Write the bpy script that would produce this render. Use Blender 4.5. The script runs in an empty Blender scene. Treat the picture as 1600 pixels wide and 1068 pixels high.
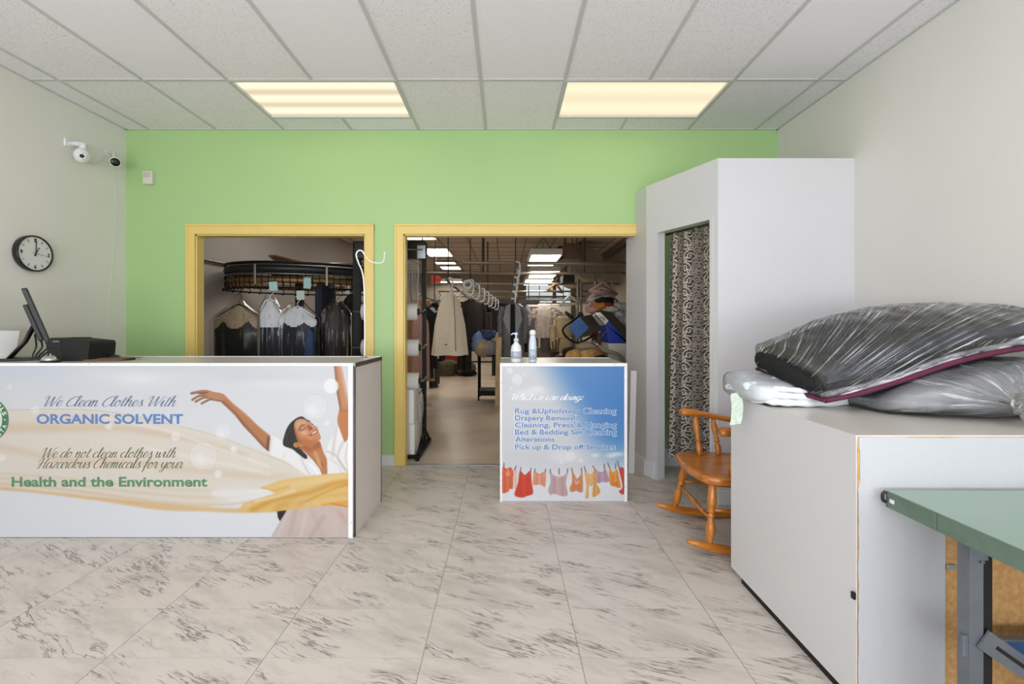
import bpy, bmesh, math, random
import numpy as np
from mathutils import Vector, Matrix, Euler, noise

SC = bpy.context.scene
COL = SC.collection
random.seed(7)
R = math.radians

# ------------------------------------------------------------------ camera, world, light, exposure
F, CX, CY, H = 718.0, 790.0, 505.0, 1.29          # focal length in pixels, vanishing point, eye height
cam_d = bpy.data.cameras.new('camera')
cam_d.sensor_width = 36.0
cam_d.lens = F / 1600.0 * 36.0
cam_d.shift_x = (800 - CX) / 1600.0
cam_d.shift_y = -(534 - CY) / 1600.0
cam_d.clip_start = 0.02
cam = bpy.data.objects.new('camera', cam_d)
cam.location = (0, 0, H)
cam.rotation_euler = (R(90), 0, 0)
COL.objects.link(cam)
SC.camera = cam

SC.view_settings.view_transform = 'Standard'
SC.view_settings.look = 'None'
SC.view_settings.gamma = 1.0
SC.view_settings.use_curve_mapping = False
SC.view_settings.exposure = 0.06

world = bpy.data.worlds.new('daylight_sky')
SC.world = world
world.use_nodes = True
wn = world.node_tree.nodes
wn['Background'].inputs['Color'].default_value = (0.86, 0.93, 1.0, 1)
wn['Background'].inputs['Strength'].default_value = 1.5


def area(name, loc, rot, sx, sy, power, color=(1, 1, 1)):
    d = bpy.data.lights.new(name, 'AREA')
    d.shape = 'RECTANGLE'
    d.size, d.size_y, d.energy, d.color = sx, sy, power, color
    o = bpy.data.objects.new(name, d)
    o.location, o.rotation_euler = loc, rot
    COL.objects.link(o)
    return o


# daylight entering through the shop front behind the photographer
DAY = area('daylight_shop_front', (-0.5, -3.02, 1.65), (R(90), 0, 0), 5.4, 2.3, 42, (0.965, 0.98, 1.0))
# added area light tilted up to brighten the ceiling, in place of pavement bounce
UP_FILL = area('ceiling_fill', (-0.5, -2.98, 1.1), (R(140), 0, 0), 5.4, 1.4, 184, (0.965, 0.98, 1.0))


# ------------------------------------------------------------------ helpers
def lin(c):
    return tuple(((v / 255.0) / 12.92) if v / 255.0 <= 0.04045 else (((v / 255.0) + 0.055) / 1.055) ** 2.4 for v in c[:3]) + (1.0,)


def P(px, py, Y):
    return Vector(((px - CX) * Y / F, Y, H - (py - CY) * Y / F))


def X(px, Y):
    return (px - CX) * Y / F


def Z(py, Y):
    return H - (py - CY) * Y / F


M = {}


def mat(name, rgb, rough=0.6, metal=0.0, spec=0.5, var=0.0, scale=8.0, bump=0.0, bscale=60.0, stretch=None, coat=0.0, rgb2=None, detail=3.0):
    """plain material with optional noise colour variation and noise bump"""
    m = bpy.data.materials.new(name)
    m.use_nodes = True
    nt = m.node_tree
    b = nt.nodes['Principled BSDF']
    b.inputs['Base Color'].default_value = lin(rgb)
    b.inputs['Roughness'].default_value = rough
    b.inputs['Metallic'].default_value = metal
    b.inputs['Specular IOR Level'].default_value = spec
    b.inputs['Coat Weight'].default_value = coat
    tc = nt.nodes.new('ShaderNodeTexCoord')
    mp = nt.nodes.new('ShaderNodeMapping')
    if stretch:
        mp.inputs['Scale'].default_value = stretch
    nt.links.new(tc.outputs['Object'], mp.inputs['Vector'])
    n = nt.nodes.new('ShaderNodeTexNoise')
    n.inputs['Scale'].default_value = scale
    n.inputs['Detail'].default_value = detail
    nt.links.new(mp.outputs['Vector'], n.inputs['Vector'])
    mx = nt.nodes.new('ShaderNodeMixRGB')
    c1 = lin(rgb)
    if rgb2 is None:
        c2 = tuple(v * (1 - var) for v in c1[:3]) + (1,)
    else:
        c2 = lin(rgb2)
    mx.inputs['Color1'].default_value = c1
    mx.inputs['Color2'].default_value = c2
    rp = nt.nodes.new('ShaderNodeValToRGB')
    rp.color_ramp.elements[0].position = 0.35
    rp.color_ramp.elements[1].position = 0.65
    nt.links.new(n.outputs['Fac'], rp.inputs['Fac'])
    nt.links.new(rp.outputs['Color'], mx.inputs['Fac'])
    nt.links.new(mx.outputs['Color'], b.inputs['Base Color'])
    if bump:
        n2 = nt.nodes.new('ShaderNodeTexNoise')
        n2.inputs['Scale'].default_value = bscale
        n2.inputs['Detail'].default_value = 3
        nt.links.new(mp.outputs['Vector'], n2.inputs['Vector'])
        bp = nt.nodes.new('ShaderNodeBump')
        bp.inputs['Strength'].default_value = bump
        bp.inputs['Distance'].default_value = 0.01
        nt.links.new(n2.outputs['Fac'], bp.inputs['Height'])
        nt.links.new(bp.outputs['Normal'], b.inputs['Normal'])
    M[name] = m
    return m


class NT:
    """tiny node-graph helper"""
    def __init__(self, name):
        self.m = bpy.data.materials.new(name)
        self.m.use_nodes = True
        self.t = self.m.node_tree
        self.b = self.t.nodes['Principled BSDF']
        self.out = self.t.nodes['Material Output']
        M[name] = self.m

    def n(self, kind, ins=None, **props):
        nd = self.t.nodes.new('ShaderNode' + kind)
        for k, v in props.items():
            setattr(nd, k, v)
        for k, v in (ins or {}).items():
            self.set(nd.inputs[k], v)
        return nd

    def set(self, sock, v):
        if isinstance(v, bpy.types.NodeSocket):
            self.t.links.new(v, sock)
        else:
            sock.default_value = v

    def math(self, op, a, b=0.0, c=0.0, clamp=False):
        nd = self.t.nodes.new('ShaderNodeMath')
        nd.operation = op
        nd.use_clamp = clamp
        for s, v in zip(nd.inputs, (a, b, c)):
            self.set(s, v)
        return nd.outputs[0]

    def mix(self, f, a, b):
        nd = self.t.nodes.new('ShaderNodeMixRGB')
        self.set(nd.inputs[0], f)
        self.set(nd.inputs[1], a)
        self.set(nd.inputs[2], b)
        return nd.outputs[0]

    def ramp(self, v, p0, p1):
        nd = self.t.nodes.new('ShaderNodeMapRange')
        nd.clamp = True
        self.set(nd.inputs[0], v)
        nd.inputs[1].default_value = p0
        nd.inputs[2].default_value = p1
        return nd.outputs[0]


class MB:
    def __init__(self):
        self.bm = bmesh.new()
        self.mi = 0

    def _done(self, faces, smooth=False):
        for f in faces:
            f.material_index = self.mi
            f.smooth = smooth

    def box(self, x0, x1, y0, y1, z0, z1, bevel=0.0, mtx=None):
        bm = self.bm
        vs = [bm.verts.new((x, y, z)) for x in (x0, x1) for y in (y0, y1) for z in (z0, z1)]
        q = [(0, 1, 3, 2), (4, 6, 7, 5), (0, 4, 5, 1), (2, 3, 7, 6), (0, 2, 6, 4), (1, 5, 7, 3)]
        fs = [bm.faces.new([vs[i] for i in f]) for f in q]
        if bevel:
            es = list({e for f in fs for e in f.edges})
            r = bmesh.ops.bevel(bm, geom=es, offset=bevel, segments=2, affect='EDGES', profile=0.5)
            fs = list({f for v in r['verts'] for f in v.link_faces} | {f for f in fs if f.is_valid})
            vs = list({v for f in fs for v in f.verts})
        if mtx is not None:
            for v in vs:
                v.co = mtx @ v.co
        self._done(fs)
        return self

    def obox(self, c, sx, sy, sz, rot=(0, 0, 0), bevel=0.0):
        m = Matrix.Translation(c) @ Euler(rot).to_matrix().to_4x4()
        return self.box(-sx / 2, sx / 2, -sy / 2, sy / 2, -sz / 2, sz / 2, bevel, m)

    def prism(self, pts, d, smooth=False):
        """closed polygon of 3-D points extruded along vector d"""
        bm = self.bm
        d = Vector(d)
        a = [bm.verts.new(Vector(p)) for p in pts]
        b = [bm.verts.new(Vector(p) + d) for p in pts]
        n = len(pts)
        fs = [bm.faces.new(a[::-1]), bm.faces.new(b)]
        fs += [bm.faces.new((a[i], a[(i + 1) % n], b[(i + 1) % n], b[i])) for i in range(n)]
        self._done(fs, smooth)
        bmesh.ops.recalc_face_normals(bm, faces=fs)
        return self

    def tube(self, pts, r, n=10, closed=False, flat=1.0):
        bm = self.bm
        pts = [Vector(p) for p in pts]
        k = len(pts)
        rs = r if isinstance(r, (list, tuple)) else [r] * k
        rings = []
        up = None
        for i in range(k):
            if closed:
                t = pts[(i + 1) % k] - pts[i - 1]
            else:
                t = pts[min(i + 1, k - 1)] - pts[max(i - 1, 0)]
            t = t.normalized() if t.length > 1e-9 else Vector((0, 0, 1))
            if up is None:
                up = Vector((0, 0, 1)) if abs(t.z) < 0.9 else Vector((1, 0, 0))
            a = up - t * up.dot(t)
            if a.length < 1e-4:
                a = Vector((1, 0, 0)) - t * t.x
            a.normalize()
            up = a
            b = t.cross(a)
            rings.append([bm.verts.new(pts[i] + (a * math.cos(2 * math.pi * j / n) * flat + b * math.sin(2 * math.pi * j / n)) * rs[i]) for j in range(n)])
        fs = []
        for i in range(k if closed else k - 1):
            A, B = rings[i], rings[(i + 1) % k]
            for j in range(n):
                fs.append(bm.faces.new((A[j], A[(j + 1) % n], B[(j + 1) % n], B[j])))
        self._done(fs, True)
        if not closed:
            caps = [bm.faces.new(rings[0][::-1]), bm.faces.new(rings[-1])]
            self._done(caps, False)
        return self

    def lathe(self, prof, n=24, mtx=None):
        """profile [(radius, height)] about local Z"""
        bm = self.bm
        mtx = mtx or Matrix.Identity(4)
        rings = [[bm.verts.new(mtx @ Vector((max(r, 1e-4) * math.cos(2 * math.pi * j / n), max(r, 1e-4) * math.sin(2 * math.pi * j / n), z))) for j in range(n)] for r, z in prof]
        fs = []
        for A, B in zip(rings, rings[1:]):
            for j in range(n):
                fs.append(bm.faces.new((A[j], A[(j + 1) % n], B[(j + 1) % n], B[j])))
        self._done(fs, True)
        caps = [bm.faces.new(rings[0][::-1]), bm.faces.new(rings[-1])]
        self._done(caps, False)
        return self

    def turned(self, p0, p1, prof, n=14):
        """lathe along p0 -> p1, profile [(radius, t)] with t in 0..1"""
        p0, p1 = Vector(p0), Vector(p1)
        d = p1 - p0
        L = d.length
        q = d.to_track_quat('Z', 'Y').to_matrix().to_4x4()
        return self.lathe([(r, t * L) for r, t in prof], n, Matrix.Translation(p0) @ q)

    def grid(self, fn, nu, nv, wrap_u=False, mi_fn=None, smooth=True):
        bm = self.bm
        vs = [[bm.verts.new(fn(i / (nu if wrap_u else nu - 1), j / (nv - 1))) for i in range(nu)] for j in range(nv)]
        for j in range(nv - 1):
            for i in range(nu if wrap_u else nu - 1):
                i2 = (i + 1) % nu
                try:
                    f = bm.faces.new((vs[j][i], vs[j][i2], vs[j + 1][i2], vs[j + 1][i]))
                except ValueError:
                    continue
                f.smooth = smooth
                f.material_index = mi_fn(i / nu, j / (nv - 1)) if mi_fn else self.mi
        return self

    def ball(self, c, rx, ry, rz, n=16, bumpy=0.0, seed=0, rot=0.0):
        def fn(u, v):
            th, ph = u * 2 * math.pi, (v - 0.5) * math.pi
            p = Vector((math.cos(ph) * math.cos(th), math.cos(ph) * math.sin(th), math.sin(ph)))
            k = 1.0 + (bumpy * noise.noise(p * 2.3 + Vector((seed, 0, 0))) + 0.5 * bumpy * noise.noise(p * 5.0 + Vector((0, seed, 3))) if bumpy else 0)
            q = Vector((p.x * rx, p.y * ry, p.z * rz)) * k
            return Vector(c) + Matrix.Rotation(rot, 3, 'Z') @ q
        return self.grid(fn, n, max(8, n // 2 + 1), True)

    def build(self, name, mats, parent=None, kind=None):
        me = bpy.data.meshes.new(name)
        if not isinstance(mats, (list, tuple)):
            mats = [mats]
        for m in mats:
            me.materials.append(M[m] if isinstance(m, str) else m)
        uvs = getattr(self, 'uvs', None)
        if uvs is None:
            bmesh.ops.remove_doubles(self.bm, verts=self.bm.verts, dist=1e-6)
        cs = [v.co for v in self.bm.verts]
        lo = Vector((min(c.x for c in cs), min(c.y for c in cs), min(c.z for c in cs)))
        hi = Vector((max(c.x for c in cs), max(c.y for c in cs), max(c.z for c in cs)))
        org = Vector(((lo.x + hi.x) / 2, (lo.y + hi.y) / 2, lo.z))
        for v in self.bm.verts:
            v.co -= org
        self.bm.to_mesh(me)
        self.bm.free()
        if uvs is not None and len(uvs) == len(me.vertices):
            at_ = me.attributes.new('cloth_uv', 'FLOAT_VECTOR', 'POINT')
            at_.data.foreach_set('vector', [c for q in uvs for c in q])
        return place(me, name, org, parent, kind)


WORLD = {}


def place(me, name, org, parent=None, kind=None):
    o = bpy.data.objects.new(name, me)
    o.location = org
    WORLD[o.name] = Vector(org)
    if parent is not None:
        o.parent = parent
        o.matrix_parent_inverse = Matrix.Translation(-WORLD[parent.name])
    if kind:
        o['kind'] = kind
    COL.objects.link(o)
    return o


def thing(name, label, cat, loc, group=None):
    o = bpy.data.objects.new(name, None)
    o.empty_display_size = 0.1
    o.location = loc
    WORLD[o.name] = Vector(loc)
    COL.objects.link(o)
    return tag(o, label, cat, group)


def tag(o, label, cat, group=None):
    o['label'] = label
    o['category'] = cat
    if group:
        o['group'] = group
    return o


def clone(root, delta, label, group=None, rotz=0.0):
    """copy of a thing with copies of its parts and sub-parts"""
    def rec(o, par):
        c = o.copy()
        if par is not None:
            c.parent = par
        COL.objects.link(c)
        for ch in list(o.children):
            rec(ch, c)
        return c
    r = rec(root, None)
    r.location = root.location + Vector(delta)
    r.rotation_euler.z += rotz
    WORLD[r.name] = Vector(r.location)
    r['label'] = label
    if group:
        r['group'] = group
    return r


def crom(pts, k=6, closed=False):
    """Catmull-Rom through points (any dimension)"""
    pts = [Vector(p) for p in pts]
    n = len(pts)
    out = []
    for i in range(n if closed else n - 1):
        if closed:
            p0, p1, p2, p3 = pts[i - 1], pts[i], pts[(i + 1) % n], pts[(i + 2) % n]
        else:
            p0, p1, p2, p3 = pts[max(i - 1, 0)], pts[i], pts[i + 1], pts[min(i + 2, n - 1)]
        for j in range(k):
            t = j / k
            out.append(0.5 * ((2 * p1) + (p2 - p0) * t + (2 * p0 - 5 * p1 + 4 * p2 - p3) * t * t + (3 * p1 - p0 - 3 * p2 + p3) * t ** 3))
    if not closed:
        out.append(pts[-1])
    return out


def lerp(a, b, t):
    return a + (b - a) * t


def pw(tab, t):
    """piecewise-linear lookup in [(t, v)]"""
    if t <= tab[0][0]:
        return tab[0][1]
    for (a, va), (b, vb) in zip(tab, tab[1:]):
        if t <= b:
            return va + (vb - va) * (t - a) / max(b - a, 1e-9)
    return tab[-1][1]


# ------------------------------------------------------------------ materials
mat('wall_grey', (233, 231, 226), 0.7, var=0.03, scale=1.5, bump=0.03, bscale=120)
mat('wall_white', (222, 222, 223), 0.5, var=0.02, scale=2.0, bump=0.02, bscale=100)
mat('booth_white', (216, 216, 219), 0.42, var=0.02, scale=2.0)
mat('green_paint', (172, 207, 142), 0.45, var=0.03, scale=1.2, bump=0.02, bscale=140)
mat('yellow_paint', (233, 206, 122), 0.35, var=0.03, scale=6)
mat('white_trim', (226, 228, 231), 0.35, var=0.02)
mat('ceiling_grid', (204, 204, 204), 0.5)
mat('rear_wall', (156, 147, 132), 0.7, var=0.06, scale=1.0, bump=0.03)
mat('rear_wall_left', (176, 170, 166), 0.6, var=0.05, scale=0.8)
mat('rear_grid', (112, 98, 84), 0.6)
mat('white_laminate', (226, 226, 226), 0.32, var=0.02, scale=1.0)
mat('grey_laminate', (170, 166, 160), 0.3, var=0.06, scale=3.0)
mat('grey_side', (224, 218, 211), 0.3, var=0.03, scale=3.0, stretch=(1, 1, 12))
mat('taupe_top', (204, 198, 190), 0.3, var=0.05, scale=2.0)
mat('dark_edge', (84, 74, 66), 0.4)
mat('alu_white', (238, 239, 242), 0.25, spec=0.6)
mat('alu_grey', (168, 172, 176), 0.3, metal=0.6)
mat('screw', (120, 122, 125), 0.35, metal=0.8)
mat('black_plastic', (15, 15, 17), 0.38)
mat('black_satin', (20, 20, 22), 0.34)
mat('black_matt', (20, 19, 19), 0.75)
mat('black_metal', (11, 11, 11), 0.5, spec=0.25)
mat('chrome', (205, 205, 208), 0.16, metal=1.0)
mat('steel', (150, 146, 140), 0.32, metal=0.85)
mat('galvanised', (165, 152, 138), 0.4, metal=0.5, var=0.2, scale=40)
mat('white_plastic', (232, 233, 235), 0.35)
mat('cream_plastic', (222, 217, 205), 0.4)
mat('lens_black', (10, 10, 12), 0.08)
mat('clock_face', (225, 226, 226), 0.4)
mat('paper_white', (236, 236, 232), 0.7)
mat('paper_green', (206, 222, 206), 0.7, var=0.25, scale=90)
mat('pine', (196, 124, 42), 0.3, var=0.35, scale=5.0, stretch=(1.2, 9, 9), coat=0.35, rgb2=(168, 92, 24))
mat('pine_leg', (196, 124, 42), 0.3, scale=5.0, stretch=(9, 9, 1.2), coat=0.35, rgb2=(170, 95, 28))
mat('cabinet_grey', (218, 217, 218), 0.4, var=0.02, scale=1.5)
mat('facing_white', (192, 194, 198), 0.55, var=0.05, scale=260, bump=0.15, bscale=420)
mat('mdf', (206, 162, 106), 0.7, var=0.22, scale=60, bump=0.1, bscale=160, rgb2=(188, 140, 86))
mat('mdf_edge', (150, 120, 84), 0.8, var=0.2, scale=40)
mat('table_green', (144, 166, 152), 0.32, var=0.05, scale=3)
mat('table_edge', (100, 122, 108), 0.45, var=0.12, scale=20)
mat('grey_steel', (118, 124, 132), 0.42, metal=0.35, var=0.15, scale=12)
mat('blue_paint', (50, 90, 140), 0.4, var=0.1, scale=8)
mat('white_quilt', (232, 236, 240), 0.85, var=0.05, scale=14, bump=0.5, bscale=26)
mat('dark_quilt', (48, 47, 47), 0.9, scale=9, bump=0.5, bscale=30, rgb2=(70, 67, 62))
mat('navy_quilt', (44, 48, 60), 0.8, scale=12, bump=0.4, bscale=30, rgb2=(62, 66, 78))
mat('pink_white', (226, 220, 224), 0.85, scale=16, bump=0.3, bscale=40, rgb2=(150, 148, 156))
mat('maroon', (92, 26, 54), 0.7, var=0.25, scale=20, bump=0.3, bscale=50)
mat('grey_quilt', (168, 169, 171), 0.85, scale=8, bump=0.5, bscale=20, rgb2=(142, 144, 147))
mat('white_cotton', (214, 206, 192), 0.85, scale=18, bump=0.4, bscale=60, rgb2=(196, 187, 172))
mat('cream_fleece', (246, 232, 208), 0.95, scale=30, bump=0.3, bscale=120, rgb2=(240, 224, 198))
mat('grey_lapel', (158, 157, 158), 0.9, var=0.1, scale=40)
mat('grey_knit', (128, 127, 128), 0.9, scale=30, bump=0.5, bscale=150, rgb2=(108, 107, 109))
mat('black_cloth', (14, 13, 14), 0.85, var=0.2, scale=10, bump=0.3, bscale=60)
mat('brown_cloth', (44, 36, 33), 0.8, var=0.2, scale=10, bump=0.3, bscale=60)
mat('navy_cloth', (19, 23, 38), 0.75, var=0.25, scale=10, bump=0.3, bscale=60)
mat('denim', (62, 80, 120), 0.85, scale=30, bump=0.3, bscale=100, rgb2=(46, 62, 98))
mat('shirt_white', (222, 224, 232), 0.8, var=0.08, scale=12, bump=0.2)
mat('blouse', (210, 194, 182), 0.9, scale=20, bump=0.6, bscale=60, rgb2=(184, 168, 156))
mat('pink_cloth', (196, 150, 138), 0.85, var=0.15, scale=12)
mat('blue_cloth', (126, 152, 198), 0.85, var=0.3, scale=12, bump=0.4)
mat('beige_cloth', (188, 166, 138), 0.85, var=0.2, scale=12, bump=0.4)
mat('grey_cloth', (150, 148, 152), 0.85, var=0.2, scale=12, bump=0.4)
mat('olive_cloth', (110, 102, 80), 0.85, var=0.3, scale=12, bump=0.4)
mat('orange_cloth', (206, 120, 52), 0.8, var=0.2, scale=14)
mat('red_cloth', (150, 36, 30), 0.8, var=0.2, scale=14)
mat('hide', (214, 190, 146), 0.8, scale=6, bump=0.4, bscale=40, rgb2=(196, 166, 118))
mat('rug_orange', (206, 168, 112), 0.9, scale=14, rgb2=(196, 132, 62), bump=0.5)
mat('cardboard', (168, 132, 92), 0.8, var=0.15, scale=10)
mat('cardboard_dark', (118, 94, 70), 0.8, var=0.25, scale=10)
mat('press_blue', (20, 50, 168), 0.4, var=0.08)
mat('box_blue', (40, 98, 168), 0.45, var=0.12, scale=14)
mat('machine_grey', (92, 86, 80), 0.5, var=0.1)
mat('machine_white', (214, 208, 200), 0.4, var=0.04)
mat('heater_brown', (124, 96, 80), 0.4, var=0.2, scale=3)
mat('dark_red', (74, 28, 24), 0.5, var=0.2)
mat('conveyor', (30, 30, 32), 0.45)
mat('brass', (128, 94, 60), 0.4, metal=0.4, var=0.2)
mat('hose', (140, 126, 104), 0.5, bump=0.6, bscale=80)
mat('film_roll', (226, 224, 220), 0.18, var=0.06, scale=10, stretch=(1, 1, 14), coat=0.4)
mat('card_blue', (176, 208, 212), 0.7)
mat('card_mint', (190, 206, 190), 0.7)
mat('picture', (186, 180, 172), 0.6)
mat('bottle_white', (236, 238, 240), 0.25)
mat('bottle_blue', (206, 220, 238), 0.2, coat=0.3)
mat('label_grey', (196, 206, 216), 0.5, var=0.3, scale=60)
mat('rear_frame', (60, 56, 52), 0.5)

# front ceiling tiles: mineral fibre with pin-holes
for nm, c, dots in (('tile_rough', (243, 241, 245), 0.5), ('tile_mid', (244, 242, 246), 0.42), ('tile_smooth', (244, 242, 247), 0.12)):
    g = NT(nm)
    tc = g.n('TexCoord').outputs['Object']
    a = g.n('TexNoise', {'Vector': tc, 'Scale': 95.0, 'Detail': 2.0}).outputs['Fac']
    b_ = g.n('TexNoise', {'Vector': tc, 'Scale': 210.0, 'Detail': 1.0}).outputs['Fac']
    s = g.math('MULTIPLY', g.ramp(g.math('MAXIMUM', a, b_), 0.62, 0.70), dots)
    col = g.mix(s, lin(c), lin((140, 139, 136)))
    g.set(g.b.inputs['Base Color'], col)
    g.b.inputs['Roughness'].default_value = 0.9
    bp = g.n('Bump', {'Strength': 0.3 * dots, 'Distance': 0.004, 'Height': a})
    g.set(g.b.inputs['Normal'], bp.outputs['Normal'])
mat('rear_tile', (204, 190, 176), 0.85, var=0.08, scale=2.0)
mat('rear_tile_b', (212, 198, 184), 0.85, var=0.08, scale=2.0)

# marble-look floor tiles, 0.6096 x 0.3048 m
g = NT('marble_tile')
tc = g.n('TexCoord').outputs['Object']
sp = g.n('SeparateXYZ', {0: tc})
TX, TY = 0.6096, 0.3048
fx = g.math('DIVIDE', g.math('ADD', sp.outputs[0], 0.321), TX)
fy = g.math('DIVIDE', g.math('SUBTRACT', sp.outputs[1], 1.774), TY)
ix, iy = g.math('FLOOR', fx), g.math('FLOOR', fy)
wnz = g.n('TexWhiteNoise', {'Vector': g.n('CombineXYZ', {0: ix, 1: iy, 2: 0.0}).outputs[0]}, noise_dimensions='3D')
rnd = g.n('SeparateColor', {0: wnz.outputs['Color']})
offs = g.n('VectorMath', {0: wnz.outputs['Color'], 1: (37.0, 53.0, 19.0)}, operation='MULTIPLY').outputs[0]
pos = g.n('VectorMath', {0: tc, 1: offs}, operation='ADD').outputs[0]
ang = g.math('ADD', g.math('MULTIPLY', rnd.outputs[0], 0.26), 0.34)
rot = g.n('VectorRotate', {'Vector': tc, 'Angle': ang}, rotation_type='Z_AXIS').outputs[0]
rotp = g.n('VectorMath', {0: rot, 1: offs}, operation='ADD').outputs[0]
wob = g.n('TexNoise', {'Vector': pos, 'Scale': 5.0, 'Detail': 3.0}).outputs['Color']
wobv = g.n('VectorMath', {0: g.n('VectorMath', {0: wob, 1: (0.5, 0.5, 0.5)}, operation='SUBTRACT').outputs[0], 1: (0.07, 0.07, 0.0)}, operation='MULTIPLY').outputs[0]
vv = g.n('VectorMath', {0: rotp, 1: wobv}, operation='ADD').outputs[0]
st = g.n('VectorMath', {0: vv, 1: (3.4, 33.0, 1.0)}, operation='MULTIPLY').outputs[0]
n1 = g.n('TexNoise', {'Vector': st, 'Scale': 1.0, 'Detail': 4.0, 'Roughness': 0.62}).outputs['Fac']
ridge = g.math('ABSOLUTE', g.math('SUBTRACT', n1, 0.5))
vein = g.math('SUBTRACT', 1.0, g.ramp(ridge, 0.004, 0.04))
msk = g.n('TexNoise', {'Vector': g.n('VectorMath', {0: vv, 1: (4.0, 9.0, 1.0)}, operation='MULTIPLY').outputs[0], 'Scale': 1.0, 'Detail': 3.0}).outputs['Fac']
mk = g.ramp(msk, 0.49, 0.60)
vein = g.math('MULTIPLY', vein, mk)
n3 = g.n('TexNoise', {'Vector': g.n('VectorMath', {0: vv, 1: (3.0, 10.0, 1.0)}, operation='MULTIPLY').outputs[0], 'Scale': 1.0, 'Detail': 5.0, 'Roughness': 0.7}).outputs['Fac']
cloud = g.math('MULTIPLY', g.ramp(n3, 0.45, 0.72), 0.6)
base = g.mix(cloud, lin((211, 202, 193)), lin((168, 159, 150)))
base = g.mix(g.math('MULTIPLY', vein, 0.85), base, lin((104, 95, 88)))
base = g.mix(g.math('MULTIPLY', rnd.outputs[1], 0.10), base, lin((186, 178, 170)))
dx = g.math('ABSOLUTE', g.math('SUBTRACT', g.math('FRACT', g.math('ADD', fx, 0.5)), 0.5))
dy = g.math('ABSOLUTE', g.math('SUBTRACT', g.math('FRACT', g.math('ADD', fy, 0.5)), 0.5))
jx = g.math('MULTIPLY', g.math('LESS_THAN', dx, 0.0030), 0.62)
jy = g.math('MULTIPLY', g.math('LESS_THAN', dy, 0.0040), 0.2)
base = g.mix(g.math('MAXIMUM', jx, jy), base, lin((92, 84, 76)))
g.set(g.b.inputs['Base Color'], base)
g.b.inputs['Roughness'].default_value = 0.36
g.b.inputs['Specular IOR Level'].default_value = 0.35

g = NT('rear_vinyl')
tc = g.n('TexCoord').outputs['Object']
a = g.n('TexNoise', {'Vector': tc, 'Scale': 2.2, 'Detail': 4.0}).outputs['Fac']
b_ = g.n('TexNoise', {'Vector': tc, 'Scale': 60.0, 'Detail': 2.0}).outputs['Fac']
col = g.mix(g.ramp(a, 0.35, 0.7), lin((228, 211, 190)), lin((202, 182, 160)))
col = g.mix(g.math('MULTIPLY', g.ramp(b_, 0.55, 0.7), 0.25), col, lin((150, 132, 112)))
g.set(g.b.inputs['Base Color'], col)
g.b.inputs['Roughness'].default_value = 0.3


def film(name, rgb=(235, 238, 242), base=0.10, streak=0.5, stretch=(3, 40, 3), scale=1.0, lo=0.55, hi=0.72, rough=0.12, centre=None, along=None, dens=70.0, ior=1.4, bump=0.8):
    """clear polythene: mostly see-through, creases scatter light"""
    g = NT(name)
    det, dis = 5.0, (0.6 if along is None else 0.0)
    tc = g.n('TexCoord').outputs['Object']
    if centre is not None:
        rel = g.n('VectorMath', {0: tc, 1: centre}, operation='SUBTRACT').outputs[0]
        s = g.n('SeparateXYZ', {0: rel})
        an = g.math('ARCTAN2', s.outputs[2], s.outputs[0])
        ln = g.n('VectorMath', {0: rel}, operation='LENGTH').outputs['Value']
        vec = g.n('CombineXYZ', {0: g.math('MULTIPLY', an, 9.0), 1: g.math('MULTIPLY', ln, 4.0), 2: 0.0}).outputs[0]
    elif along is not None:
        w_, d_v, p0_ = along
        rel = g.n('VectorMath', {0: tc, 1: p0_}, operation='SUBTRACT').outputs[0]
        c0 = g.n('VectorMath', {0: rel, 1: w_}, operation='DOT_PRODUCT').outputs['Value']
        s0 = g.math('ADD', g.n('VectorMath', {0: rel, 1: d_v}, operation='DOT_PRODUCT').outputs['Value'], 0.4)
        cc0 = g.math('MULTIPLY', g.math('DIVIDE', c0, g.math('MAXIMUM', s0, 0.12)), dens)
        det = 2.0
        vec = g.n('CombineXYZ', {0: cc0, 1: g.math('MULTIPLY', s0, 1.3), 2: 0.0}).outputs[0]
    else:
        vec = g.n('Mapping', {'Vector': tc, 'Scale': stretch}).outputs[0]
    a = g.n('TexNoise', {'Vector': vec, 'Scale': scale, 'Detail': det, 'Roughness': 0.6, 'Distortion': dis}).outputs['Fac']
    sk = g.ramp(a, lo, hi)
    if along is not None:
        zone = g.n('TexNoise', {'Vector': tc, 'Scale': 6.0, 'Detail': 2.0}).outputs['Fac']
        sk = g.math('MULTIPLY', sk, g.ramp(zone, 0.38, 0.62))
    fac = g.math('ADD', g.math('MULTIPLY', sk, streak), base, clamp=True)
    bp = g.n('Bump', {'Strength': bump, 'Distance': 0.02, 'Height': a})
    tr = g.n('BsdfTransparent', {'Color': (0.97, 0.97, 0.97, 1)})
    df = g.n('BsdfDiffuse', {'Color': lin(rgb), 'Normal': bp.outputs['Normal']})
    tl = g.n('BsdfTranslucent', {'Color': lin(rgb)})
    scat = g.n('MixShader', {0: 0.3, 1: df.outputs[0], 2: tl.outputs[0]})
    m1 = g.n('MixShader', {0: fac, 1: tr.outputs[0], 2: scat.outputs[0]})
    gl = g.n('BsdfGlossy', {'Color': (1, 1, 1, 1), 'Roughness': rough, 'Normal': bp.outputs['Normal']})
    fr = g.n('Fresnel', {'IOR': ior, 'Normal': bp.outputs['Normal']})
    m2 = g.n('MixShader', {0: fr.outputs[0], 1: m1.outputs[0], 2: gl.outputs[0]})
    g.t.links.new(m2.outputs[0], g.out.inputs['Surface'])
    g.t.nodes.remove(g.b)


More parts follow.
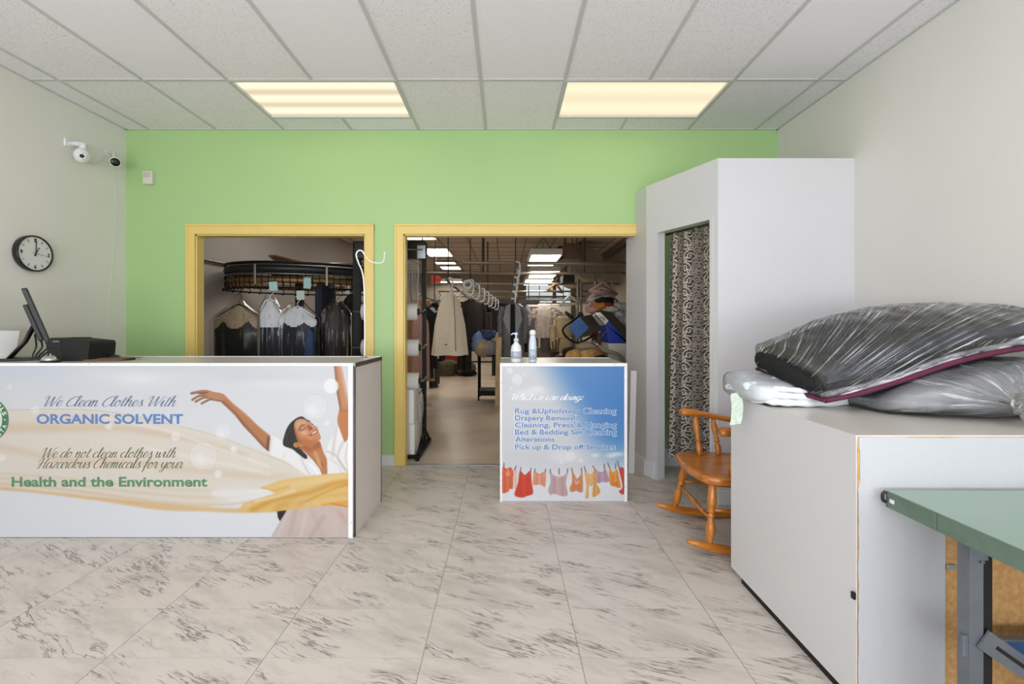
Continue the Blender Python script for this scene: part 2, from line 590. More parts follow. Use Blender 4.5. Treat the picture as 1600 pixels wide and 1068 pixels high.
film('film_comforter', along=((-0.60, 0.62, 0.80), (0.74, 0.52, 0.3), (-0.50, -0.17, 0.0)), dens=60.0, lo=0.54, hi=0.66, base=0.015, streak=0.9, ior=1.55, scale=1.0, rough=0.1)
film('film_white', stretch=(8, 8, 20), base=0.10, streak=0.3)
film('film_pillow', base=0.06, streak=0.6, lo=0.53, hi=0.66, centre=(-0.09, -0.37, 0.08), rough=0.1)
film('film_garment', rgb=(226, 220, 216), stretch=(26, 26, 3.0), lo=0.575, hi=0.66, base=0.004, streak=0.6, ior=1.25, bump=0.25)
film('film_brown', rgb=(190, 160, 138), stretch=(24, 24, 3.0), lo=0.58, hi=0.68, base=0.015, streak=0.5, ior=1.25, bump=0.25)
film('film_sheet', rgb=(206, 200, 194), stretch=(14, 14, 2.0), lo=0.5, hi=0.7, base=0.3, streak=0.4)

# window glass
g = NT('window_glass')
tr = g.n('BsdfTransparent', {'Color': (0.95, 0.97, 0.97, 1)})
gl = g.n('BsdfGlossy', {'Color': (1, 1, 1, 1), 'Roughness': 0.02})
mx = g.n('MixShader', {0: 0.06, 1: tr.outputs[0], 2: gl.outputs[0]})
g.t.links.new(mx.outputs[0], g.out.inputs['Surface'])
g.t.nodes.remove(g.b)


def lamp_mat(name, rgb, strength, bands=0.0, nb=3, axis=1, size=0.61, grain=0.0):
    g = NT(name)
    tc = g.n('TexCoord').outputs['Object']
    s = g.n('SeparateXYZ', {0: tc})
    v = g.math('ADD', g.math('DIVIDE', s.outputs[axis], size), 0.5)
    w = g.math('MULTIPLY', g.math('ADD', g.math('COSINE', g.math('MULTIPLY', g.math('SUBTRACT', g.math('MULTIPLY', v, float(nb)), 0.5), 6.2832)), 1.0), 0.5)
    lvl = g.math('ADD', g.math('MULTIPLY', w, bands), 1.0 - bands)
    if grain:
        nz = g.n('TexNoise', {'Vector': tc, 'Scale': 90.0}).outputs['Fac']
        lvl = g.math('MULTIPLY', lvl, g.math('ADD', g.math('MULTIPLY', nz, grain), 1.0 - grain / 2))
    e = g.n('Emission', {'Color': lin(rgb), 'Strength': g.math('MULTIPLY', lvl, strength)})
    g.t.links.new(e.outputs[0], g.out.inputs['Surface'])
    g.t.nodes.remove(g.b)


lamp_mat('lamp_warm', (255, 240, 208), 1.22, bands=0.38, nb=3)
lamp_mat('lamp_warm_even', (255, 239, 205), 1.08, bands=0.14, nb=2, grain=0.15)
lamp_mat('lamp_unseen_fill', (244, 248, 255), 9.0, bands=0.2, nb=3)
lamp_mat('lamp_rear', (255, 246, 232), 9.0, bands=0.3, nb=2, axis=0, size=0.6)
lamp_mat('rear_window_light', (226, 238, 240), 0.75)

# ------------------------------------------------------------------ the setting
XL, XR, YB, YF, HC = -3.45, 2.47, 4.176, -3.2, 3.05
YE = 16.2
WT = 0.09


def struct(name, mb, mats):
    return mb.build(name, mats, kind='structure')


struct('floor', MB().box(XL, XR, YF, YB + 0.02, -0.1, 0), 'marble_tile').location.xyz
fl = bpy.data.objects['floor']
# keep the floor's object space equal to world space so that the joints fall where the photo has them
for v in fl.data.vertices:
    v.co += fl.location
fl.location = (0, 0, 0)
struct('floor_rear', MB().box(XL, XR, YB + 0.02, YE, -0.1, 0), 'rear_vinyl')
struct('wall_left', MB().box(XL - 0.12, XL, YF, YB + WT, 0, HC + 0.1), 'wall_grey')
struct('wall_right', MB().box(XR, XR + 0.12, YF, YB + WT, 0, HC + 0.1), 'wall_grey')
struct('wall_left_rear', MB().box(XL - 0.12, XL, YB + WT, YE, 0, HC + 0.1), 'rear_wall_left')
struct('wall_right_rear', MB().box(XR, XR + 0.12, YB + WT, YE, 0, HC + 0.1), 'rear_wall')

# green wall with its two doorways
D1a, D1b, D2a, D2b, DH = -2.815, -1.274, -0.925, 1.19, 2.098
gw = MB()
gw.box(XL, D1a, YB, YB + WT, 0, HC)
gw.box(D1b, D2a, YB, YB + WT, 0, HC)
gw.box(D2b + 0.05, XR, YB, YB + WT, 0, HC)
gw.box(D1a, D1b, YB, YB + WT, DH, HC)
gw.box(D2a, D2b + 0.05, YB, YB + WT, DH, HC)
struct('wall_back', gw, 'green_paint')


def casing(name, x0, x1, left=True, right=True):
    w, c = 0.081, 0.012
    m = MB()
    zt = DH + w + 0.01
    for lo, hi, on in ((x0 - w, x0, left), (x1, x1 + w, right)):
        if on:
            m.box(lo, hi, YB - 0.016, YB, 0, zt, 0.003)
            o = (lo, lo + 0.018) if lo < x0 else (hi - 0.018, hi)
            m.box(o[0], o[1], YB - 0.024, YB - 0.015, 0, zt, 0.003)
            i = (hi - 0.012, hi) if lo < x0 else (lo, lo + 0.012)
            m.box(i[0], i[1], YB - 0.02, YB - 0.015, 0, DH + 0.012, 0.002)
    xe0, xe1 = (x0 - w if left else x0), (x1 + w if right else x1)
    m.box(xe0, xe1, YB - 0.017, YB, DH, zt, 0.003)
    m.box(xe0, xe1, YB - 0.025, YB - 0.015, zt - 0.018, zt, 0.003)
    m.box(x0, x1, YB - 0.021, YB - 0.015, DH, DH + 0.012, 0.002)
    # jamb lining
    if left:
        m.box(x0, x0 + c, YB, YB + WT + 0.004, 0, DH)
    if right:
        m.box(x1 - c, x1, YB, YB + WT + 0.004, 0, DH)
    m.box(x0, x1, YB, YB + WT + 0.004, DH - c, DH)
    struct(name, m, 'yellow_paint')


casing('trim_1', D1a, D1b)
casing('trim_2', D2a, D2b, right=False)
bb = MB()
bb.box(D1b + 0.081, D2a - 0.081, YB - 0.014, YB, 0, 0.095, 0.003)
bb.box(1.32, XR - 0.002, YB - 0.014, YB, 0, 0.16, 0.003)
bb.box(XL, D1a - 0.081, YB - 0.014, YB, 0, 0.095, 0.003)
struct('baseboard_back', bb, 'white_trim')
struct('baseboard_left', MB().box(XL, XL + 0.014, YF, YB - 0.014, 0, 0.095, 0.003), 'white_trim')
struct('baseboard_right', MB().box(XR - 0.014, XR, YF, 3.25, 0, 0.095, 0.003), 'white_trim')
struct('trim_3', MB().box(-0.9, 1.15, YB - 0.005, YB + 0.03, 0, 0.006, 0.002), 'alu_grey')

# ceiling: 2 x 4 ft lay-in tiles on a T-bar grid, lamps replace tiles
LX = [(-2.01, -0.79), (0.43, 1.65)]
LY = [(3.32, 3.93), (-0.34, 0.27)]
gx = [-0.18 + 0.61 * k for k in range(-7, 6)]
gy = [3.32 + 1.22 * k for k in range(-6, 2)]


def tiles(name, x0, x1, y0, y1, gx, gy, holes, mats, gridmat, dims):
    m = MB()
    xs = [x0] + [v for v in gx if x0 < v < x1] + [x1]
    ys = [y0] + [v for v in gy if y0 < v < y1] + [y1]
    rr = random.Random(5)
    for i in range(len(xs) - 1):
        for j in range(len(ys) - 1):
            segs = [(ys[j], ys[j + 1])]
            for hx, hy in holes:
                if hx[0] - 0.01 < (xs[i] + xs[i + 1]) / 2 < hx[1] + 0.01:
                    ns = []
                    for a, b in segs:
                        if hy[0] < b - 0.02 and hy[1] > a + 0.02:
                            if hy[0] > a + 0.02:
                                ns.append((a, hy[0]))
                            if hy[1] < b - 0.02:
                                ns.append((hy[1], b))
                        else:
                            ns.append((a, b))
                    segs = ns
            m.mi = rr.choice(dims)
            for a, b in segs:
                m.box(xs[i], xs[i + 1], a, b, HC, HC + 0.02)
    m.mi = len(mats)
    cuts = []
    for v in xs[1:-1]:
        segs = [(y0, y1)]
        for hx, hy in holes:
            if hx[0] + 0.05 < v < hx[1] - 0.05:
                ns = []
                for a, b in segs:
                    if hy[0] < b and hy[1] > a:
                        ns += [(a, hy[0]), (hy[1], b)]
                    else:
                        ns.append((a, b))
                segs = [s for s in ns if s[1] - s[0] > 0.02]
        for a, b in segs:
            m.box(v - 0.012, v + 0.012, a, b, HC - 0.006, HC + 0.004)
    for v in ys[1:-1]:
        m.box(x0, x1, v - 0.012, v + 0.012, HC - 0.0055, HC + 0.004)
    m.box(x0, x0 + 0.02, y0, y1, HC - 0.005, HC + 0.004)
    m.box(x1 - 0.02, x1, y0, y1, HC - 0.005, HC + 0.004)
    m.box(x0, x1, y1 - 0.02, y1, HC - 0.005, HC + 0.004)
    m.box(x0 - 0.1, x1 + 0.1, y0, y1, HC + 0.15, HC + 0.2)
    o = struct(name, m, mats + [gridmat])
    for v in o.data.vertices:
        v.co += o.location
    o.location = (0, 0, 0)


tiles('ceiling', XL, XR, YF, YB, gx, gy, [(a, b) for a in LX for b in LY], ['tile_rough', 'tile_mid', 'tile_smooth'], 'ceiling_grid', [0, 0, 0, 1, 2, 1])
tiles('ceiling_rear', XL, XR, YB + WT, YE, gx, [4.54 + 0.61 * k for k in range(0, 20)], [], ['rear_tile', 'rear_tile_b'], 'rear_grid', [0, 0, 1])

# rear end wall with high windows
RW = [(X(821, YE), X(865, YE), Z(474, YE), Z(444, YE)), (X(868, YE), X(893, YE), Z(474, YE), Z(444, YE)), (X(913, YE), X(926, YE), Z(474, YE), Z(452, YE))]
ew = MB()
z0w, z1w = Z(474, YE), Z(444, YE)
ew.box(XL, XR, YE, YE + 0.12, 0, z0w)
ew.box(XL, XR, YE, YE + 0.12, z1w, HC)
xs = [XL]
for a, b, c, d in RW:
    xs += [a, b]
xs.append(XR)
for i in range(0, len(xs), 2):
    ew.box(xs[i], xs[i + 1], YE, YE + 0.12, z0w, z1w)
struct('wall_rear', ew, 'rear_wall')
for k, (a, b, c, d) in enumerate(RW):
    w = MB()
    w.box(a, b, YE + 0.06, YE + 0.07, z0w, z1w)
    w.mi = 1
    for q in (z0w + 0.015, (z0w + z1w) / 2 + 0.09, z0w + 0.2, z1w - 0.015):
        w.box(a, b, YE + 0.03, YE + 0.06, q - 0.015, q + 0.015)
    for q in (a + 0.015, (a + b) / 2, b - 0.015):
        w.box(q - 0.012, q + 0.012, YE + 0.03, YE + 0.06, z0w, z1w)
    struct('window_%d' % (k + 2), w, ['rear_window_light', 'rear_frame'])

# shop front behind the photographer: low wall, big panes, glass door
fw = MB()
fw.box(XL, XR, YF - 0.1, YF, 0, 0.35)
fw.box(XL, XR, YF - 0.1, YF, 2.85, HC + 0.1)
fw.box(XL, XL + 0.12, YF - 0.1, YF, 0.35, 2.85)
fw.box(XR - 0.12, XR, YF - 0.1, YF, 0.35, 2.85)
struct('wall_front', fw, 'wall_grey')
w = MB()
w.box(XL + 0.12, XR - 0.12, YF - 0.06, YF - 0.05, 0.35, 2.85)
w.mi = 1
for q in (XL + 0.15, -1.9, -0.5, 0.9, XR - 0.15):
    w.box(q - 0.03, q + 0.03, YF - 0.09, YF - 0.01, 0.35, 2.85)
for q in (0.38, 2.2, 2.82):
    w.box(XL + 0.12, XR - 0.12, YF - 0.09, YF - 0.01, q - 0.03, q + 0.03)
struct('window_1', w, ['window_glass', 'alu_grey'])
struct('pavement', MB().box(-9, 9, -12, YF - 0.1, -0.14, -0.04), 'grey_laminate')

# fitting booth: side panel, angled door wall, front wall (open top)
BZ = 2.459
A0, A1 = Vector((1.2, 3.92, 0)), Vector((1.504, 3.253, 0))
d_ = (A1 - A0)
nrm = Vector((-d_.y, d_.x, 0)).normalized()
if nrm.x < 0:
    nrm = -nrm                                    # into the booth
bt = 0.08
w = MB()
w.prism([(1.16, 4.42, 0), (1.2, 3.92, 0), (1.2 + bt, 3.95, 0), (1.16 + bt, 4.42, 0)], (0, 0, DH - 0.001))
# above the doorway the panel stops at the green wall face
w.prism([(1.18, 4.172, DH), (1.2, 3.92, DH), (1.2 + bt, 3.95, DH), (1.18 + bt, 4.172, DH)], (0, 0, BZ - DH))
struct('wall_booth_side', w, 'booth_white')
ta, tb = 0.179, 0.91
w = MB()


def aw(t0, t1, z0, z1, off=0.0, th=bt):
    p, q = A0 + d_ * t0 - nrm * off, A0 + d_ * t1 - nrm * off
    w.prism([p + Vector((0, 0, z0)), q + Vector((0, 0, z0)), q + nrm * th + Vector((0, 0, z0)), p + nrm * th + Vector((0, 0, z0))], (0, 0, z1 - z0))


aw(0, ta, 0, BZ)
aw(tb, 1, 0, BZ)
aw(ta, tb, 2.045, BZ)
struct('wall_booth_angled', w, 'booth_white')
w = MB()
aw(ta - 0.028, ta + 0.006, 0, 2.06, 0.004, 0.02)
aw(tb - 0.006, tb + 0.028, 0, 2.06, 0.004, 0.02)
aw(ta + 0.006, tb - 0.006, 2.039, 2.06, 0.004, 0.02)
struct('trim_4', w, 'booth_white')
struct('wall_booth_front', MB().box(A1.x, XR, A1.y, A1.y + bt, 0, BZ), 'booth_white')
w = MB()
aw(-0.02, ta - 0.03, 0, 0.125, 0.013, 0.013)
w.box(A1.x, XR - 0.014, A1.y - 0.013, A1.y, 0, 0.11, 0.003)
w.prism([(1.147, 4.42, 0), (1.187, 3.915, 0), (1.2, 3.915, 0), (1.16, 4.42, 0)], (0, 0, 0.125))
struct('baseboard_booth', w, 'white_trim')

# ------------------------------------------------------------------ printed artwork (vertex colours on flat sign faces)
class Canvas:
    """raster in photo-pixel units of the sign face; used for what is PRINTED on the signs and woven in the curtain"""
    def __init__(s, x0, y0, x1, y1, k, rgb):
        s.x0, s.y0, s.k = x0, y0, k
        s.w, s.h = int(round((x1 - x0) * k)) + 1, int(round((y1 - y0) * k)) + 1
        s.x1, s.y1 = x0 + (s.w - 1) / k, y0 + (s.h - 1) / k
        s.a = np.empty((s.h, s.w, 3))
        s.a[:] = np.array(rgb) / 255.0
        s.gx, s.gy = np.meshgrid(x0 + np.arange(s.w) / k, y0 + np.arange(s.h) / k)

    def blend(s, mask, rgb, alpha=1.0):
        m = (np.clip(mask, 0, 1) * alpha)[..., None]
        c = np.asarray(rgb, float) / 255.0
        s.a = s.a * (1 - m) + c * m

    def blur(s, m, px):
        r = px * s.k
        if r < 0.3:
            return m
        n = int(math.ceil(r * 2.5))
        ker = np.exp(-0.5 * (np.arange(-n, n + 1) / r) ** 2)
        ker /= ker.sum()
        m = np.apply_along_axis(lambda v: np.convolve(v, ker, 'same'), 0, np.pad(m, n, mode='edge'))
        m = np.apply_along_axis(lambda v: np.convolve(v, ker, 'same'), 1, m)
        return m[n:-n, n:-n]

    def pmask(s, pts, curve=True, blur=0.0):
        if curve:
            pts = crom([(p[0], p[1], 0) for p in pts], 5, True)
        pts = np.array([(p[0], p[1]) for p in pts])
        pad = 2.0 + 2.6 * blur
        sl = s.win(pts, pad)
        gx_, gy_ = s.gx[sl], s.gy[sl]
        acc = np.zeros(gx_.shape)
        for ox in (-0.25, 0.25):
            for oy in (-0.25, 0.25):
                X_, Y_ = gx_ + ox / s.k, gy_ + oy / s.k
                ins = np.zeros(gx_.shape, bool)
                ya, xa = pts[:, 1], pts[:, 0]
                for i in range(len(pts)):
                    x1, y1, x2, y2 = xa[i - 1], ya[i - 1], xa[i], ya[i]
                    if y1 == y2:
                        continue
                    ins ^= (Y_ >= min(y1, y2)) & (Y_ < max(y1, y2)) & (X_ < x1 + (Y_ - y1) * (x2 - x1) / (y2 - y1))
                acc += ins
        full = np.zeros((s.h, s.w))
        if acc.size:
            full[sl] = s.blur(acc / 4, blur)
        return full

    def win(s, pts, pad):
        pts = np.asarray(pts)
        i0, i1 = [int(np.clip((v - s.x0) * s.k, 0, s.w)) for v in (pts[:, 0].min() - pad, pts[:, 0].max() + pad + 1)]
        j0, j1 = [int(np.clip((v - s.y0) * s.k, 0, s.h)) for v in (pts[:, 1].min() - pad, pts[:, 1].max() + pad + 1)]
        return slice(j0, j1), slice(i0, i1)

    def poly(s, pts, rgb, alpha=1.0, blur=0.0, curve=True, clip=None):
        m = s.pmask(pts, curve, blur)
        if clip is not None:
            m = m * clip
        s.blend(m, rgb, alpha)
        return m

    def dist(s, pts, pad):
        pts = np.array([(p[0], p[1]) for p in pts])
        sl = s.win(pts, pad)
        gx_, gy_ = s.gx[sl], s.gy[sl]
        d = np.full(gx_.shape, 1e9)
        for (ax, ay), (bx, by) in zip(pts, pts[1:]):
            L = (bx - ax) ** 2 + (by - ay) ** 2
            t = np.clip(((gx_ - ax) * (bx - ax) + (gy_ - ay) * (by - ay)) / max(L, 1e-9), 0, 1)
            d = np.minimum(d, np.hypot(gx_ - ax - t * (bx - ax), gy_ - ay - t * (by - ay)))
        full = np.full((s.h, s.w), 1e9)
        full[sl] = d
        return full

    def line(s, pts, w, rgb, alpha=1.0, soft=0.6, clip=None, curve=True):
        if curve and len(pts) > 2:
            pts = crom([(p[0], p[1], 0) for p in pts], 6)
        m = np.clip((w / 2 + soft / 2 - s.dist(pts, w + soft + 1)) / soft, 0, 1)
        if clip is not None:
            m = m * clip
        s.blend(m, rgb, alpha)
        return m

    def disc(s, cx, cy, r, rgb, alpha=1.0, soft=0.8, ry=None):
        d = np.hypot(s.gx - cx, (s.gy - cy) * (r / (ry or r)))
        m = np.clip((r + soft / 2 - d) / soft, 0, 1)
        s.blend(m, rgb, alpha)
        return m

    def ring(s, cx, cy, r, w, rgb, alpha, soft=1.2):
        d = np.abs(np.hypot(s.gx - cx, s.gy - cy) - r)
        s.blend(np.clip((w / 2 + soft / 2 - d) / soft, 0, 1), rgb, alpha)

    def mesh(s, name, matname, pos, parent):
        """vertex-coloured grid; pos(X, Y arrays) -> (h, w, 3) positions"""
        co = pos(s.gx, s.gy).reshape(-1, 3)
        org = np.array([co[:, 0].mean(), co[:, 1].mean(), co[:, 2].min()])
        me = bpy.data.meshes.new(name)
        h, w = s.h, s.w
        idx = np.arange(h * w).reshape(h, w)
        q = np.stack([idx[1:, :-1], idx[1:, 1:], idx[:-1, 1:], idx[:-1, :-1]], -1).reshape(-1, 4)
        me.vertices.add(h * w)
        me.vertices.foreach_set('co', (co - org).ravel())
        me.loops.add(q.size)
        me.loops.foreach_set('vertex_index', q.ravel())
        me.polygons.add(len(q))
        me.polygons.foreach_set('loop_start', np.arange(0, q.size, 4))
        me.polygons.foreach_set('use_smooth', np.ones(len(q), bool))
        me.update()
        me.validate()
        ca = me.color_attributes.new('print', 'FLOAT_COLOR', 'POINT')
        a = np.clip(s.a, 0, 1)
        l_ = np.where(a <= 0.04045, a / 12.92, ((a + 0.055) / 1.055) ** 2.4)
        ca.data.foreach_set('color', np.concatenate([l_.reshape(-1, 3), np.ones((h * w, 1))], 1).ravel())
        me.materials.append(M[matname])
        return place(me, name, Vector(org), parent)


for nm, ro, sp_ in (('sign_print', 0.35, 0.35), ('woven_print', 0.85, 0.2)):
    g = NT(nm)
    g.set(g.b.inputs['Base Color'], g.n('VertexColor', layer_name='print').outputs['Color'])
    g.b.inputs['Roughness'].default_value = ro
    g.b.inputs['Specular IOR Level'].default_value = sp_

mat('ink_blue', (88, 122, 176), 0.5)
mat('ink_slate', (104, 116, 146), 0.5)
mat('ink_olive', (110, 112, 78), 0.5)
mat('ink_green', (84, 134, 98), 0.5)
mat('ink_white', (240, 244, 248), 0.5)
mat('ink_steel', (92, 132, 184), 0.5)
mat('ink_badge', (226, 238, 228), 0.5)


def text_mesh(name, body, x0, x1, ycap, ybase, Y, ink, parent, bold=0.0, fit_bold=True, rot=None):
    """flat printed letters; x0..x1 and cap/base lines given on the sign face"""
    cu = bpy.data.curves.new('lettering', 'FONT')
    cu.body = body
    cu.size = 1.0
    cu.offset = bold
    cu.fill_mode = 'FRONT'
    cu.resolution_u = 4
    t = bpy.data.objects.new('lettering_curve', cu)
    COL.objects.link(t)
    bpy.context.view_layer.update()
    dg = bpy.context.evaluated_depsgraph_get()
    me = bpy.data.meshes.new_from_object(t.evaluated_get(dg))
    bpy.data.objects.remove(t)
    co = np.array([v.co[:] for v in me.vertices])
    mnx, mxx = co[:, 0].min(), co[:, 0].max()
    cap = 0.73 if body.upper() != body else co[:, 1].max()
    wx0, wx1 = X(x0, Y), X(x1, Y)
    sx = (wx1 - wx0) / (mxx - mnx)
    sz = (Z(ycap, Y) - Z(ybase, Y)) / TEXT_CAP
    for v in me.vertices:
        v.co = Vector((wx0 + (v.co.x - mnx) * sx, Y, Z(ybase, Y) + v.co.y * sz))
    me.materials.clear()
    me.materials.append(M[ink])
    org = Vector(((wx0 + wx1) / 2, Y, Z(ybase, Y)))
    for v in me.vertices:
        v.co -= org
    return place(me, name, org, parent)


TEXT_CAP = 0.70

GL = {
    'a': (.95, [[(.75, .85), (.45, 1), (.1, .7), (.05, .2), (.3, 0), (.6, .25), (.75, .9), (.72, .25), (.85, 0), (1.05, .2)]]),
    'c': (.72, [[(.65, .8), (.45, 1), (.1, .7), (.08, .25), (.35, 0), (.75, .2)]]),
    'd': (.95, [[(.75, .85), (.4, 1), (.08, .6), (.08, .2), (.3, 0), (.6, .25), (.85, 1.3), (.95, 1.7)], [(.95, 1.7), (.75, .5), (.75, .1), (.95, .1)]]),
    'e': (.72, [[(0, .3), (.5, .55), (.6, .85), (.4, 1), (.12, .7), (.1, .25), (.35, 0), (.75, .25)]]),
    'f': (.62, [[(0, .1), (.4, .8), (.65, 1.6), (.5, 1.8), (.3, 1.3), (.2, -.4), (.05, -.6)], [(0, .95), (.55, 1)]]),
    'g': (.95, [[(.75, .85), (.4, 1), (.08, .6), (.1, .15), (.35, .05), (.65, .4), (.8, 1), (.65, -.3), (.3, -.65), (.05, -.4), (.5, -.05), (1.0, .3)]]),
    'h': (.92, [[(0, .2), (.35, 1.2), (.4, 1.75), (.2, 1.5), (.12, 0)], [(.12, .3), (.35, .9), (.6, 1), (.62, .6), (.6, .15), (.75, 0), (.95, .25)]]),
    'i': (.5, [[(0, .4), (.2, 1), (.15, .2), (.3, 0), (.5, .25)], [(.27, 1.35), (.3, 1.45)]]),
    'l': (.5, [[(0, .2), (.4, 1.3), (.4, 1.75), (.2, 1.5), (.15, .2), (.3, 0), (.5, .25)]]),
    'm': (1.2, [[(0, .6), (.15, 1), (.12, 0)], [(.12, .4), (.35, 1), (.5, .8), (.48, 0)], [(.48, .4), (.72, 1), (.88, .8), (.85, .15), (1.0, 0), (1.2, .25)]]),
    'n': (.88, [[(0, .6), (.15, 1), (.12, 0)], [(.12, .4), (.4, 1), (.58, .8), (.55, .15), (.7, 0), (.9, .25)]]),
    'o': (.82, [[(.5, 1), (.15, .8), (.05, .3), (.3, 0), (.6, .3), (.6, .8), (.45, 1), (.5, .8), (.85, .85)]]),
    'r': (.72, [[(0, .4), (.15, 1.05), (.3, .9), (.55, .95)], [(.5, .95), (.45, .2), (.6, 0), (.75, .2)]]),
    's': (.72, [[(0, .2), (.45, 1.05), (.4, .8), (.6, .3), (.4, 0), (.1, .1)], [(.4, 0), (.8, .25)]]),
    't': (.52, [[(.3, 1.55), (.15, .3), (.3, 0), (.55, .25)], [(0, 1.05), (.55, 1.1)]]),
    'u': (.95, [[(0, .6), (.15, 1), (.1, .3), (.3, 0), (.6, .4), (.75, 1), (.7, .2), (.85, 0), (1.05, .25)]]),
    'y': (.9, [[(0, .6), (.15, 1), (.1, .4), (.3, .1), (.6, .4), (.75, 1), (.6, -.3), (.3, -.65), (.05, -.4), (.5, -.05), (.95, .25)]]),
    'w': (1.15, [[(0, .7), (.15, 1), (.1, .3), (.3, 0), (.5, .3), (.55, .95), (.55, .3), (.75, 0), (1, .5), (1.05, 1), (1.25, .9)]]),
    'z': (.75, [[(.05, .9), (.3, 1), (.6, .9), (.1, .05), (.4, .1), (.75, .1)]]),
    'C': (1.1, [[(1.15, 1.4), (1.1, 1.65), (.75, 1.6), (.25, 1.1), (.1, .5), (.3, .05), (.7, 0), (1.15, .35)]]),
    'W': (1.75, [[(-.1, 1.2), (.1, 1.6), (.35, 1.65), (.35, .9), (.4, 0), (.8, .8), (1.05, 1.65), (1.05, .8), (1.15, 0), (1.5, .8), (1.75, 1.6), (2.0, 1.65)]]),
    'H': (1.3, [[(-.2, .9), (.1, 1.5), (.45, 1.65), (.4, .8), (.2, 0), (-.1, .1)], [(1.25, 1.65), (1.0, .9), (.95, .1), (1.15, 0), (1.35, .2)], [(-.1, .55), (.5, .85), (1.1, .85)]]),
    ':': (.5, [[(.2, .28), (.2, .0)], [(.25, .98), (.25, .7)]]),
    ' ': (.5, []),
}


def script_mesh(name, body, x0, x1, ycap, ybase, Y, ink, parent, weight=0.13, slant=0.42):
    """cursive lettering drawn as pen strokes, broad on the down-strokes"""
    pen, strokes = 0.0, []
    for ch in body:
        adv, st = GL[ch]
        for s in st:
            strokes.append([(p[0] + pen + slant * p[1], p[1]) for p in s])
        pen += adv
    xs = [p[0] for s in strokes for p in s]
    mn, mx = min(xs), max(xs)
    wx0, wx1 = X(x0, Y), X(x1, Y)
    sx = (wx1 - wx0) / (mx - mn)
    sz = (Z(ycap, Y) - Z(ybase, Y)) / 1.65
    bm = bmesh.new()
    lay = 0.0
    for s in strokes:
        pts = crom([(p[0], p[1], 0) for p in s], 7) if len(s) > 2 else [Vector((p[0], p[1], 0)) for p in s]
        prev = None
        lay = (lay + 0.00003) % 0.0002
        for i, p in enumerate(pts):
            t = pts[min(i + 1, len(pts) - 1)] - pts[max(i - 1, 0)]
            t = t.normalized() if t.length else Vector((1, 0, 0))
            wd = weight * (0.42 + 0.75 * max(0.0, -t.y) + 0.15 * abs(t.y))
            nn = Vector((-t.y, t.x, 0)) * wd / 2
            a, b = p + nn, p - nn
            cur = [bm.verts.new((wx0 + (q.x - mn) * sx, Y - lay, Z(ybase, Y) + q.y * sz)) for q in (a, b)]
            if prev:
                bm.faces.new((prev[0], prev[1], cur[1], cur[0]))
            prev = cur
    bmesh.ops.recalc_face_normals(bm, faces=bm.faces)
    me = bpy.data.meshes.new(name)
    org = Vector(((wx0 + wx1) / 2, Y, Z(ybase, Y)))
    for v in bm.verts:
        v.co -= org
    bm.to_mesh(me)
    bm.free()
    me.materials.append(M[ink])
    return place(me, name, org, parent)


# ------------------------------------------------------------------ ceiling lamps
def ceiling_lamp(x0, x1, y0, y1, label, m):
    t = thing('ceiling_light', label, 'ceiling light', ((x0 + x1) / 2, (y0 + y1) / 2, HC), 'recessed lights in the front ceiling')
    f = MB()
    for a in ((x0, x1, y0, y0 + 0.022), (x0, x1, y1 - 0.022, y1), (x0, x0 + 0.022, y0 + 0.022, y1 - 0.022), (x1 - 0.022, x1, y0 + 0.022, y1 - 0.022)):
        f.box(a[0], a[1], a[2], a[3], HC - 0.008, HC + 0.1)
    f.build('frame', 'ceiling_grid', t)
    MB().box(x0 + 0.022, x1 - 0.022, y0 + 0.022, y1 - 0.022, HC + 0.012, HC + 0.02).build('diffuser', m, t)
    return t


ceiling_lamp(*LX[0], *LY[0], 'recessed ceiling light with three glowing tube stripes, above the left doorway', 'lamp_warm')
ceiling_lamp(*LX[1], *LY[0], 'recessed ceiling light with an even grainy cream panel, nearer the fitting booth', 'lamp_warm_even')
for k in (0, 1):
    ceiling_lamp(*LX[k], *LY[1], ('added unseen fill light in ceiling near the shop window, by the %s wall' % ('clock', 'long white')[k]), 'lamp_unseen_fill')  # unseen lamps added as fill, far brighter than the visible pair

# ------------------------------------------------------------------ long service counter with the big printed sign
CF, CB, CTOP = 2.78, 3.32, 1.05
cxr, cxrb, cxl = X(554, CF), X(595.5, CB), -3.44
ct = thing('service_counter', 'long white service counter with organic solvent sign across its front', 'counter', ((cxl + cxr) / 2, (CF + CB) / 2, 0))
b = MB()
b.prism([(cxl, CF, 0.012), (cxr - 0.004, CF, 0.012), (cxrb - 0.004, CB, 0.012), (cxl, CB, 0.012)], (0, 0, CTOP - 0.022))
b.build('body', 'grey_laminate', ct)
b = MB()
b.prism([(cxr - 0.004, CF + 0.004, 0.0), (cxr, CF + 0.004, 0.0), (cxrb, CB, 0.0), (cxrb - 0.004, CB, 0.0)], (0, 0, CTOP - 0.02))
b.mi = 1
b.tube([(cxr + 0.001, CF + 0.002, 0.001), (cxr + 0.001, CF + 0.002, CTOP - 0.02)], 0.006, 6)
b.tube([(cxrb, CB, 0.001), (cxrb, CB, CTOP - 0.02)], 0.004, 6)
sp = b.build('side_panel', ['grey_side', 'dark_edge'], ct)
b = MB()
b.prism([(cxl, CF, CTOP - 0.022), (cxr + 0.004, CF, CTOP - 0.022), (cxrb + 0.004, CB, CTOP - 0.022), (cxl, CB, CTOP - 0.022)], (0, 0, 0.022))
top = b.build('worktop', 'taupe_top', ct)
b = MB()
b.prism([(cxr + 0.003, CF, CTOP - 0.024), (cxr + 0.007, CF, CTOP - 0.024), (cxrb + 0.007, CB, CTOP - 0.024), (cxrb + 0.003, CB, CTOP - 0.024)], (0, 0, 0.026))
b.build('edge_band', 'dark_edge', top)
MB().box(cxl, cxrb, CB - 0.006, CB + 0.004, CTOP - 0.02, CTOP + 0.004).build('rear_trim', 'alu_white', ct)
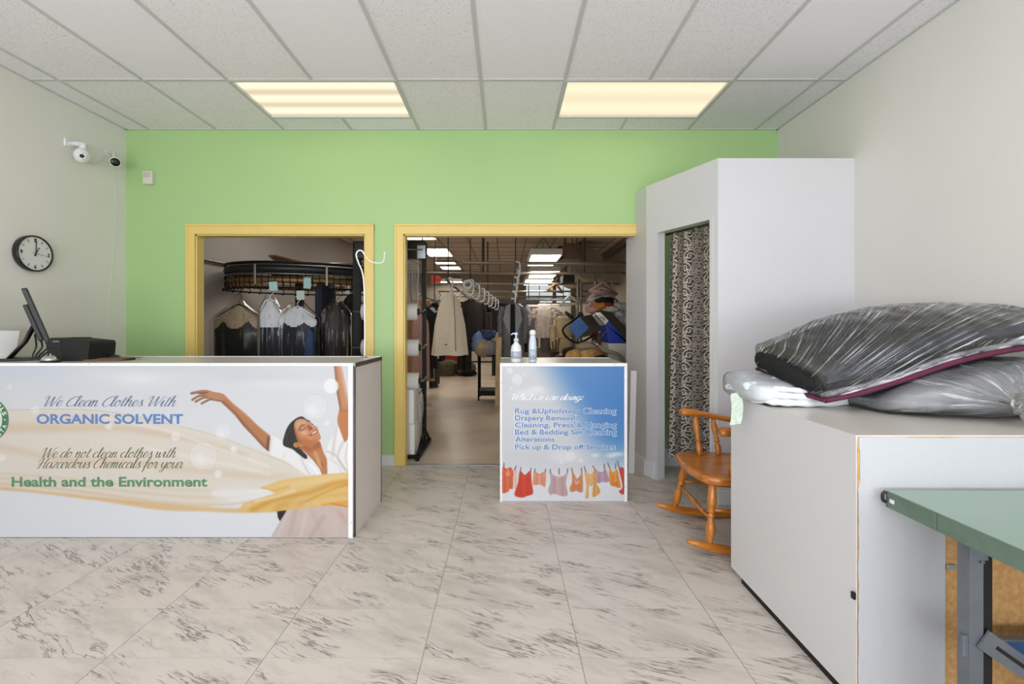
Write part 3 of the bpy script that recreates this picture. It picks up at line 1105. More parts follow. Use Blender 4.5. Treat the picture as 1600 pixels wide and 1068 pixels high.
SY = CF - 0.012
sg = MB().box(cxl, X(549.5, CF), CF - 0.01, CF - 0.001, Z(838, CF), Z(568, CF)).build('sign_panel', 'alu_white', ct)
b = MB()
b.box(cxl, X(553, CF), CF - 0.016, CF - 0.009, Z(571.2, CF), Z(566.5, CF), 0.0015)
b.box(X(545.5, CF), X(552.5, CF), CF - 0.016, CF - 0.009, Z(839, CF), Z(571, CF), 0.0015)
tr = b.build('sign_trim', 'alu_white', sg)
for px, py in ((325.5, 568.6), (528, 568.6), (139, 568.6), (-60, 568.6), (553.3 - 4, 597), (549, 816)):
    p = P(px, py, CF - 0.016)
    MB().lathe([(0.0028, 0), (0.0024, 0.0016)], 8, Matrix.Translation(p) @ Matrix.Rotation(R(90), 4, 'X')).build('screw', 'screw', sg)
MB().box(cxl, X(551, CF), CF - 0.012, CF - 0.004, Z(839.5, CF), Z(837.6, CF)).build('bottom_trim', 'dark_edge', sg)

c = Canvas(-110, 571, 545.5, 838, 1.25, (208, 210, 214))
yy = (c.gy - 571) / 267.0
c.blend(np.clip(yy * 1.1, 0, 1), (226, 229, 234), 0.8)
# soft clouds in the printed sky
for cx_, cy_, rx_, ry_, cc, al in ((60, 580, 90, 14, (194, 204, 222), .6), (200, 585, 110, 12, (216, 218, 222), .6), (400, 590, 90, 9, (196, 196, 202), .45), (440, 600, 70, 8, (222, 222, 226), .6), (330, 575, 120, 8, (196, 200, 208), .5), (100, 605, 80, 9, (204, 210, 222), .5), (215, 592, 40, 10, (228, 230, 236), .6)):
    c.blend(np.exp(-((c.gx - cx_) / rx_) ** 2 - ((c.gy - cy_) / ry_) ** 2), cc, al)
# sheer golden cloth blowing to the left
c.poly([(-110, 640), (15, 641), (90, 640), (174, 645), (230, 655), (285, 667), (338, 682), (396, 702), (443, 717), (489, 740), (440, 752), (405, 764), (380, 775), (300, 797), (247, 794), (174, 783), (81, 771), (0, 763), (-110, 757)], (220, 206, 186), 0.62, 2.0)
c.poly([(-110, 660), (14, 660), (100, 662), (188, 664), (260, 675), (300, 684), (380, 706), (380, 712), (300, 690), (250, 682), (188, 673), (80, 675), (-110, 674)], (206, 180, 150), 0.55, 3.0)
c.poly([(-110, 690), (0, 694), (67, 708), (130, 716), (203, 718), (300, 729), (400, 738), (470, 744), (400, 748), (300, 738), (203, 727), (110, 724), (0, 704), (-110, 698)], (205, 178, 148), 0.45, 3.5)
c.poly([(-110, 752), (0, 760), (81, 768), (174, 778), (300, 790), (380, 793), (440, 785), (450, 797), (382, 801), (324, 799), (247, 796), (174, 785), (81, 772.5), (0, 765), (-110, 758)], (216, 180, 128), 0.8, 1.2)
for off, al in ((0, .5), (9, .35), (17, .3)):
    c.line([(-110, 748 - off), (80, 762 - off), (250, 784 - off * 1.3), (350, 788 - off * 1.3), (440, 775 - off)], 3.5, (208, 176, 130), al, 5)
c.line([(-110, 637), (14, 640), (100, 639), (174, 644), (273, 664), (338, 681), (400, 704), (489, 740)], 1.2, (206, 184, 156), .8, 2.0)
c.line([(150, 650), (260, 672), (340, 700), (420, 728)], 3, (234, 228, 220), .6, 5)
c.line([(230, 700), (330, 720), (420, 740)], 4, (236, 230, 220), .5, 7)
# white notch of sky between the two folds
c.poly([(340, 764), (405, 762), (430, 768), (400, 777), (350, 779), (330, 772)], (232, 233, 236), 0.7, 3.0)
# woman: shirt and skirt first
shirt = [(422.9, 680), (432, 683), (442.6, 690), (457, 700), (470, 708), (479, 716), (488.7, 718), (499.9, 732.4), (505, 741), (511, 741), (510.3, 716), (508.9, 703), (517.9, 685), (522.4, 674), (525.7, 659.5), (531, 668), (537, 685), (538.7, 691), (543, 683), (546.5, 671), (549, 690), (549, 745), (489, 748), (442, 717.5), (425, 711), (419, 706)]
sm = c.poly(shirt, (232, 231, 232), 1, 0.5, curve=False)
skirt = [(450, 794), (437.5, 814), (423.4, 838), (423, 842), (549, 842), (549, 791), (520, 786), (488, 790)]
km = c.poly(skirt, (202, 186, 180), 1, 0.6, curve=False)
for a_, b_, w_, cc, al in (((462, 795), (452, 838), 7, (184, 166, 162), .5), ((478, 800), (470, 838), 4, (222, 208, 202), .6), ((505, 808), (482, 842), 8, (182, 162, 156), .5), ((488, 800), (505, 838), 6, (186, 168, 162), .4), ((530, 800), (540, 815), 7, (200, 160, 142), .5), ((525, 815), (520, 840), 12, (208, 196, 188), .6), ((450, 800), (434, 838), 4, (216, 204, 204), .6), ((520, 794), (548, 812), 6, (206, 172, 160), .5)):
    c.line([a_, b_], w_, cc, al, 6, km)
c.poly([(432.8, 797), (434, 807.8), (437.5, 814), (448, 797)], (44, 38, 36), 1, 0.4, curve=False)
for pts_, w_, cc, al in (([(536, 690), (528, 715), (545, 738)], 4, (206, 198, 194), .7), ([(526, 665), (522, 690), (520, 712)], 5, (210, 200, 194), .7), ([(509, 704), (525, 712), (540, 735)], 2.5, (196, 186, 180), .8), ([(515, 716), (530, 728), (534, 740)], 4, (220, 214, 216), .8), ([(470, 714), (476, 728), (484, 742)], 2.0, (188, 182, 184), .7), ([(484, 724), (494, 736), (499, 744)], 4, (240, 244, 250), .9), ([(443, 716), (444, 708)], 1.5, (204, 198, 192), .6), ([(544, 692), (540, 715), (546, 735)], 3, (214, 204, 200), .7), ([(510.5, 718), (511, 740)], 2, (176, 150, 130), .8), ([(424, 685), (421, 705)], 4, (208, 204, 200), .7)):
    c.line(pts_, w_, cc, al, 2.5, sm)
SK, SKD, SKL = (178, 120, 84), (120, 76, 56), (206, 160, 126)
# left arm and hand
arm = [(349.9, 615.6), (364.9, 630.5), (383.6, 645.5), (403.3, 664.7), (422.5, 680.5), (420, 705), (411, 698), (396, 681.5), (379.9, 664.7), (367, 648), (355.5, 637), (344.5, 627.0), (343, 620)]
am = c.poly(arm, SK, 1, 0.4, curve=False)
c.line([(345, 628), (367, 649), (396, 683), (420, 707)], 7, SKD, .75, 6, am)
c.line([(350, 616), (383, 646), (423, 681)], 3, SKL, .7, 4, am)
c.line([(420, 684), (418, 704)], 5, (96, 62, 56), .7, 4, am)
palm = [(310.6, 609.6), (322.8, 608.8), (335, 612), (344, 613.5), (351, 617), (348, 624), (344.3, 627.2), (334.9, 624.8), (328.4, 623.5), (322, 622), (314, 619), (312, 614)]
pm = c.poly(palm, (182, 130, 98), 1, 0.35)
for pts_, w_ in (([(324, 611.5), (311, 611.8), (299.2, 614.0)], 4.2), ([(322, 616.5), (311, 618.0), (300.4, 624.2)], 3.6), ([(325, 619.5), (316, 621.5), (305.5, 627.0)], 3.6), ([(331, 622), (322, 626), (314.8, 630)], 3.4)):
    c.line(pts_, w_, (172, 122, 92), 1, 0.8)
    c.line([(p[0] + .2, p[1] + w_ * .32) for p in pts_], w_ * .4, (104, 80, 66), .75, 1.0)
    c.line(pts_[1:], w_ * .5, (142, 118, 104), .6, 1.0)
c.line([(309, 614.8), (318, 614.4), (323, 613)], 1.2, (110, 70, 50), .8, 0.9)
c.line([(330, 624), (344, 626)], 2.5, (118, 78, 58), .7, 2)
# raised right arm
arm2 = [(521.7, 569), (533.6, 569), (538, 590.9), (541.8, 610.6), (546.5, 631.2), (547, 639.6), (546.2, 660), (546.4, 670.6), (542.6, 687.4), (538.7, 690.8), (535, 682), (526.9, 659.7), (527.8, 650), (530.6, 637.7), (525.9, 613.4), (524, 593.7)]
a2 = c.poly(arm2, (190, 134, 96), 1, 0.4, curve=False)
c.line([(522, 570), (525, 595), (528, 620), (531, 638)], 6, SKD, .6, 5, a2)
c.line([(533, 571), (540, 608), (546, 632)], 5, (214, 176, 150), .75, 4, a2)
c.poly([(530, 641), (547, 640), (546.3, 670), (539, 692), (528, 660)], (188, 118, 70), .8, 2.5, clip=a2)
c.line([(533, 640), (541, 642), (547, 638)], 1.6, (150, 92, 62), .7, 1.6, a2)
# head
neck = [(466, 700), (477.4, 706.5), (488.7, 717.8), (499.9, 732.4), (503.3, 742), (511, 742), (510, 715.5), (505.5, 706.5), (499.9, 689), (480, 688)]
nm_ = c.poly(neck, (186, 124, 80), 1, 0.4, curve=False)
c.line([(488, 700), (495, 712), (500, 730)], 5, (214, 172, 130), .7, 4, nm_)
c.line([(472, 694), (484, 702), (498, 694)], 9, (160, 88, 52), .75, 7, nm_)
c.line([(480, 708), (492, 720), (502, 736)], 2.4, (150, 92, 58), .6, 2.4, nm_)
c.line([(503, 722), (504.5, 728)], 1.5, (128, 76, 48), .7, 1.5)
c.line([(509, 716), (509.5, 740)], 2, (150, 100, 70), .6, 2, nm_)
hair = [(442.6, 695), (444.2, 680), (450.4, 665), (460.6, 654.6), (470.7, 650.2), (477, 653.4), (483, 658), (478, 659), (468, 657), (463, 664), (464, 680), (468, 692), (470, 701), (479.7, 711.5), (477.4, 716.8), (466, 708.8), (457, 701.5)]
c.poly(hair, (44, 40, 40), 1, 0.4)
c.line([(452, 668), (448, 680), (447, 692)], 4, (62, 58, 60), .5, 4)
face = [(461.5, 657.5), (470.7, 653.6), (481.9, 657.6), (487.5, 661.4), (491.5, 664.5), (495.6, 667.4), (497.6, 672.8), (501.2, 682), (499.9, 686.6), (494, 690.5), (482, 694), (470.5, 696), (465, 688), (461.6, 678), (459.6, 667)]
fm = c.poly(face, (196, 136, 98), 1, 0.4)
c.poly([(462, 662), (470, 656), (480, 659), (476, 663), (468, 665), (463, 672)], (206, 164, 132), .8, 1.5, clip=fm)
c.poly([(462, 676), (470, 684), (484, 685), (497, 688), (484, 696), (468, 695)], (178, 100, 56), .75, 3.0, clip=fm)
c.poly([(470, 674), (478, 672.5), (481, 676), (476, 679), (471, 678)], (226, 178, 138), .8, 1.6, clip=fm)
c.poly([(481, 681), (490, 684), (488, 687), (482, 685)], (220, 154, 100), .7, 1.4, clip=fm)
c.line([(460.5, 668), (464, 682), (470, 692)], 3.5, (140, 84, 60), .6, 3, fm)
c.line([(467.0, 671.5), (469.6, 666), (472.5, 663.8), (475.6, 663.4)], 1.5, (96, 58, 42), .9, 1.0, fm)
c.poly([(469.4, 671.6), (472.5, 667.8), (477, 667.4), (475.5, 670.2)], (206, 148, 128), .9, .8, clip=fm)
c.line([(469.0, 672.2), (472.8, 671.0), (476.0, 669.0), (477.8, 667.6)], 1.1, (64, 38, 32), .95, .7, fm)
c.poly([(479.5, 665), (483, 663), (487, 666.5), (488.5, 669.5), (484.6, 670.6), (482.5, 672)], (150, 84, 58), .85, 1.0, clip=fm)
c.line([(483.5, 661.5), (488, 665), (490.2, 668)], 1.8, (216, 160, 134), .8, 1.2, fm)
c.line([(484, 671.2), (487.6, 668.6)], 1.2, (92, 48, 36), .9, .9, fm)
c.line([(479.7, 657.2), (482, 656.9), (484.6, 658.6)], 1.4, (62, 40, 36), .95, .8)
c.line([(486.8, 661.4), (488.4, 663.0)], 1.3, (54, 38, 38), .95, .8)
mo = [(483.8, 679.4), (487.5, 676.6), (491.5, 672.6), (494.6, 671.2), (496, 672.8), (494, 676), (489.8, 679), (486, 680.2)]
c.poly(mo, (140, 62, 48), .95, .5, clip=fm)
c.poly([(487.4, 677.4), (491.4, 673.8), (494.4, 672.6), (494.2, 674.2), (490.6, 676.8), (488.2, 678.2)], (250, 236, 226), 1, .35)
c.line([(483.0, 680.2), (485, 679.4)], 1.3, (110, 54, 40), .8, 1)
c.disc(463.6, 694.6, 5.2, (198, 138, 88), 1, 1.0, 4.2)
c.line([(460.5, 693), (464, 691.6), (467, 694), (465, 697)], 1.0, (130, 76, 40), .8, 1.0)
c.line([(462.5, 695), (465, 695.5)], 1.2, (110, 62, 36), .8, 1.0)
c.disc(468.2, 700, 0.9, (196, 188, 186), .9)
# golden scarf band over the woman
scarf = [(405.9, 762.2), (435, 750.4), (464.4, 745.2), (499.5, 741), (530, 738.6), (549, 737), (549, 793.2), (535, 791), (520.6, 787.9), (487.8, 793), (450.4, 796), (432.8, 798.6), (400, 800), (370, 800), (380, 786), (430, 770), (420, 765)]
gm = c.poly(scarf, (222, 186, 116), .86, .7, curve=False)
for pts_, w_, cc, al, so in (([(395, 796), (430, 780), (480, 770), (520, 756), (549, 752)], 9, (200, 148, 62), .75, 8), ([(440, 760), (490, 752), (549, 742)], 6, (230, 200, 140), .8, 6), ([(405, 762), (425, 766), (450, 760)], 5, (216, 176, 88), .7, 4), ([(475, 781), (510, 774), (549, 770)], 8, (218, 174, 92), .7, 8), ([(432, 797), (440, 789), (470, 785)], 11, (212, 164, 84), .8, 8), ([(505, 789), (530, 786), (549, 784)], 6, (226, 158, 66), .9, 5), ([(549, 792), (530, 789), (518, 787.5)], 3, (204, 120, 52), .8, 3), ([(520, 760), (549, 758)], 8, (226, 170, 84), .7, 7), ([(545, 742), (548, 757)], 5, (232, 170, 84), .8, 4), ([(455, 790), (470, 779), (480, 779), (482, 794)], 8, (222, 184, 130), .6, 6), ([(400, 782), (430, 776), (460, 766)], 4, (234, 214, 172), .8, 5), ([(478, 783), (510, 768), (549, 754)], 2.5, (186, 132, 46), .5, 4)):
    c.line(pts_, w_, cc, al, so, gm)
# bubbles
for bx, by, br in ((492, 635.2, 19), (511.4, 660, 5), (348, 673.6, 13), (317.7, 712, 21.5), (365.7, 701.7, 6), (341, 740, 6.5), (-14, 730, 15)):
    c.disc(bx, by, br * .93, (236, 238, 240), .22, br * .5)
    c.disc(bx - br * .25, by + br * .3, br * .4, (246, 246, 246), .35, br * .6)
    c.ring(bx, by, br, 1.2, (188, 190, 192), .38, 1.6)
    c.ring(bx, by, br * .92, 1.0, (244, 245, 246), .4, 1.6)
for bx, by, br in ((517.5, 603, 11.5), (55, 640, 6.5), (170, 665, 6), (274, 682, 7), (15, 605, 4), (4, 715, 5), (341, 740, 5), (365, 700, 4)):
    c.disc(bx, by, br, (233, 235, 237), .85 if br > 8 else .5, 2.2)
# round green badge
c.disc(-22, 655.5, 35.8, (78, 124, 92), 1, .8)
c.disc(-22, 655.5, 25.5, (224, 232, 226), 1, .8)
c.ring(-22, 655.5, 33.6, .6, (120, 160, 130), .7, .8)
c.disc(7.6, 655.5, 1.3, (226, 238, 228), 1, .6)
c.a *= 0.91
c.mesh('sign_print', 'sign_print', lambda gx_, gy_: np.stack([(gx_ - CX) * SY / F, np.full_like(gx_, SY), H - (gy_ - CY) * SY / F], -1), sg)
LYR = SY - 0.0008
script_mesh('lettering', 'We Clean Clothes With', 70, 275, 619, 634.5, LYR, 'ink_slate', sg)
text_mesh('lettering', 'ORGANIC SOLVENT', 57, 286, 646.8, 661.3, LYR, 'ink_blue', sg, 0.03)
script_mesh('lettering', 'We do not clean clothes with', 67, 275, 699.6, 714.5, LYR, 'ink_olive', sg)
script_mesh('lettering', 'Hazardous Chemicals for your', 57, 286, 715.5, 731, LYR, 'ink_olive', sg)
text_mesh('lettering', 'Health and the Environment', 18, 324, 744.8, 759.3, LYR, 'ink_green', sg, 0.03)


def badge_letters(word, a0, step, top_out, r, parent):
    """letters around the badge ring"""
    for k, ch in enumerate(word):
        o = text_mesh('lettering', ch, 0, 5.0, 0, 6.2, LYR, 'ink_badge', parent, 0.02)
        a = R(a0 + step * k)
        cxp, cyp = -22 + r * math.cos(a), 655.5 - r * math.sin(a)
        p = P(cxp, cyp, LYR)
        h = Z(0, LYR) - Z(6.2, LYR)
        for v in o.data.vertices:
            v.co.z -= h / 2
        ang_ = a - R(90) if top_out else a + R(90)
        rm = Matrix.Rotation(-ang_, 3, 'Y')
        for v in o.data.vertices:
            v.co = rm @ v.co
        o.location = p
        WORLD[o.name] = p
        o.matrix_parent_inverse = Matrix.Translation(-WORLD[parent.name])


badge_letters('ALS', 45, -13, True, 30.2, sg)
badge_letters('STA', -48, 14, False, 30.2, sg)

# ------------------------------------------------------------------ small sign counter (kiosk)
KF, KB, KT = 3.343, 3.896, 0.997
kx0, kx1 = X(781.5, KF), X(979, KF)
kt = thing('sign_counter', 'small counter with blue sky sign listing the cleaning services', 'counter', ((kx0 + kx1) / 2, (KF + KB) / 2, 0))
MB().box(kx0 + 0.004, kx1 - 0.004, KF + 0.002, KB, 0.005, KT - 0.02).build('body', 'grey_side', kt)
MB().box(kx0, kx1, KF, KB + 0.004, KT - 0.02, KT, 0.002).build('worktop', 'taupe_top', kt)
MB().box(kx0, kx1, KB + 0.003, KB + 0.012, KT - 0.02, KT + 0.004).build('rear_trim', 'alu_white', kt)
sg2 = MB().box(kx0, kx1, KF - 0.008, KF + 0.001, Z(782, KF), Z(567, KF)).build('sign_panel', 'alu_white', kt)
b = MB()
b.box(kx0 - 0.001, kx1 + 0.002, KF - 0.014, KF - 0.007, Z(571.8, KF), Z(566.8, KF), 0.001)
b.box(kx0 - 0.001, X(784.5, KF), KF - 0.014, KF - 0.007, Z(782.5, KF), Z(571, KF), 0.001)
b.box(X(974.8, KF), kx1 + 0.002, KF - 0.014, KF - 0.007, Z(782.5, KF), Z(571, KF), 0.001)
b.build('sign_trim', 'alu_white', sg2)
MB().box(kx0 - 0.001, kx1 + 0.002, KF - 0.013, KF - 0.004, Z(783.3, KF), Z(781.5, KF)).build('bottom_trim', 'alu_grey', sg2)
for px, py in ((804, 569.2), (961, 569.2), (783.5, 598), (977, 594), (977, 760), (783, 750)):
    MB().lathe([(0.003, 0), (0.0026, 0.0016)], 8, Matrix.Translation(P(px, py, KF - 0.014)) @ Matrix.Rotation(R(90), 4, 'X')).build('screw', 'screw', sg2)
K2 = KF - 0.0095
c = Canvas(784, 571, 975.2, 781.8, 1.6, (214, 215, 220))
u = (c.gx - 784) / 191.0
v = (c.gy - 571) / 211.0
blue = np.clip((u - 0.22 - v * 0.55 + np.clip(0.35 - v, 0, 1) * 0.12) / 0.42, 0, 1)
blue = blue * blue * (3 - 2 * blue)
down = np.clip((0.80 - v) / 0.25, 0, 1)
deep = np.array((78, 134, 198)) * (1 - v[..., None]) + np.array((118, 176, 222)) * v[..., None]
m = (blue * down)[..., None]
c.a = c.a * (1 - m * .96) + deep / 255.0 * m * .96
c.blend(np.exp(-((u - 0.95) / .5) ** 2 - ((v - .33) / .35) ** 2) * blue * down, (58, 122, 196), .5)
c.blend(np.clip((v - 0.72) / 0.16, 0, 1), (228, 231, 238), .95)
for cx_, cy_, rx_, ry_, al in ((826, 614, 22, 6, .6), (838, 608, 12, 5, .7), (880, 712, 22, 9, .55), (930, 711, 6, 3, .8), (964, 709, 12, 3, .85), (955, 712, 8, 2.5, .8)):
    c.blend(np.exp(-((c.gx - cx_) / rx_) ** 2 - ((c.gy - cy_) / ry_) ** 2), (240, 242, 246), al)
for bx, by, br in ((808, 592.5, 8.5), (796.5, 578.5, 5), (819.5, 585, 1.8), (798.5, 607, 2.2), (891, 713, 8), (877, 721, 3.5), (907, 719, 3)):
    c.disc(bx, by, br, (234, 235, 238), .75, 1.5)


def CL(pts):
    return [(775 + a / 7.62, 710 + b / 7.62) for a, b in pts]


cloth = [
    ([(215, 180), (245, 185), (250, 300), (240, 400), (215, 390)], (230, 190, 164), .7),
    ([(65, 185), (95, 150), (130, 165), (180, 150), (210, 215), (205, 260), (200, 400), (165, 405), (145, 440), (65, 440)], (222, 106, 74), 1),
    ([(455, 200), (520, 228), (590, 205), (585, 380), (530, 355), (440, 358), (445, 280)], (226, 150, 122), 1),
    ([(285, 195), (345, 240), (410, 195), (425, 330), (440, 460), (370, 490), (310, 510), (222, 478), (262, 330)], (208, 70, 52), 1),
    ([(640, 205), (690, 245), (750, 260), (810, 245), (857, 200), (832, 340), (855, 470), (800, 495), (690, 465), (650, 480), (622, 420), (650, 320)], (196, 166, 166), 1),
    ([(905, 205), (935, 240), (965, 285), (1000, 250), (1027, 205), (1035, 400), (1020, 450), (955, 432), (890, 442), (878, 390), (905, 330)], (216, 138, 92), 1),
    ([(1185, 180), (1220, 200), (1265, 205), (1308, 178), (1347, 315), (1270, 325), (1192, 330)], (186, 152, 172), 1),
    ([(1055, 195), (1080, 200), (1098, 330), (1105, 500), (1085, 520), (1062, 508), (1075, 380)], (226, 178, 106), 1),
    ([(1090, 215), (1125, 240), (1160, 215), (1150, 360), (1105, 360)], (230, 178, 120), 1),
    ([(1160, 195), (1195, 210), (1195, 330), (1242, 440), (1150, 502), (1158, 330)], (224, 164, 86), 1),
    ([(1350, 160), (1395, 210), (1440, 175), (1470, 300), (1485, 392), (1420, 382), (1355, 345)], (228, 150, 66), 1),
    ([(1468, 175), (1528, 180), (1528, 460), (1462, 435), (1508, 380)], (204, 72, 54), 1),
]
for pts_, cc, al in cloth:
    mk_ = c.poly(CL(pts_), cc, al, .35)
    xs_ = [p[0] for p in pts_]
    ys_ = [p[1] for p in pts_]
    dk = tuple(int(q * .8) for q in cc)
    lt = tuple(min(255, int(q * 1.12 + 12)) for q in cc)
    for fr, col_ in ((.3, dk), (.5, lt), (.72, dk)):
        xm = min(xs_) + fr * (max(xs_) - min(xs_))
        c.line(CL([(xm, min(ys_)), (xm + 12 * (fr - .5), max(ys_))]), 1.6, col_, .45, 2.2, mk_, False)
    c.line(CL([(min(xs_), min(ys_) + 20), ((min(xs_) + max(xs_)) / 2, min(ys_) + 75), (max(xs_), min(ys_) + 20)]), 1.0, lt, .5, 1.5, mk_)
for pts_, cc in (([(930, 280), (960, 330), (1000, 290), (985, 340), (945, 345)], (232, 200, 180)), ([(110, 240), (150, 180), (170, 250)], (232, 160, 134)), ([(1380, 330), (1440, 340), (1430, 370)], (214, 96, 52)), ([(940, 360), (1010, 365), (1000, 420), (940, 410)], (202, 128, 108))):
    c.poly(CL(pts_), cc, .7, .6)
for a_, b_ in (((95, 100), (93, 150)), ((240, 135), (220, 182)), ((293, 150), (290, 205)), ((418, 160), (411, 200)), ((465, 170), (460, 205)), ((590, 170), (588, 205)), ((645, 175), (649, 215)), ((750, 165), (752, 232)), ((853, 170), (850, 205)), ((900, 160), (911, 208)), ((1018, 158), (1018, 210)), ((1052, 140), (1066, 192)), ((1155, 135), (1182, 185)), ((1290, 115), (1290, 172)), ((1330, 100), (1356, 160)), ((1425, 110), (1421, 162)), ((1443, 75), (1476, 182))):
    c.line(CL([a_, b_]), 1.5, (84, 70, 78), .85, .9, None, False)
c.a *= 0.91
c.mesh('sign_print', 'sign_print', lambda gx_, gy_: np.stack([(gx_ - CX) * K2 / F, np.full_like(gx_, K2), H - (gy_ - CY) * K2 / F], -1), sg2)
script_mesh('lettering', 'What we are doing:', 800, 912, 615, 624.5, K2 - 0.0009, 'ink_white', sg2, 0.16)
for txt, x1_, yc, yb in (('Rug &Upholstery Cleaning', 962.5, 637.6, 645.6), ('Drapery Removal,', 902, 648.5, 656.5), ('Cleaning, Press & Hanging', 963, 659.3, 667.3), ('Bed & Bedding Set Cleaning', 963, 670.6, 678.6), ('Alterations', 867, 681.8, 689.8), ('Pick up & Drop off Services', 961.5, 693.8, 701.8)):
    text_mesh('lettering', txt, 803.2, x1_ + .6, yc - .3, yb + .2, K2 - 0.0006, 'ink_white', sg2, 0.04)
    text_mesh('lettering', txt, 804.3, x1_, yc, yb, K2 - 0.0014, 'ink_steel', sg2, 0.02)
# bottles on the kiosk
pb = P(806.5, 567, KF + 0.12)
pb.z = KT
t = thing('pump_bottle', 'white pump soap bottle with pale label on small sign counter', 'bottle', pb)
MB().lathe([(0.036, 0), (0.041, 0.008), (0.041, 0.09), (0.036, 0.125), (0.02, 0.142), (0.016, 0.15), (0.016, 0.157)], 28, Matrix.Translation(pb)).build('bottle_body', 'bottle_white', t)
MB().lathe([(0.0418, 0.03), (0.0418, 0.085)], 28, Matrix.Translation(pb)).build('paper_label', 'label_grey', t)
b = MB()
b.lathe([(0.019, 0.157), (0.019, 0.178), (0.008, 0.182), (0.008, 0.205), (0.014, 0.208), (0.014, 0.222), (0.008, 0.226)], 20, Matrix.Translation(pb))
b.tube([pb + Vector((0.004, 0, 0.217)), pb + Vector((-0.024, -0.01, 0.217)), pb + Vector((-0.038, -0.014, 0.208))], [0.007, 0.006, 0.005], 8)
b.build('pump', 'bottle_blue', t)
pb2 = P(832.3, 567, KF + 0.10)
pb2.z = KT
t = thing('lotion_bottle', 'tall slim pale blue bottle with round cap on small sign counter', 'bottle', pb2)
MB().lathe([(0.026, 0), (0.0295, 0.008), (0.0295, 0.12), (0.027, 0.16), (0.021, 0.195), (0.018, 0.205)], 28, Matrix.Translation(pb2)).build('bottle_body', 'bottle_blue', t)
MB().lathe([(0.0185, 0.205), (0.024, 0.212), (0.0245, 0.228), (0.019, 0.241), (0.006, 0.246)], 24, Matrix.Translation(pb2)).build('cap', 'bottle_white', t)
MB().lathe([(0.0301, 0.025), (0.0301, 0.10)], 28, Matrix.Translation(pb2)).build('paper_label', 'label_grey', t)
# white board leaning in the gap beside the kiosk
b = MB()
b.obox((1.095, 3.97, 0.44), 0.05, 0.014, 0.88, (R(-2), R(2), 0))
tag(b.build('board', 'white_laminate'), 'narrow white board leaning in gap between small counter and booth', 'board')

# ------------------------------------------------------------------ things on the walls
# clock on the left wall
CYW = 3.334
cc_ = Vector((XL, CYW, Z(396, CYW)))
rotX = Matrix.Translation(cc_) @ Matrix.Rotation(R(90), 4, 'Y')            # local Z -> +X (out of the wall)
t = thing('wall_clock', 'round black rimmed wall clock with white face on grey wall', 'clock', cc_)
MB().lathe([(0.118, 0.0), (0.129, 0.006), (0.131, 0.04), (0.127, 0.045), (0.121, 0.045), (0.119, 0.036), (0.03, 0.0355)], 48, rotX).build('case', 'black_satin', t)
fc = MB().lathe([(0.119, 0.0362), (0.119, 0.0372)], 48, rotX).build('dial', 'clock_face', t)


def dial(r, deg, h=0.0385):                    # deg clockwise from twelve, seen from the room (viewer's right is +Y)
    a = R(deg)
    return cc_ + Vector((h, r * math.sin(a), r * math.cos(a)))


b = MB()
for k in range(12):
    if k % 3:
        b.tube([dial(0.088, 30 * k), dial(0.108, 30 * k)], 0.0028, 6, flat=0.4)
nums = {0: [[(-.5, .6), (-.3, 1), (-.3, -1)], [(.05, .6), (.35, 1), (.6, .5), (.05, -1), (.65, -1)]], 3: [[(-.4, .8), (.1, 1), (.35, .5), (-.1, .1), (.4, -.4), (0, -1), (-.4, -.8)]],
        6: [[(.4, .9), (-.2, .6), (-.4, -.4), (0, -1), (.4, -.5), (0, 0), (-.4, -.4)]], 9: [[(-.4, -.9), (.2, -.6), (.4, .4), (0, 1), (-.4, .5), (0, 0), (.4, .4)]]}
for k, st in nums.items():
    base_ = dial(0.096, 30 * k)
    for s_ in st:
        pts = crom([(p[0], p[1], 0) for p in s_], 4)
        b.tube([base_ + Vector((0, p.x * 0.012, p.y * 0.0125)) for p in pts], 0.0025, 6, flat=1.0)
b.build('markings', 'black_plastic', fc)
MB().tube([dial(-0.018, 30, .040), dial(0.055, 30, .040)], [0.0045, 0.0035], 6, flat=0.4).build('hour_hand', 'black_plastic', t)
MB().tube([dial(-0.02, 3, .042), dial(0.09, 3, .042)], [0.004, 0.003], 6, flat=0.4).build('minute_hand', 'black_plastic', t)
MB().tube([dial(-0.025, 97, .0435), dial(0.09, 97, .0435)], 0.0012, 6).build('second_hand', 'black_plastic', t)

# white pan camera on an arm
Y1 = 3.70
h1 = P(128, 243, 3.62)
w1 = Vector((XL, 3.62, Z(224, 3.62)))
t = thing('security_camera', 'white round-headed security camera hanging from a wall arm', 'security camera', w1)
b = MB()
b.obox(w1 + Vector((0.008, 0, 0)), 0.016, 0.07, 0.06, bevel=0.004)
b.tube([w1, w1 + Vector((0.07, 0.01, 0.0)), w1 + Vector((0.12, 0.012, -0.012)), h1 + Vector((0, 0, 0.05))], [0.016, 0.02, 0.022, 0.024], 12)
b.build('wall_arm', 'white_plastic', t)
hd = MB().ball(h1, 0.052, 0.052, 0.058, 24).build('head', 'white_plastic', t)
dirc = (Vector((0, 0, 1.05)) - h1).normalized()
q = dirc.to_track_quat('Z', 'Y').to_matrix().to_4x4()
b = MB()
b.lathe([(0.03, 0.040), (0.028, 0.055), (0.02, 0.056)], 20, Matrix.Translation(h1) @ q)
b.mi = 1
b.lathe([(0.015, 0.0565), (0.010, 0.0575)], 20, Matrix.Translation(h1) @ q)
for k in range(5):
    a = k * 1.2566
    b.lathe([(0.0028, 0.056), (0.002, 0.0575)], 8, Matrix.Translation(h1) @ q @ Matrix.Translation((0.0235 * math.cos(a), 0.0235 * math.sin(a), -.001)))
b.build('lens', ['white_plastic', 'lens_black'], hd)
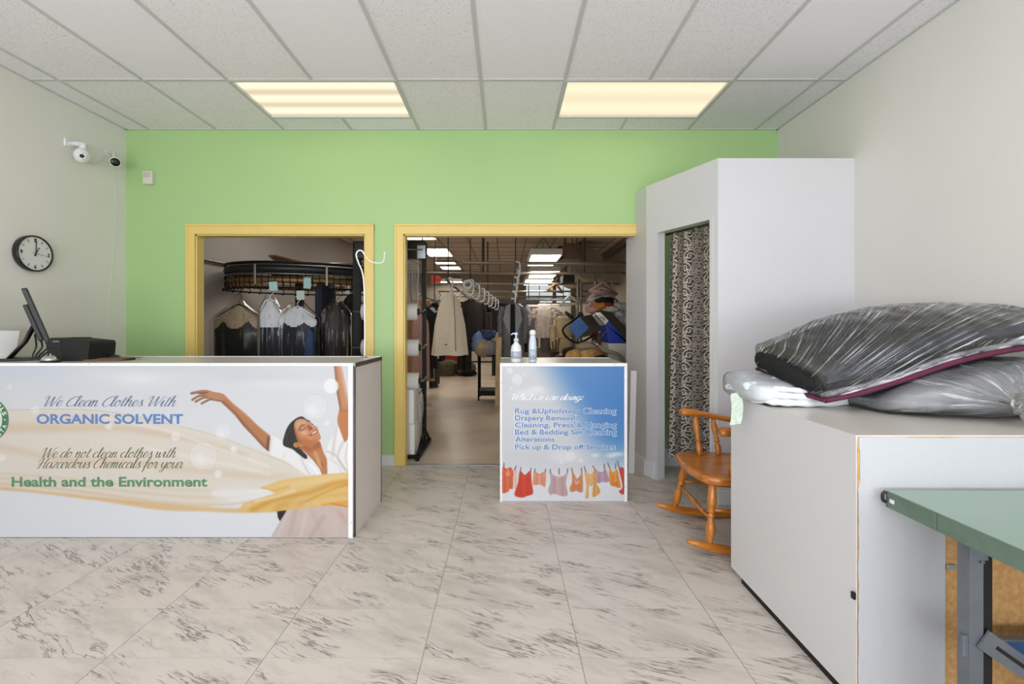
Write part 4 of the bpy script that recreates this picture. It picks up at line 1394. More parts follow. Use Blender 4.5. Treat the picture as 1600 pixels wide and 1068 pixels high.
# small dark-faced bullet camera
w2 = Vector((XL, 3.98, Z(240, 3.98)))
h2 = P(179, 253, 3.93)
t = thing('bullet_camera', 'small white security camera with black lens, near corner of green wall', 'security camera', w2)
b = MB()
b.obox(w2 + Vector((0.006, 0, 0)), 0.012, 0.05, 0.05, bevel=0.003)
b.tube([w2, w2 + Vector((0.06, 0, 0)), h2 + Vector((-0.02, 0.01, 0.025))], 0.009, 10)
b.build('wall_arm', 'white_plastic', t)
d2 = (Vector((0.6, 0.4, 1.3)) - h2).normalized()
q = Matrix.Translation(h2) @ d2.to_track_quat('Z', 'Y').to_matrix().to_4x4()
MB().lathe([(0.03, -0.055), (0.037, -0.05), (0.04, 0.03), (0.036, 0.034)], 24, q).build('housing', 'white_plastic', t)
MB().lathe([(0.034, 0.0345), (0.033, 0.036), (0.01, 0.0365)], 24, q).build('lens', 'lens_black', t)
# cables of the cameras
b = MB()
b.tube(crom([h1 + Vector((-0.03, 0.02, 0.02)), Vector((XL + 0.02, 3.75, 2.62)), Vector((XL + 0.012, 3.86, 2.63)), w2 + Vector((0.012, -0.03, 0))], 6), 0.0035, 6)
tag(b.build('camera_cable', 'cream_plastic'), 'thin pale cable looping between the two security cameras', 'cable')
b = MB()
b.tube(crom([w2 + Vector((0.012, 0.02, -0.02)), Vector((XL + 0.006, 4.06, 2.4)), Vector((XL + 0.006, 4.03, 1.9)), Vector((XL + 0.006, 3.98, 1.3)), Vector((XL + 0.006, 3.97, 0.9))], 6), 0.0016, 6)
tag(b.build('wall_cable', 'wall_grey'), 'thin grey cable running down wall below the small black-lensed camera', 'cable')
# motion sensor on the green wall
ps = Vector((X(235, YB), YB, Z(289, YB)))
t = thing('motion_sensor', 'small cream motion sensor box high on green wall', 'sensor', ps)
MB().box(ps.x - 0.042, ps.x + 0.042, YB - 0.04, YB, ps.z, ps.z + 0.118, 0.006).build('housing', 'cream_plastic', t)
MB().box(ps.x - 0.03, ps.x + 0.03, YB - 0.043, YB - 0.038, ps.z + 0.058, ps.z + 0.104, 0.004).build('lens', 'taupe_top', t)
b = MB()
b.lathe([(0.009, 0), (0.007, 0.004)], 12, Matrix.Translation(P(602, 436, YB)) @ Matrix.Rotation(R(90), 4, 'X'))
tag(b.build('wall_plug', 'alu_grey'), 'tiny grey screw plug in green wall between the doorways', 'screw')

# ------------------------------------------------------------------ things on the long counter
ZT = CTOP
# touch-screen till, seen edge-on
mc = P(59, 497, 3.08)
u_ = Vector((-0.70, 0.714, 0))
v_ = Vector((-0.085, -0.085, 0.385))
n_ = u_.cross(v_).normalized()
if n_.x < 0:
    n_ = -n_
t = thing('till_monitor', 'black touch screen till seen edge-on, tilted on its stand', 'till', Vector((mc.x, mc.y, ZT)))
B3 = Matrix.Translation(mc) @ Matrix((u_.normalized(), v_.normalized(), u_.normalized().cross(v_.normalized()))).transposed().to_4x4()
b = MB()
b.box(-0.16, 0.16, -0.2, 0.2, -0.014, 0.014, 0.006, B3)
sgn = 1 if (u_.normalized().cross(v_.normalized())).x < 0 else -1
b.box(-0.11, 0.11, -0.15, 0.1, *(sorted((sgn * 0.012, sgn * 0.04))), 0.008, B3)
b.build('screen_housing', 'black_satin', t)
b = MB()
b.box(-0.147, 0.147, -0.185, 0.185, *(sorted((-sgn * 0.0135, -sgn * 0.0152))), 0, B3)
b.build('screen', 'lens_black', t)
b = MB()
f0, f1 = P(20, 561, 2.98), P(52, 510, 3.05)
f0.z = ZT
for o_ in (-0.055, 0.055):
    w_ = u_.normalized() * o_
    b.tube([f0 + w_ + Vector((-0.03, 0, 0.006)), f0 + w_ * .9 + Vector((0.06, 0.02, 0.12)), f1 + w_ * .7, mc + w_ * .5 + Vector((0.0, 0, -0.01))], [0.018, 0.018, 0.02, 0.018], 8, flat=0.6)
b.obox((f0.x + 0.02, f0.y + 0.03, ZT + 0.008), 0.2, 0.2, 0.016, (0, 0, R(45)), 0.004)
b.build('stand', 'black_plastic', t)
b = MB()
rr = random.Random(3)
for k in range(4):
    p0 = f1 + Vector((0.02 * k, 0.01, -0.05))
    b.tube(crom([p0, p0 + Vector((0.03 + .02 * k, -0.02, -0.08)), p0 + Vector((0.02, -0.03, -0.15)), Vector((p0.x + 0.10 + .03 * k, p0.y - 0.02, ZT + 0.006)), Vector((p0.x + 0.22, p0.y + 0.02 * k, ZT + 0.006))], 5), 0.005, 6)
b.build('cable', 'black_plastic', t)
# card/receipt printer: low grey body with a flared black cover
t = thing('receipt_printer', 'black receipt printer with flared cover right of till monitor', 'printer', P(118, 558, 3.0) * 1)
b = MB()
y0_, y1_ = 2.92, 3.12
xa, xb, xc = X(82, 3.0), X(110, 3.0), X(157, 3.0)
b.prism([(xa + .01, y0_ + 0.04, ZT), (xb + 0.02, y0_ + 0.04, ZT), (xb + 0.02, y0_ + 0.04, Z(527, 3.0)), (xa + .03, y0_ + 0.04, Z(527, 3.0)), (xa, y0_ + 0.04, Z(534, 3.0))], (0, 0.17, 0))
b.obox((xa + .07, y0_ + 0.05, Z(541, 3.0)), 0.14, 0.03, 0.012, (0, 0, 0), 0.003)
b.build('body', 'black_satin', t)
b = MB()
b.prism([(xb + .02, y0_, ZT), (xc - .01, y0_, ZT), (xc, y0_, Z(536, 3.0)), (xc - .01, y0_, Z(532, 3.0)), (xb + .03, y0_, Z(528, 3.0)), (xb + .005, y0_, Z(531, 3.0))], (0, 0.2, 0))
b.build('cover', 'black_matt', t)
b = MB()
b.box(xa + 0.045, xa + 0.085, y0_ + 0.036, y0_ + 0.041, Z(533.5, 3.0), Z(532, 3.0))
b.build('nameplate', 'alu_grey', t)
b = MB()
b.ball((xc + 0.03, 3.06, ZT + 0.012), 0.045, 0.04, 0.022, 18)
tag(b.build('cable_coil', 'black_plastic'), 'small black coil lying behind the receipt printer on counter', 'cable')
# call bell
pbell = P(79, 563, 2.83)
pbell.z = ZT
t = thing('call_bell', 'silver call bell on front edge of long counter', 'bell', pbell)
MB().lathe([(0.05, 0), (0.05, 0.008), (0.046, 0.011)], 28, Matrix.Translation(pbell)).build('base', 'black_plastic', t)
MB().lathe([(0.046, 0.011), (0.045, 0.02), (0.037, 0.034), (0.022, 0.043), (0.004, 0.046)], 28, Matrix.Translation(pbell)).build('dome', 'chrome', t)
MB().lathe([(0.005, 0.045), (0.005, 0.052), (0.002, 0.055)], 10, Matrix.Translation(pbell)).build('button', 'chrome', t)
# papers leaning in a stand at the left
b = MB()
pp = P(-20, 562, 2.92)
rr = random.Random(2)
t = thing('leaflet_stand', 'fan of white leaflets in stand at left end of counter', 'leaflets', Vector((pp.x - 0.05, pp.y, ZT)))
for k in range(5):
    m = MB()
    m.obox(Vector((pp.x - 0.03 + 0.018 * k, pp.y + 0.012 * k, ZT + 0.1)), 0.003, 0.14, 0.20, (0, R(14 + 2 * k), R(-40 + 4 * k)))
    m.build('leaflet', 'paper_green' if k in (1, 3) else 'paper_white', t)
m = MB()
m.obox((pp.x - 0.0, pp.y + 0.03, ZT + 0.012), 0.12, 0.16, 0.024, (0, 0, R(-38)), 0.004)
m.build('base', 'cream_plastic', t)
# flat card wallet
b = MB()
b.obox((X(172, 2.98), 2.98, ZT + 0.006), 0.22, 0.14, 0.010, (0, 0, R(8)), 0.002)
b.obox((X(186, 3.02), 3.03, ZT + 0.013), 0.2, 0.13, 0.004, (0, 0, R(-6)), 0.001)
tag(b.build('order_folder', 'cardboard_dark'), 'flat dark brown order folders lying on long counter', 'folder')
# white garment hook on a pole at the counter end
hp = 3.24
pole = [P(569.5, 557, hp), P(570, 520, hp), P(569, 450, hp), P(566, 425, hp), P(560, 410, hp), P(556.5, 398, hp), P(560, 391.5, hp), P(566, 392, hp), P(570, 399, hp), P(576, 406, hp), P(584, 410, hp), P(594, 410.5, hp), P(599.5, 407, hp), P(601, 393, hp)]
pole[0].z = ZT
t = thing('garment_hook_stand', 'white wire pole with curled hook standing at counter end', 'hook', pole[0])
MB().tube(crom(pole, 6), [0.0052 if i < 46 else 0.0036 for i in range(len(crom(pole, 6)))], 10).build('pole', 'alu_white', t)
MB().lathe([(0.02, 0), (0.02, 0.006), (0.009, 0.012)], 20, Matrix.Translation(pole[0])).build('base', 'alu_grey', t)

# ------------------------------------------------------------------ curtain in the booth doorway
dn = d_.normalized()
clen = d_.length
cu_s0, cu_s1 = 0.165 * clen, 0.995 * clen
ZR = 2.038
t = thing('booth_curtain', 'black and cream scroll patterned curtain in booth doorway', 'curtain', A0 + dn * (clen * .6) + nrm * 0.15)
Wc, Hc_ = 1.12, 1.845
c = Canvas(0, 0, Wc * 100, Hc_ * 100, 2.6, (38, 34, 33))
u, v = c.gx, c.gy
cw, chh = 15.0, 20.0


def motif(uu, vv):
    """distance (cm) to the scroll strokes of one mirrored repeat"""
    vv = vv + (chh / 2) * (np.floor((uu + cw / 2) / cw) % 2)
    uu = np.abs(((uu + cw / 2) % cw) - cw / 2)
    vv = vv % chh
    d = np.full(uu.shape, 1e9)

    def seg(pts, k=5):
        nonlocal d
        pp_ = crom([(p[0], p[1], 0) for p in pts], k)
        for dy in (-chh, 0, chh):
            for a, b_ in zip(pp_, pp_[1:]):
                L = (b_.x - a.x) ** 2 + (b_.y - a.y) ** 2
                t_ = np.clip(((uu - a.x) * (b_.x - a.x) + (vv - dy - a.y) * (b_.y - a.y)) / max(L, 1e-9), 0, 1)
                d = np.minimum(d, np.hypot(uu - a.x - t_ * (b_.x - a.x), vv - dy - a.y - t_ * (b_.y - a.y)))
    seg([(0, 1), (2.2, 2.2), (4.6, 1.6), (5.8, 3.6), (4.6, 5.4), (2.8, 4.8), (3.0, 3.4), (4.2, 3.6)])
    seg([(0, 9), (2.0, 7.6), (1.8, 5.6), (0, 4.4)])
    seg([(0, 10.5), (2.6, 9.4), (5.2, 7.4), (7.0, 8.2), (7.2, 10.6), (5.2, 11.4), (4.4, 10.2), (5.4, 9.4)])
    seg([(0, 12), (2.4, 12.6), (4.0, 14.6), (6.8, 13.6)])
    seg([(0, 19.6), (2.6, 18.8), (3.0, 16.6), (1.4, 15.4), (0, 16.6)])
    seg([(7.5, 15), (5.8, 16.8), (4.4, 19.4), (6.0, 21), (7.5, 19.8)])
    seg([(1.2, 20.8), (3.6, 20.2)])
    seg([(7.5, 6.0), (6.6, 4.6), (7.5, 1.0)])
    seg([(1.2, 13.6), (0.0, 14.4)])
    return d


cell_u = np.linspace(0, 2 * cw, int(cw * 12)) - cw / 2
cell_v = np.linspace(0, chh, int(chh * 6))
gu, gv = np.meshgrid(cell_u, cell_v)
dm = motif(gu, gv)
def lookup(uu, vv):
    iu = (((uu + cw / 2) % (2 * cw)) / (2 * cw) * (len(cell_u) - 1)).astype(int)
    iv = ((vv % chh) / chh * (len(cell_v) - 1)).astype(int)
    return dm[iv, iu]


dd = lookup(u, v)
d2 = lookup(u * 1.9 + 4, v * 1.75 + 3) / 1.8
bold = np.clip((8.6 - np.abs(((u - 26) % 31.0) - 15.5)) / .4, 0, 1)
c.blend(np.clip((0.72 - dd) / 0.35, 0, 1) * bold, (208, 198, 182), .95)
c.blend(np.clip((0.30 - np.abs(dd - 1.45)) / 0.3, 0, 1) * bold, (176, 166, 152), .8)
band = 1 - bold
fine = 0.5 + 0.5 * np.sin(v * 2.6 + 1.6 * np.sin(u * 1.3)) * np.cos(u * 2.9)
c.blend(np.clip((0.55 - d2) / 0.35, 0, 1) * band, (172, 162, 150), .85)
NF = 5.5


def curtain_pos(gx_, gy_):
    uu, vv_ = gx_ / (Wc * 100), gy_ / (Hc_ * 100)
    amp = 0.026 + 0.022 * vv_
    fold = np.sin(2 * np.pi * NF * uu + 0.5 * np.sin(7 * uu)) + 0.35 * np.sin(2 * np.pi * 3.1 * uu + 1.0)
    s_ = cu_s0 + (cu_s1 - cu_s0) * uu - 0.030 * vv_ * (1 - uu)
    off = 0.14 + amp * fold
    sag = 0.014 * (0.5 + 0.5 * np.cos(2 * np.pi * 9 * uu)) * (1 - vv_)
    px_ = A0.x + dn.x * s_ + nrm.x * off
    py_ = A0.y + dn.y * s_ + nrm.y * off
    return np.stack([px_, py_, ZR - vv_ * Hc_ - sag], -1)


c.mesh('cloth', 'woven_print', curtain_pos, t)
b = MB()
q0, q1 = A0 + dn * (0.12 * clen) + nrm * 0.14, A0 + dn * (0.998 * clen) + nrm * 0.14
b.tube([q0 + Vector((0, 0, ZR + 0.005)), q1 + Vector((0, 0, ZR + 0.005))], 0.009, 10)
b.build('rod', 'rear_frame', t)

# ------------------------------------------------------------------ pine rocking chair (faces the long counter)
RY0, RY1 = 2.53, 3.06
ch = thing('rocking_chair', 'honey coloured pine rocking chair between booth and white cabinet', 'chair', (1.42, 2.79, 0))
# seat: shaped slab, rounded front
out = crom([(1.09, 2.62, 0), (1.075, 2.78, 0), (1.09, 2.94, 0), (1.135, 3.03, 0), (1.30, 3.05, 0), (1.50, 3.0, 0), (1.60, 2.93, 0), (1.62, 2.78, 0), (1.60, 2.63, 0), (1.50, 2.56, 0), (1.30, 2.51, 0), (1.135, 2.53, 0)], 5, True)
b = MB()
cen = Vector((1.36, 2.78, 0))


def seat_ring(k, z):
    return [cen + (p - cen) * k + Vector((0, 0, z)) for p in out]


rings = [seat_ring(.93, .392), seat_ring(.985, .402), seat_ring(1.0, .418), seat_ring(.99, .436), seat_ring(.96, .443), seat_ring(.7, .430), seat_ring(.35, .424), seat_ring(.05, .424)]
rv = [[b.bm.verts.new(p) for p in r_] for r_ in rings]
fs = []
for a_, c_ in zip(rv, rv[1:]):
    for j in range(len(out)):
        fs.append(b.bm.faces.new((a_[j], a_[(j + 1) % len(out)], c_[(j + 1) % len(out)], c_[j])))
b._done(fs, True)
b._done([b.bm.faces.new(rv[0][::-1]), b.bm.faces.new(rv[-1])])
bmesh.ops.recalc_face_normals(b.bm, faces=b.bm.faces)
b.build('seat', 'pine', ch)
LEGP = [(.013, 0), (.02, .04), (.022, .12), (.025, .22), (.026, .32), (.022, .40), (.0145, .425), (.0145, .44), (.0245, .455), (.0245, .475), (.0145, .49), (.0155, .51), (.024, .535), (.0145, .56), (.016, .6), (.024, .68), (.026, .76), (.021, .86), (.012, .97), (.012, 1)]
POSTP = [(.012, 0), (.017, .06), (.021, .17), (.020, .27), (.0125, .33), (.0125, .35), (.020, .37), (.020, .40), (.0125, .42), (.019, .46), (.0125, .50), (.0135, .54), (.020, .66), (.021, .76), (.015, .9), (.011, 1)]
fl_n, fl_f = (Vector((1.165, 2.585, .40)), Vector((1.125, 2.535, .068))), (Vector((1.175, 2.98, .40)), Vector((1.12, 3.05, .066)))
rl_n, rl_f = (Vector((1.53, 2.60, .40)), Vector((1.60, 2.535, .035))), (Vector((1.53, 2.96, .40)), Vector((1.60, 3.05, .035)))
for a_, c_ in (fl_n, fl_f, rl_n, rl_f):
    MB().turned(a_, c_, LEGP, 20).build('leg', 'pine_leg', ch)


def rocker(y):
    b = MB()
    pts = []
    for k in range(17):
        x = 1.0 + k * (1.98 - 1.0) / 16
        z = 0.027 + ((x - 1.42) ** 2) / (2 * 1.35)
        pts.append(Vector((x, y, z)))
    b.tube(pts, [0.014, 0.024, 0.029] + [0.030] * 11 + [0.029, 0.024, 0.014], 12, flat=0.85)
    for v in b.bm.verts:
        v.co.y = y + (v.co.y - y) * 0.8
    b.build('rocker', 'pine', ch)


rocker(RY0)
rocker(RY1 - 0.01)


def at(l, t_):
    return l[0].lerp(l[1], t_)


STP = [(.008, 0), (.011, .2), (.014, .45), (.017, .5), (.014, .55), (.011, .8), (.008, 1)]
for a_, c_ in ((at(fl_f, .52), at(fl_n, .60)), (at(fl_f, .42), at(rl_f, .50)), (at(fl_n, .45), at(rl_n, .5)), (at(rl_f, .55), at(rl_n, .55))):
    MB().turned(a_, c_, STP, 12).build('stretcher', 'pine', ch)
for sgn_, y0_ in ((1, 3.0), (-1, 2.565)):
    yo = y0_ + sgn_ * 0.05
    b = MB()
    pts = crom([(1.165, yo + sgn_ * .01, .695), (1.20, yo + sgn_ * .012, .70), (1.27, yo, .695), (1.38, yo - sgn_ * .005, .675), (1.50, yo - sgn_ * .02, .655), (1.63, y0_ - sgn_ * .03, .665)], 5)
    b.tube(pts, [0.012 if i == 0 else 0.023 + 0.012 * math.exp(-((i - 5) / 5.0) ** 2) for i in range(len(pts))], 12, flat=0.8)
    b.build('armrest', 'pine', ch)
    for xb_, xt_ in ((1.265, 1.258), (1.39, 1.375)):
        MB().turned((xb_, y0_ - sgn_ * .01, .43), (xt_, yo, .68 if xb_ < 1.3 else .664), POSTP).build('arm_post', 'pine_leg', ch)
for k in range(7):
    y = 2.62 + k * 0.055
    lean = 0.0
    MB().turned((1.58, y, .43), (1.70, 2.785 + (y - 2.785) * 1.12, 1.0), [(.008, 0), (.011, .25), (.013, .5), (.011, .6), (.008, 1)], 10).build('spindle', 'pine_leg', ch)
b = MB()
b.prism([(1.695, 2.55, .98), (1.695, 2.55, 1.06), (1.70, 2.62, 1.10), (1.705, 2.785, 1.12), (1.70, 2.95, 1.10), (1.695, 3.02, 1.06), (1.695, 3.02, .98)], (0.025, 0, 0.004))
b.build('crest_rail', 'pine', ch)

# ------------------------------------------------------------------ white cabinet on the right
QX, QYn, QYf, QT = 1.169, 1.532, 2.385, 0.917
cb = thing('laminate_cabinet', 'large white laminate cabinet with unfinished brown back facing table', 'cabinet', (1.8, 1.95, 0))
b = MB()
b.box(QX + 0.001, QX + 0.02, QYn + 0.002, QYf, 0.028, QT - 0.003)
b.box(QX + 0.03, QX + 0.05, QYf - 0.14, QYf, 0.0, 0.028)
b.build('side_panel', 'cabinet_grey', cb)
b = MB()
b.box(QX + 0.02, XR - 0.01, QYn + 0.02, QYf, 0.028, QT - 0.022)
b.build('carcass', 'cabinet_grey', cb)
MB().box(QX, XR - 0.01, QYn + 0.001, QYf + 0.006, QT - 0.0015, QT + 0.0005).build('worktop', 'taupe_top', cb)
MB().box(QX - 0.0005, XR - 0.01, QYn + 0.0005, QYf + 0.007, QT - 0.022, QT - 0.0015).build('worktop_edge', 'cabinet_grey', cb)
MB().box(QX + 0.004, XR - 0.01, QYn + 0.03, QYf - 0.10, 0.0, 0.028).build('plinth', 'black_matt', cb)
MB().box(QX + 0.004, XR - 0.01, QYn, QYn + 0.019, 0.028, QT - 0.004).build('back_board', 'mdf', cb)
b = MB()
# facing sheet with a torn wavy edge
rr = random.Random(11)
zs = [QT - 0.006 - i * (QT - 0.006 - 0.70) / 12 for i in range(13)]
poly = [(QX + 0.005 + 0.004 * rr.random() + (0.004 if 2 < i < 9 else 0), QYn - 0.003, z) for i, z in enumerate(zs)]
poly += [(XR - 0.02, QYn - 0.003, zs[-1])]
poly += [(XR - 0.02 - i * (XR - QX - 0.04) / 30, QYn - 0.003, QT - 0.004 - 0.004 * rr.random()) for i in range(30)]
b.prism(poly, (0, 0.003, 0))
b.build('facing_sheet', 'facing_white', cb)
b = MB()
zs = [0.735 - i * (0.735 - 0.03) / 20 for i in range(21)]
poly = [(QX + 0.003 + 0.003 * rr.random(), QYn - 0.0045, z) for z in zs]
poly += [(X(1474.5, QYn), QYn - 0.0045, 0.03), (X(1475.5, QYn), QYn - 0.0045, 0.735)]
b.prism(poly, (0, 0.0015, 0))
b.build('facing_sheet', 'facing_white', cb)
b = MB()
b.box(X(1335.5, 1.53) - 0.004, X(1338, 1.53), QYn - 0.002, QYn + 0.012, Z(937, 1.53), Z(926, 1.53), 0.002)
b.build('catch', 'black_plastic', cb)
b = MB()
b.obox((X(1484, QYn), QYn - 0.004, Z(884, QYn)), 0.032, 0.008, 0.016, (0, 0, 0), 0.002)
b.build('bracket', 'alu_grey', cb)

# ------------------------------------------------------------------ green folding table
TZ, TX0, TY1 = 0.747, 1.239, 1.497
tb_ = thing('folding_table', 'green topped folding table with grey steel legs', 'table', (1.8, 1.0, 0))
b = MB()
b.box(TX0 + 0.003, 2.38, 0.32, TY1 - 0.003, TZ - 0.004, TZ, 0.0015)
b.build('tabletop', 'table_green', tb_)
b = MB()
ysm = 1.239 * F / (1463 - CX)
for a_, c_ in ((0.31, ysm - 0.001), (ysm + 0.001, TY1)):
    b.box(TX0, TX0 + 0.006, a_, c_, TZ - 0.054, TZ - 0.001, 0.002)
b.box(TX0, 2.385, TY1 - 0.006, TY1, TZ - 0.054, TZ - 0.001, 0.002)
b.box(TX0, 2.385, 0.31, 0.316, TZ - 0.054, TZ - 0.001, 0.002)
b.box(2.379, 2.385, 0.31, TY1, TZ - 0.054, TZ - 0.001, 0.002)
b.box(TX0 + 0.006, 2.379, 0.316, TY1 - 0.006, TZ - 0.03, TZ - 0.004)
b.build('apron', 'table_edge', tb_)
b = MB()
b.tube(crom([(TX0 - 0.004, TY1 - 0.004, TZ - 0.002), (TX0 - 0.012, TY1 - 0.002, TZ - 0.012), (TX0 - 0.012, TY1 - 0.002, TZ - 0.03), (TX0 - 0.004, TY1 - 0.004, TZ - 0.036)], 5), 0.005, 8)
b.build('corner_guard', 'black_plastic', tb_)
b = MB()
b.obox((TX0 - 0.001, X(0, 1) * 0 + 1.239 * F / (1394 - CX), TZ - 0.028), 0.002, 0.016, 0.012)
b.build('chip', 'paper_white', tb_)


def leg_frame(x0, y, mirror=1):
    f = MB()
    f.box(x0, x0 + 0.040, y - 0.004, y, 0.0, TZ - 0.054)
    f.box(x0, x0 + 0.004, y, y + 0.03, 0.0, TZ - 0.054)
    f.obox((x0 + 0.022, y - 0.006, TZ - 0.085), 0.05, 0.01, 0.06, (0, 0, 0), 0.002)
    f.obox((x0 - 0.004, y + 0.004, Z(1007 - 0, 1.29) + 0.0), 0.02, 0.012, 0.06, (0, 0, 0), 0.003)
    lg = f.build('leg', 'grey_steel', tb_)
    f = MB()
    f.box(x0 + 0.038, x0 + 0.082, y + 0.012, y + 0.04, 0.0, TZ - 0.054)
    f.build('shaded_channel', 'black_matt', lg)  # black piece paints the shadow side of the C-channel leg
    for q in ((TZ - 0.12), 0.40):
        MB().lathe([(0.006, 0), (0.005, 0.006)], 10, Matrix.Translation((x0 + 0.034, y - 0.004, q)) @ Matrix.Rotation(R(90), 4, 'X')).build('bolt', 'screw', lg)
    return lg


leg_frame(1.292, 1.285)
leg_frame(1.30, 0.50)
leg_frame(2.25, 1.285)
leg_frame(2.25, 0.50)
b = MB()
p0, p1 = Vector((1.325, 1.272, 0.415)), Vector((1.80, 1.272, 0.08))
dv = (p1 - p0).normalized()
nn = Vector((-dv.z, 0, dv.x)) * 0.028
b.prism([p0 + nn, p1 + nn, p1 - nn, p0 - nn], (0, 0.006, 0))
b.mi = 1
s0, s1 = p0 + dv * 0.04, p0 + dv * 0.15
b.prism([s0 + nn * .25 - Vector((0, .001, 0)), s1 + nn * .25 - Vector((0, .001, 0)), s1 - nn * .12 - Vector((0, .001, 0)), s0 - nn * .12 - Vector((0, .001, 0))], (0, 0.002, 0))
b.build('diagonal_brace', ['grey_steel', 'black_matt'], tb_)
b = MB()
b.box(1.535, 2.30, 1.44, 1.452, Z(1021, 1.445), Z(999, 1.445))
b.mi = 1
b.box(1.535, 2.30, 1.436, 1.456, Z(1025, 1.445), Z(1021, 1.445))
b.box(1.535, 2.30, 1.436, 1.456, Z(999, 1.445), Z(996, 1.445))
b.build('stretcher', ['blue_paint', 'grey_steel'], tb_)

# ------------------------------------------------------------------ bagged bedding on the cabinet
def se(th, e):
    c_, s_ = math.cos(th), math.sin(th)
    return math.copysign(abs(c_) ** e, c_), math.copysign(abs(s_) ** e, s_)


def loft(secs, ns, nt, e=0.55, grow=0.0, wr=0.0, wf=6.0, seed=0.0, endr=0.12, mi=None, wdir=(1, 1, 1)):
    """secs: list of (nearBottom, nearTop, farTop, farBottom) along the length; rounded closed ends"""
    cols = [crom([s[i] for s in secs], max(2, ns // (len(secs) - 1))) for i in range(4)]
    n = len(cols[0])

    def fn(u, v):
        f = v * (n - 1)
        i = min(int(f), n - 2)
        q = [cols[k][i].lerp(cols[k][i + 1], f - i) for k in range(4)]
        cen_ = (q[0] + q[1] + q[2] + q[3]) / 4
        d0 = min(v, 1 - v) / endr
        k_ = math.sqrt(max(0.0, 1 - (1 - min(d0, 1)) ** 2)) if d0 < 1 else 1.0
        k_ = max(k_, 0.02)
        a, b_ = se(u * 2 * math.pi + math.pi, e)
        a, b_ = (a + 1) / 2, (b_ + 1) / 2                     # a: near(0)->far(1), b: bottom->top
        p = q[0] * (1 - a) * (1 - b_) + q[1] * (1 - a) * b_ + q[2] * a * b_ + q[3] * a * (1 - b_)
        o_ = (p - cen_)
        p = cen_ + o_ * (k_ + (grow / max(o_.length, .01) if k_ > .02 else 0))
        if wr:
            w_ = noise.noise(Vector((p.x * wf * wdir[0] + seed, p.y * wf * wdir[1], p.z * wf * wdir[2]))) + 0.5 * noise.noise(Vector((p.x * wf * 2.2 * wdir[0], p.y * wf * 2.2 * wdir[1] + seed, p.z * wf * 2.2 * wdir[2])))
            p = p + o_.normalized() * w_ * wr
        return p
    m = MB()
    m.grid(fn, nt, ns, True, mi)
    m.uvs = [(v_ / (ns - 1) * 1.1, u_ / nt * 1.25, 0.0) for v_ in range(ns) for u_ in range(nt)]
    return m


V = Vector
# white folded quilt
wq = thing('folded_quilt', 'white folded quilt in clear bag hanging over cabinet corner', 'bedding', (1.37, 2.2, QT))
sec = [(V((1.10, 2.13, .925)), V((1.095, 2.14, 1.02)), V((1.10, 2.38, 1.045)), V((1.10, 2.38, .93))),
       (V((1.19, 2.045, .922)), V((1.18, 2.06, 1.015)), V((1.2, 2.38, 1.06)), V((1.2, 2.40, .922))),
       (V((1.32, 2.05, .922)), V((1.31, 2.06, 1.02)), V((1.35, 2.38, 1.06)), V((1.35, 2.40, .922))),
       (V((1.50, 2.08, .922)), V((1.50, 2.09, .98)), V((1.5, 2.38, 1.04)), V((1.5, 2.40, .922))),
       (V((1.66, 2.12, .922)), V((1.66, 2.13, .95)), V((1.66, 2.36, 1.0)), V((1.66, 2.38, .922)))]
loft(sec, 40, 48, .5, 0, .008, 9, 2, .16).build('quilt', 'white_quilt', wq)
b = MB()
for k, (dz, r_) in enumerate(((.0, .016), (.03, .015), (.058, .012))):
    pp_ = crom([(1.14 + .03 * k, 2.10, .945 + dz), (1.19 + .012 * k, 2.056, .941 + dz), (1.25, 2.042, .938 + dz), (1.36, 2.044, .935 + dz * .9), (1.50, 2.074, .932 + dz * .6), (1.64, 2.12, .93 + dz * .3)], 8)
    b.tube(pp_, [r_ * min(1, .15 + i / 9, .15 + (len(pp_) - 1 - i) / 9) * (1 + .12 * math.sin(i * .9 + k)) for i in range(len(pp_))], 10)
b.build('fold', 'white_quilt', wq)
loft(sec, 40, 48, .5, .006, .008, 14, 5, .16).build('plastic_bag', 'film_white', wq)


def strip(pts, w, wd=(0, 1, 0), th=0.0008):
    """thin paper strip along a path"""
    m = MB()
    pts = crom(pts, 6)
    wv = Vector(wd).normalized() * w / 2
    tv = Vector((0, 0, th))
    prev = None
    for p in pts:
        cur = [m.bm.verts.new(p + wv), m.bm.verts.new(p - wv), m.bm.verts.new(p - wv - tv), m.bm.verts.new(p + wv - tv)]
        if prev:
            for i in range(4):
                m.bm.faces.new((prev[i], prev[(i + 1) % 4], cur[(i + 1) % 4], cur[i]))
        prev = cur
    bmesh.ops.recalc_face_normals(m.bm, faces=m.bm.faces)
    return m


strip([(1.125, 2.20, .962), (1.10, 2.19, .955), (1.10, 2.18, .90), (1.092, 2.17, .85), (1.082, 2.165, .815)], 0.05, (1, -.35, 0.25)).build('paper_tag', 'paper_green', wq)

# grey pillow bag with a tied end
gp = thing('bagged_pillow', 'grey quilt in clear bag with tied end towards table', 'bedding', (1.9, 1.9, QT))
sec = [(V((1.53, 1.90, .922)), V((1.53, 1.92, .97)), V((1.56, 2.22, .98)), V((1.56, 2.24, .922))),
       (V((1.62, 1.79, .922)), V((1.63, 1.80, 1.05)), V((1.66, 2.28, 1.03)), V((1.66, 2.30, .922))),
       (V((1.80, 1.73, .922)), V((1.80, 1.74, 1.12)), V((1.84, 2.33, 1.09)), V((1.84, 2.36, .922))),
       (V((2.05, 1.71, .922)), V((2.05, 1.72, 1.16)), V((2.08, 2.34, 1.11)), V((2.08, 2.36, .922))),
       (V((2.34, 1.75, .922)), V((2.34, 1.76, 1.14)), V((2.34, 2.32, 1.11)), V((2.34, 2.36, .922)))]
loft(sec, 44, 56, .62, -.006, .016, 7, 4, .14).build('quilt', 'grey_quilt', gp)
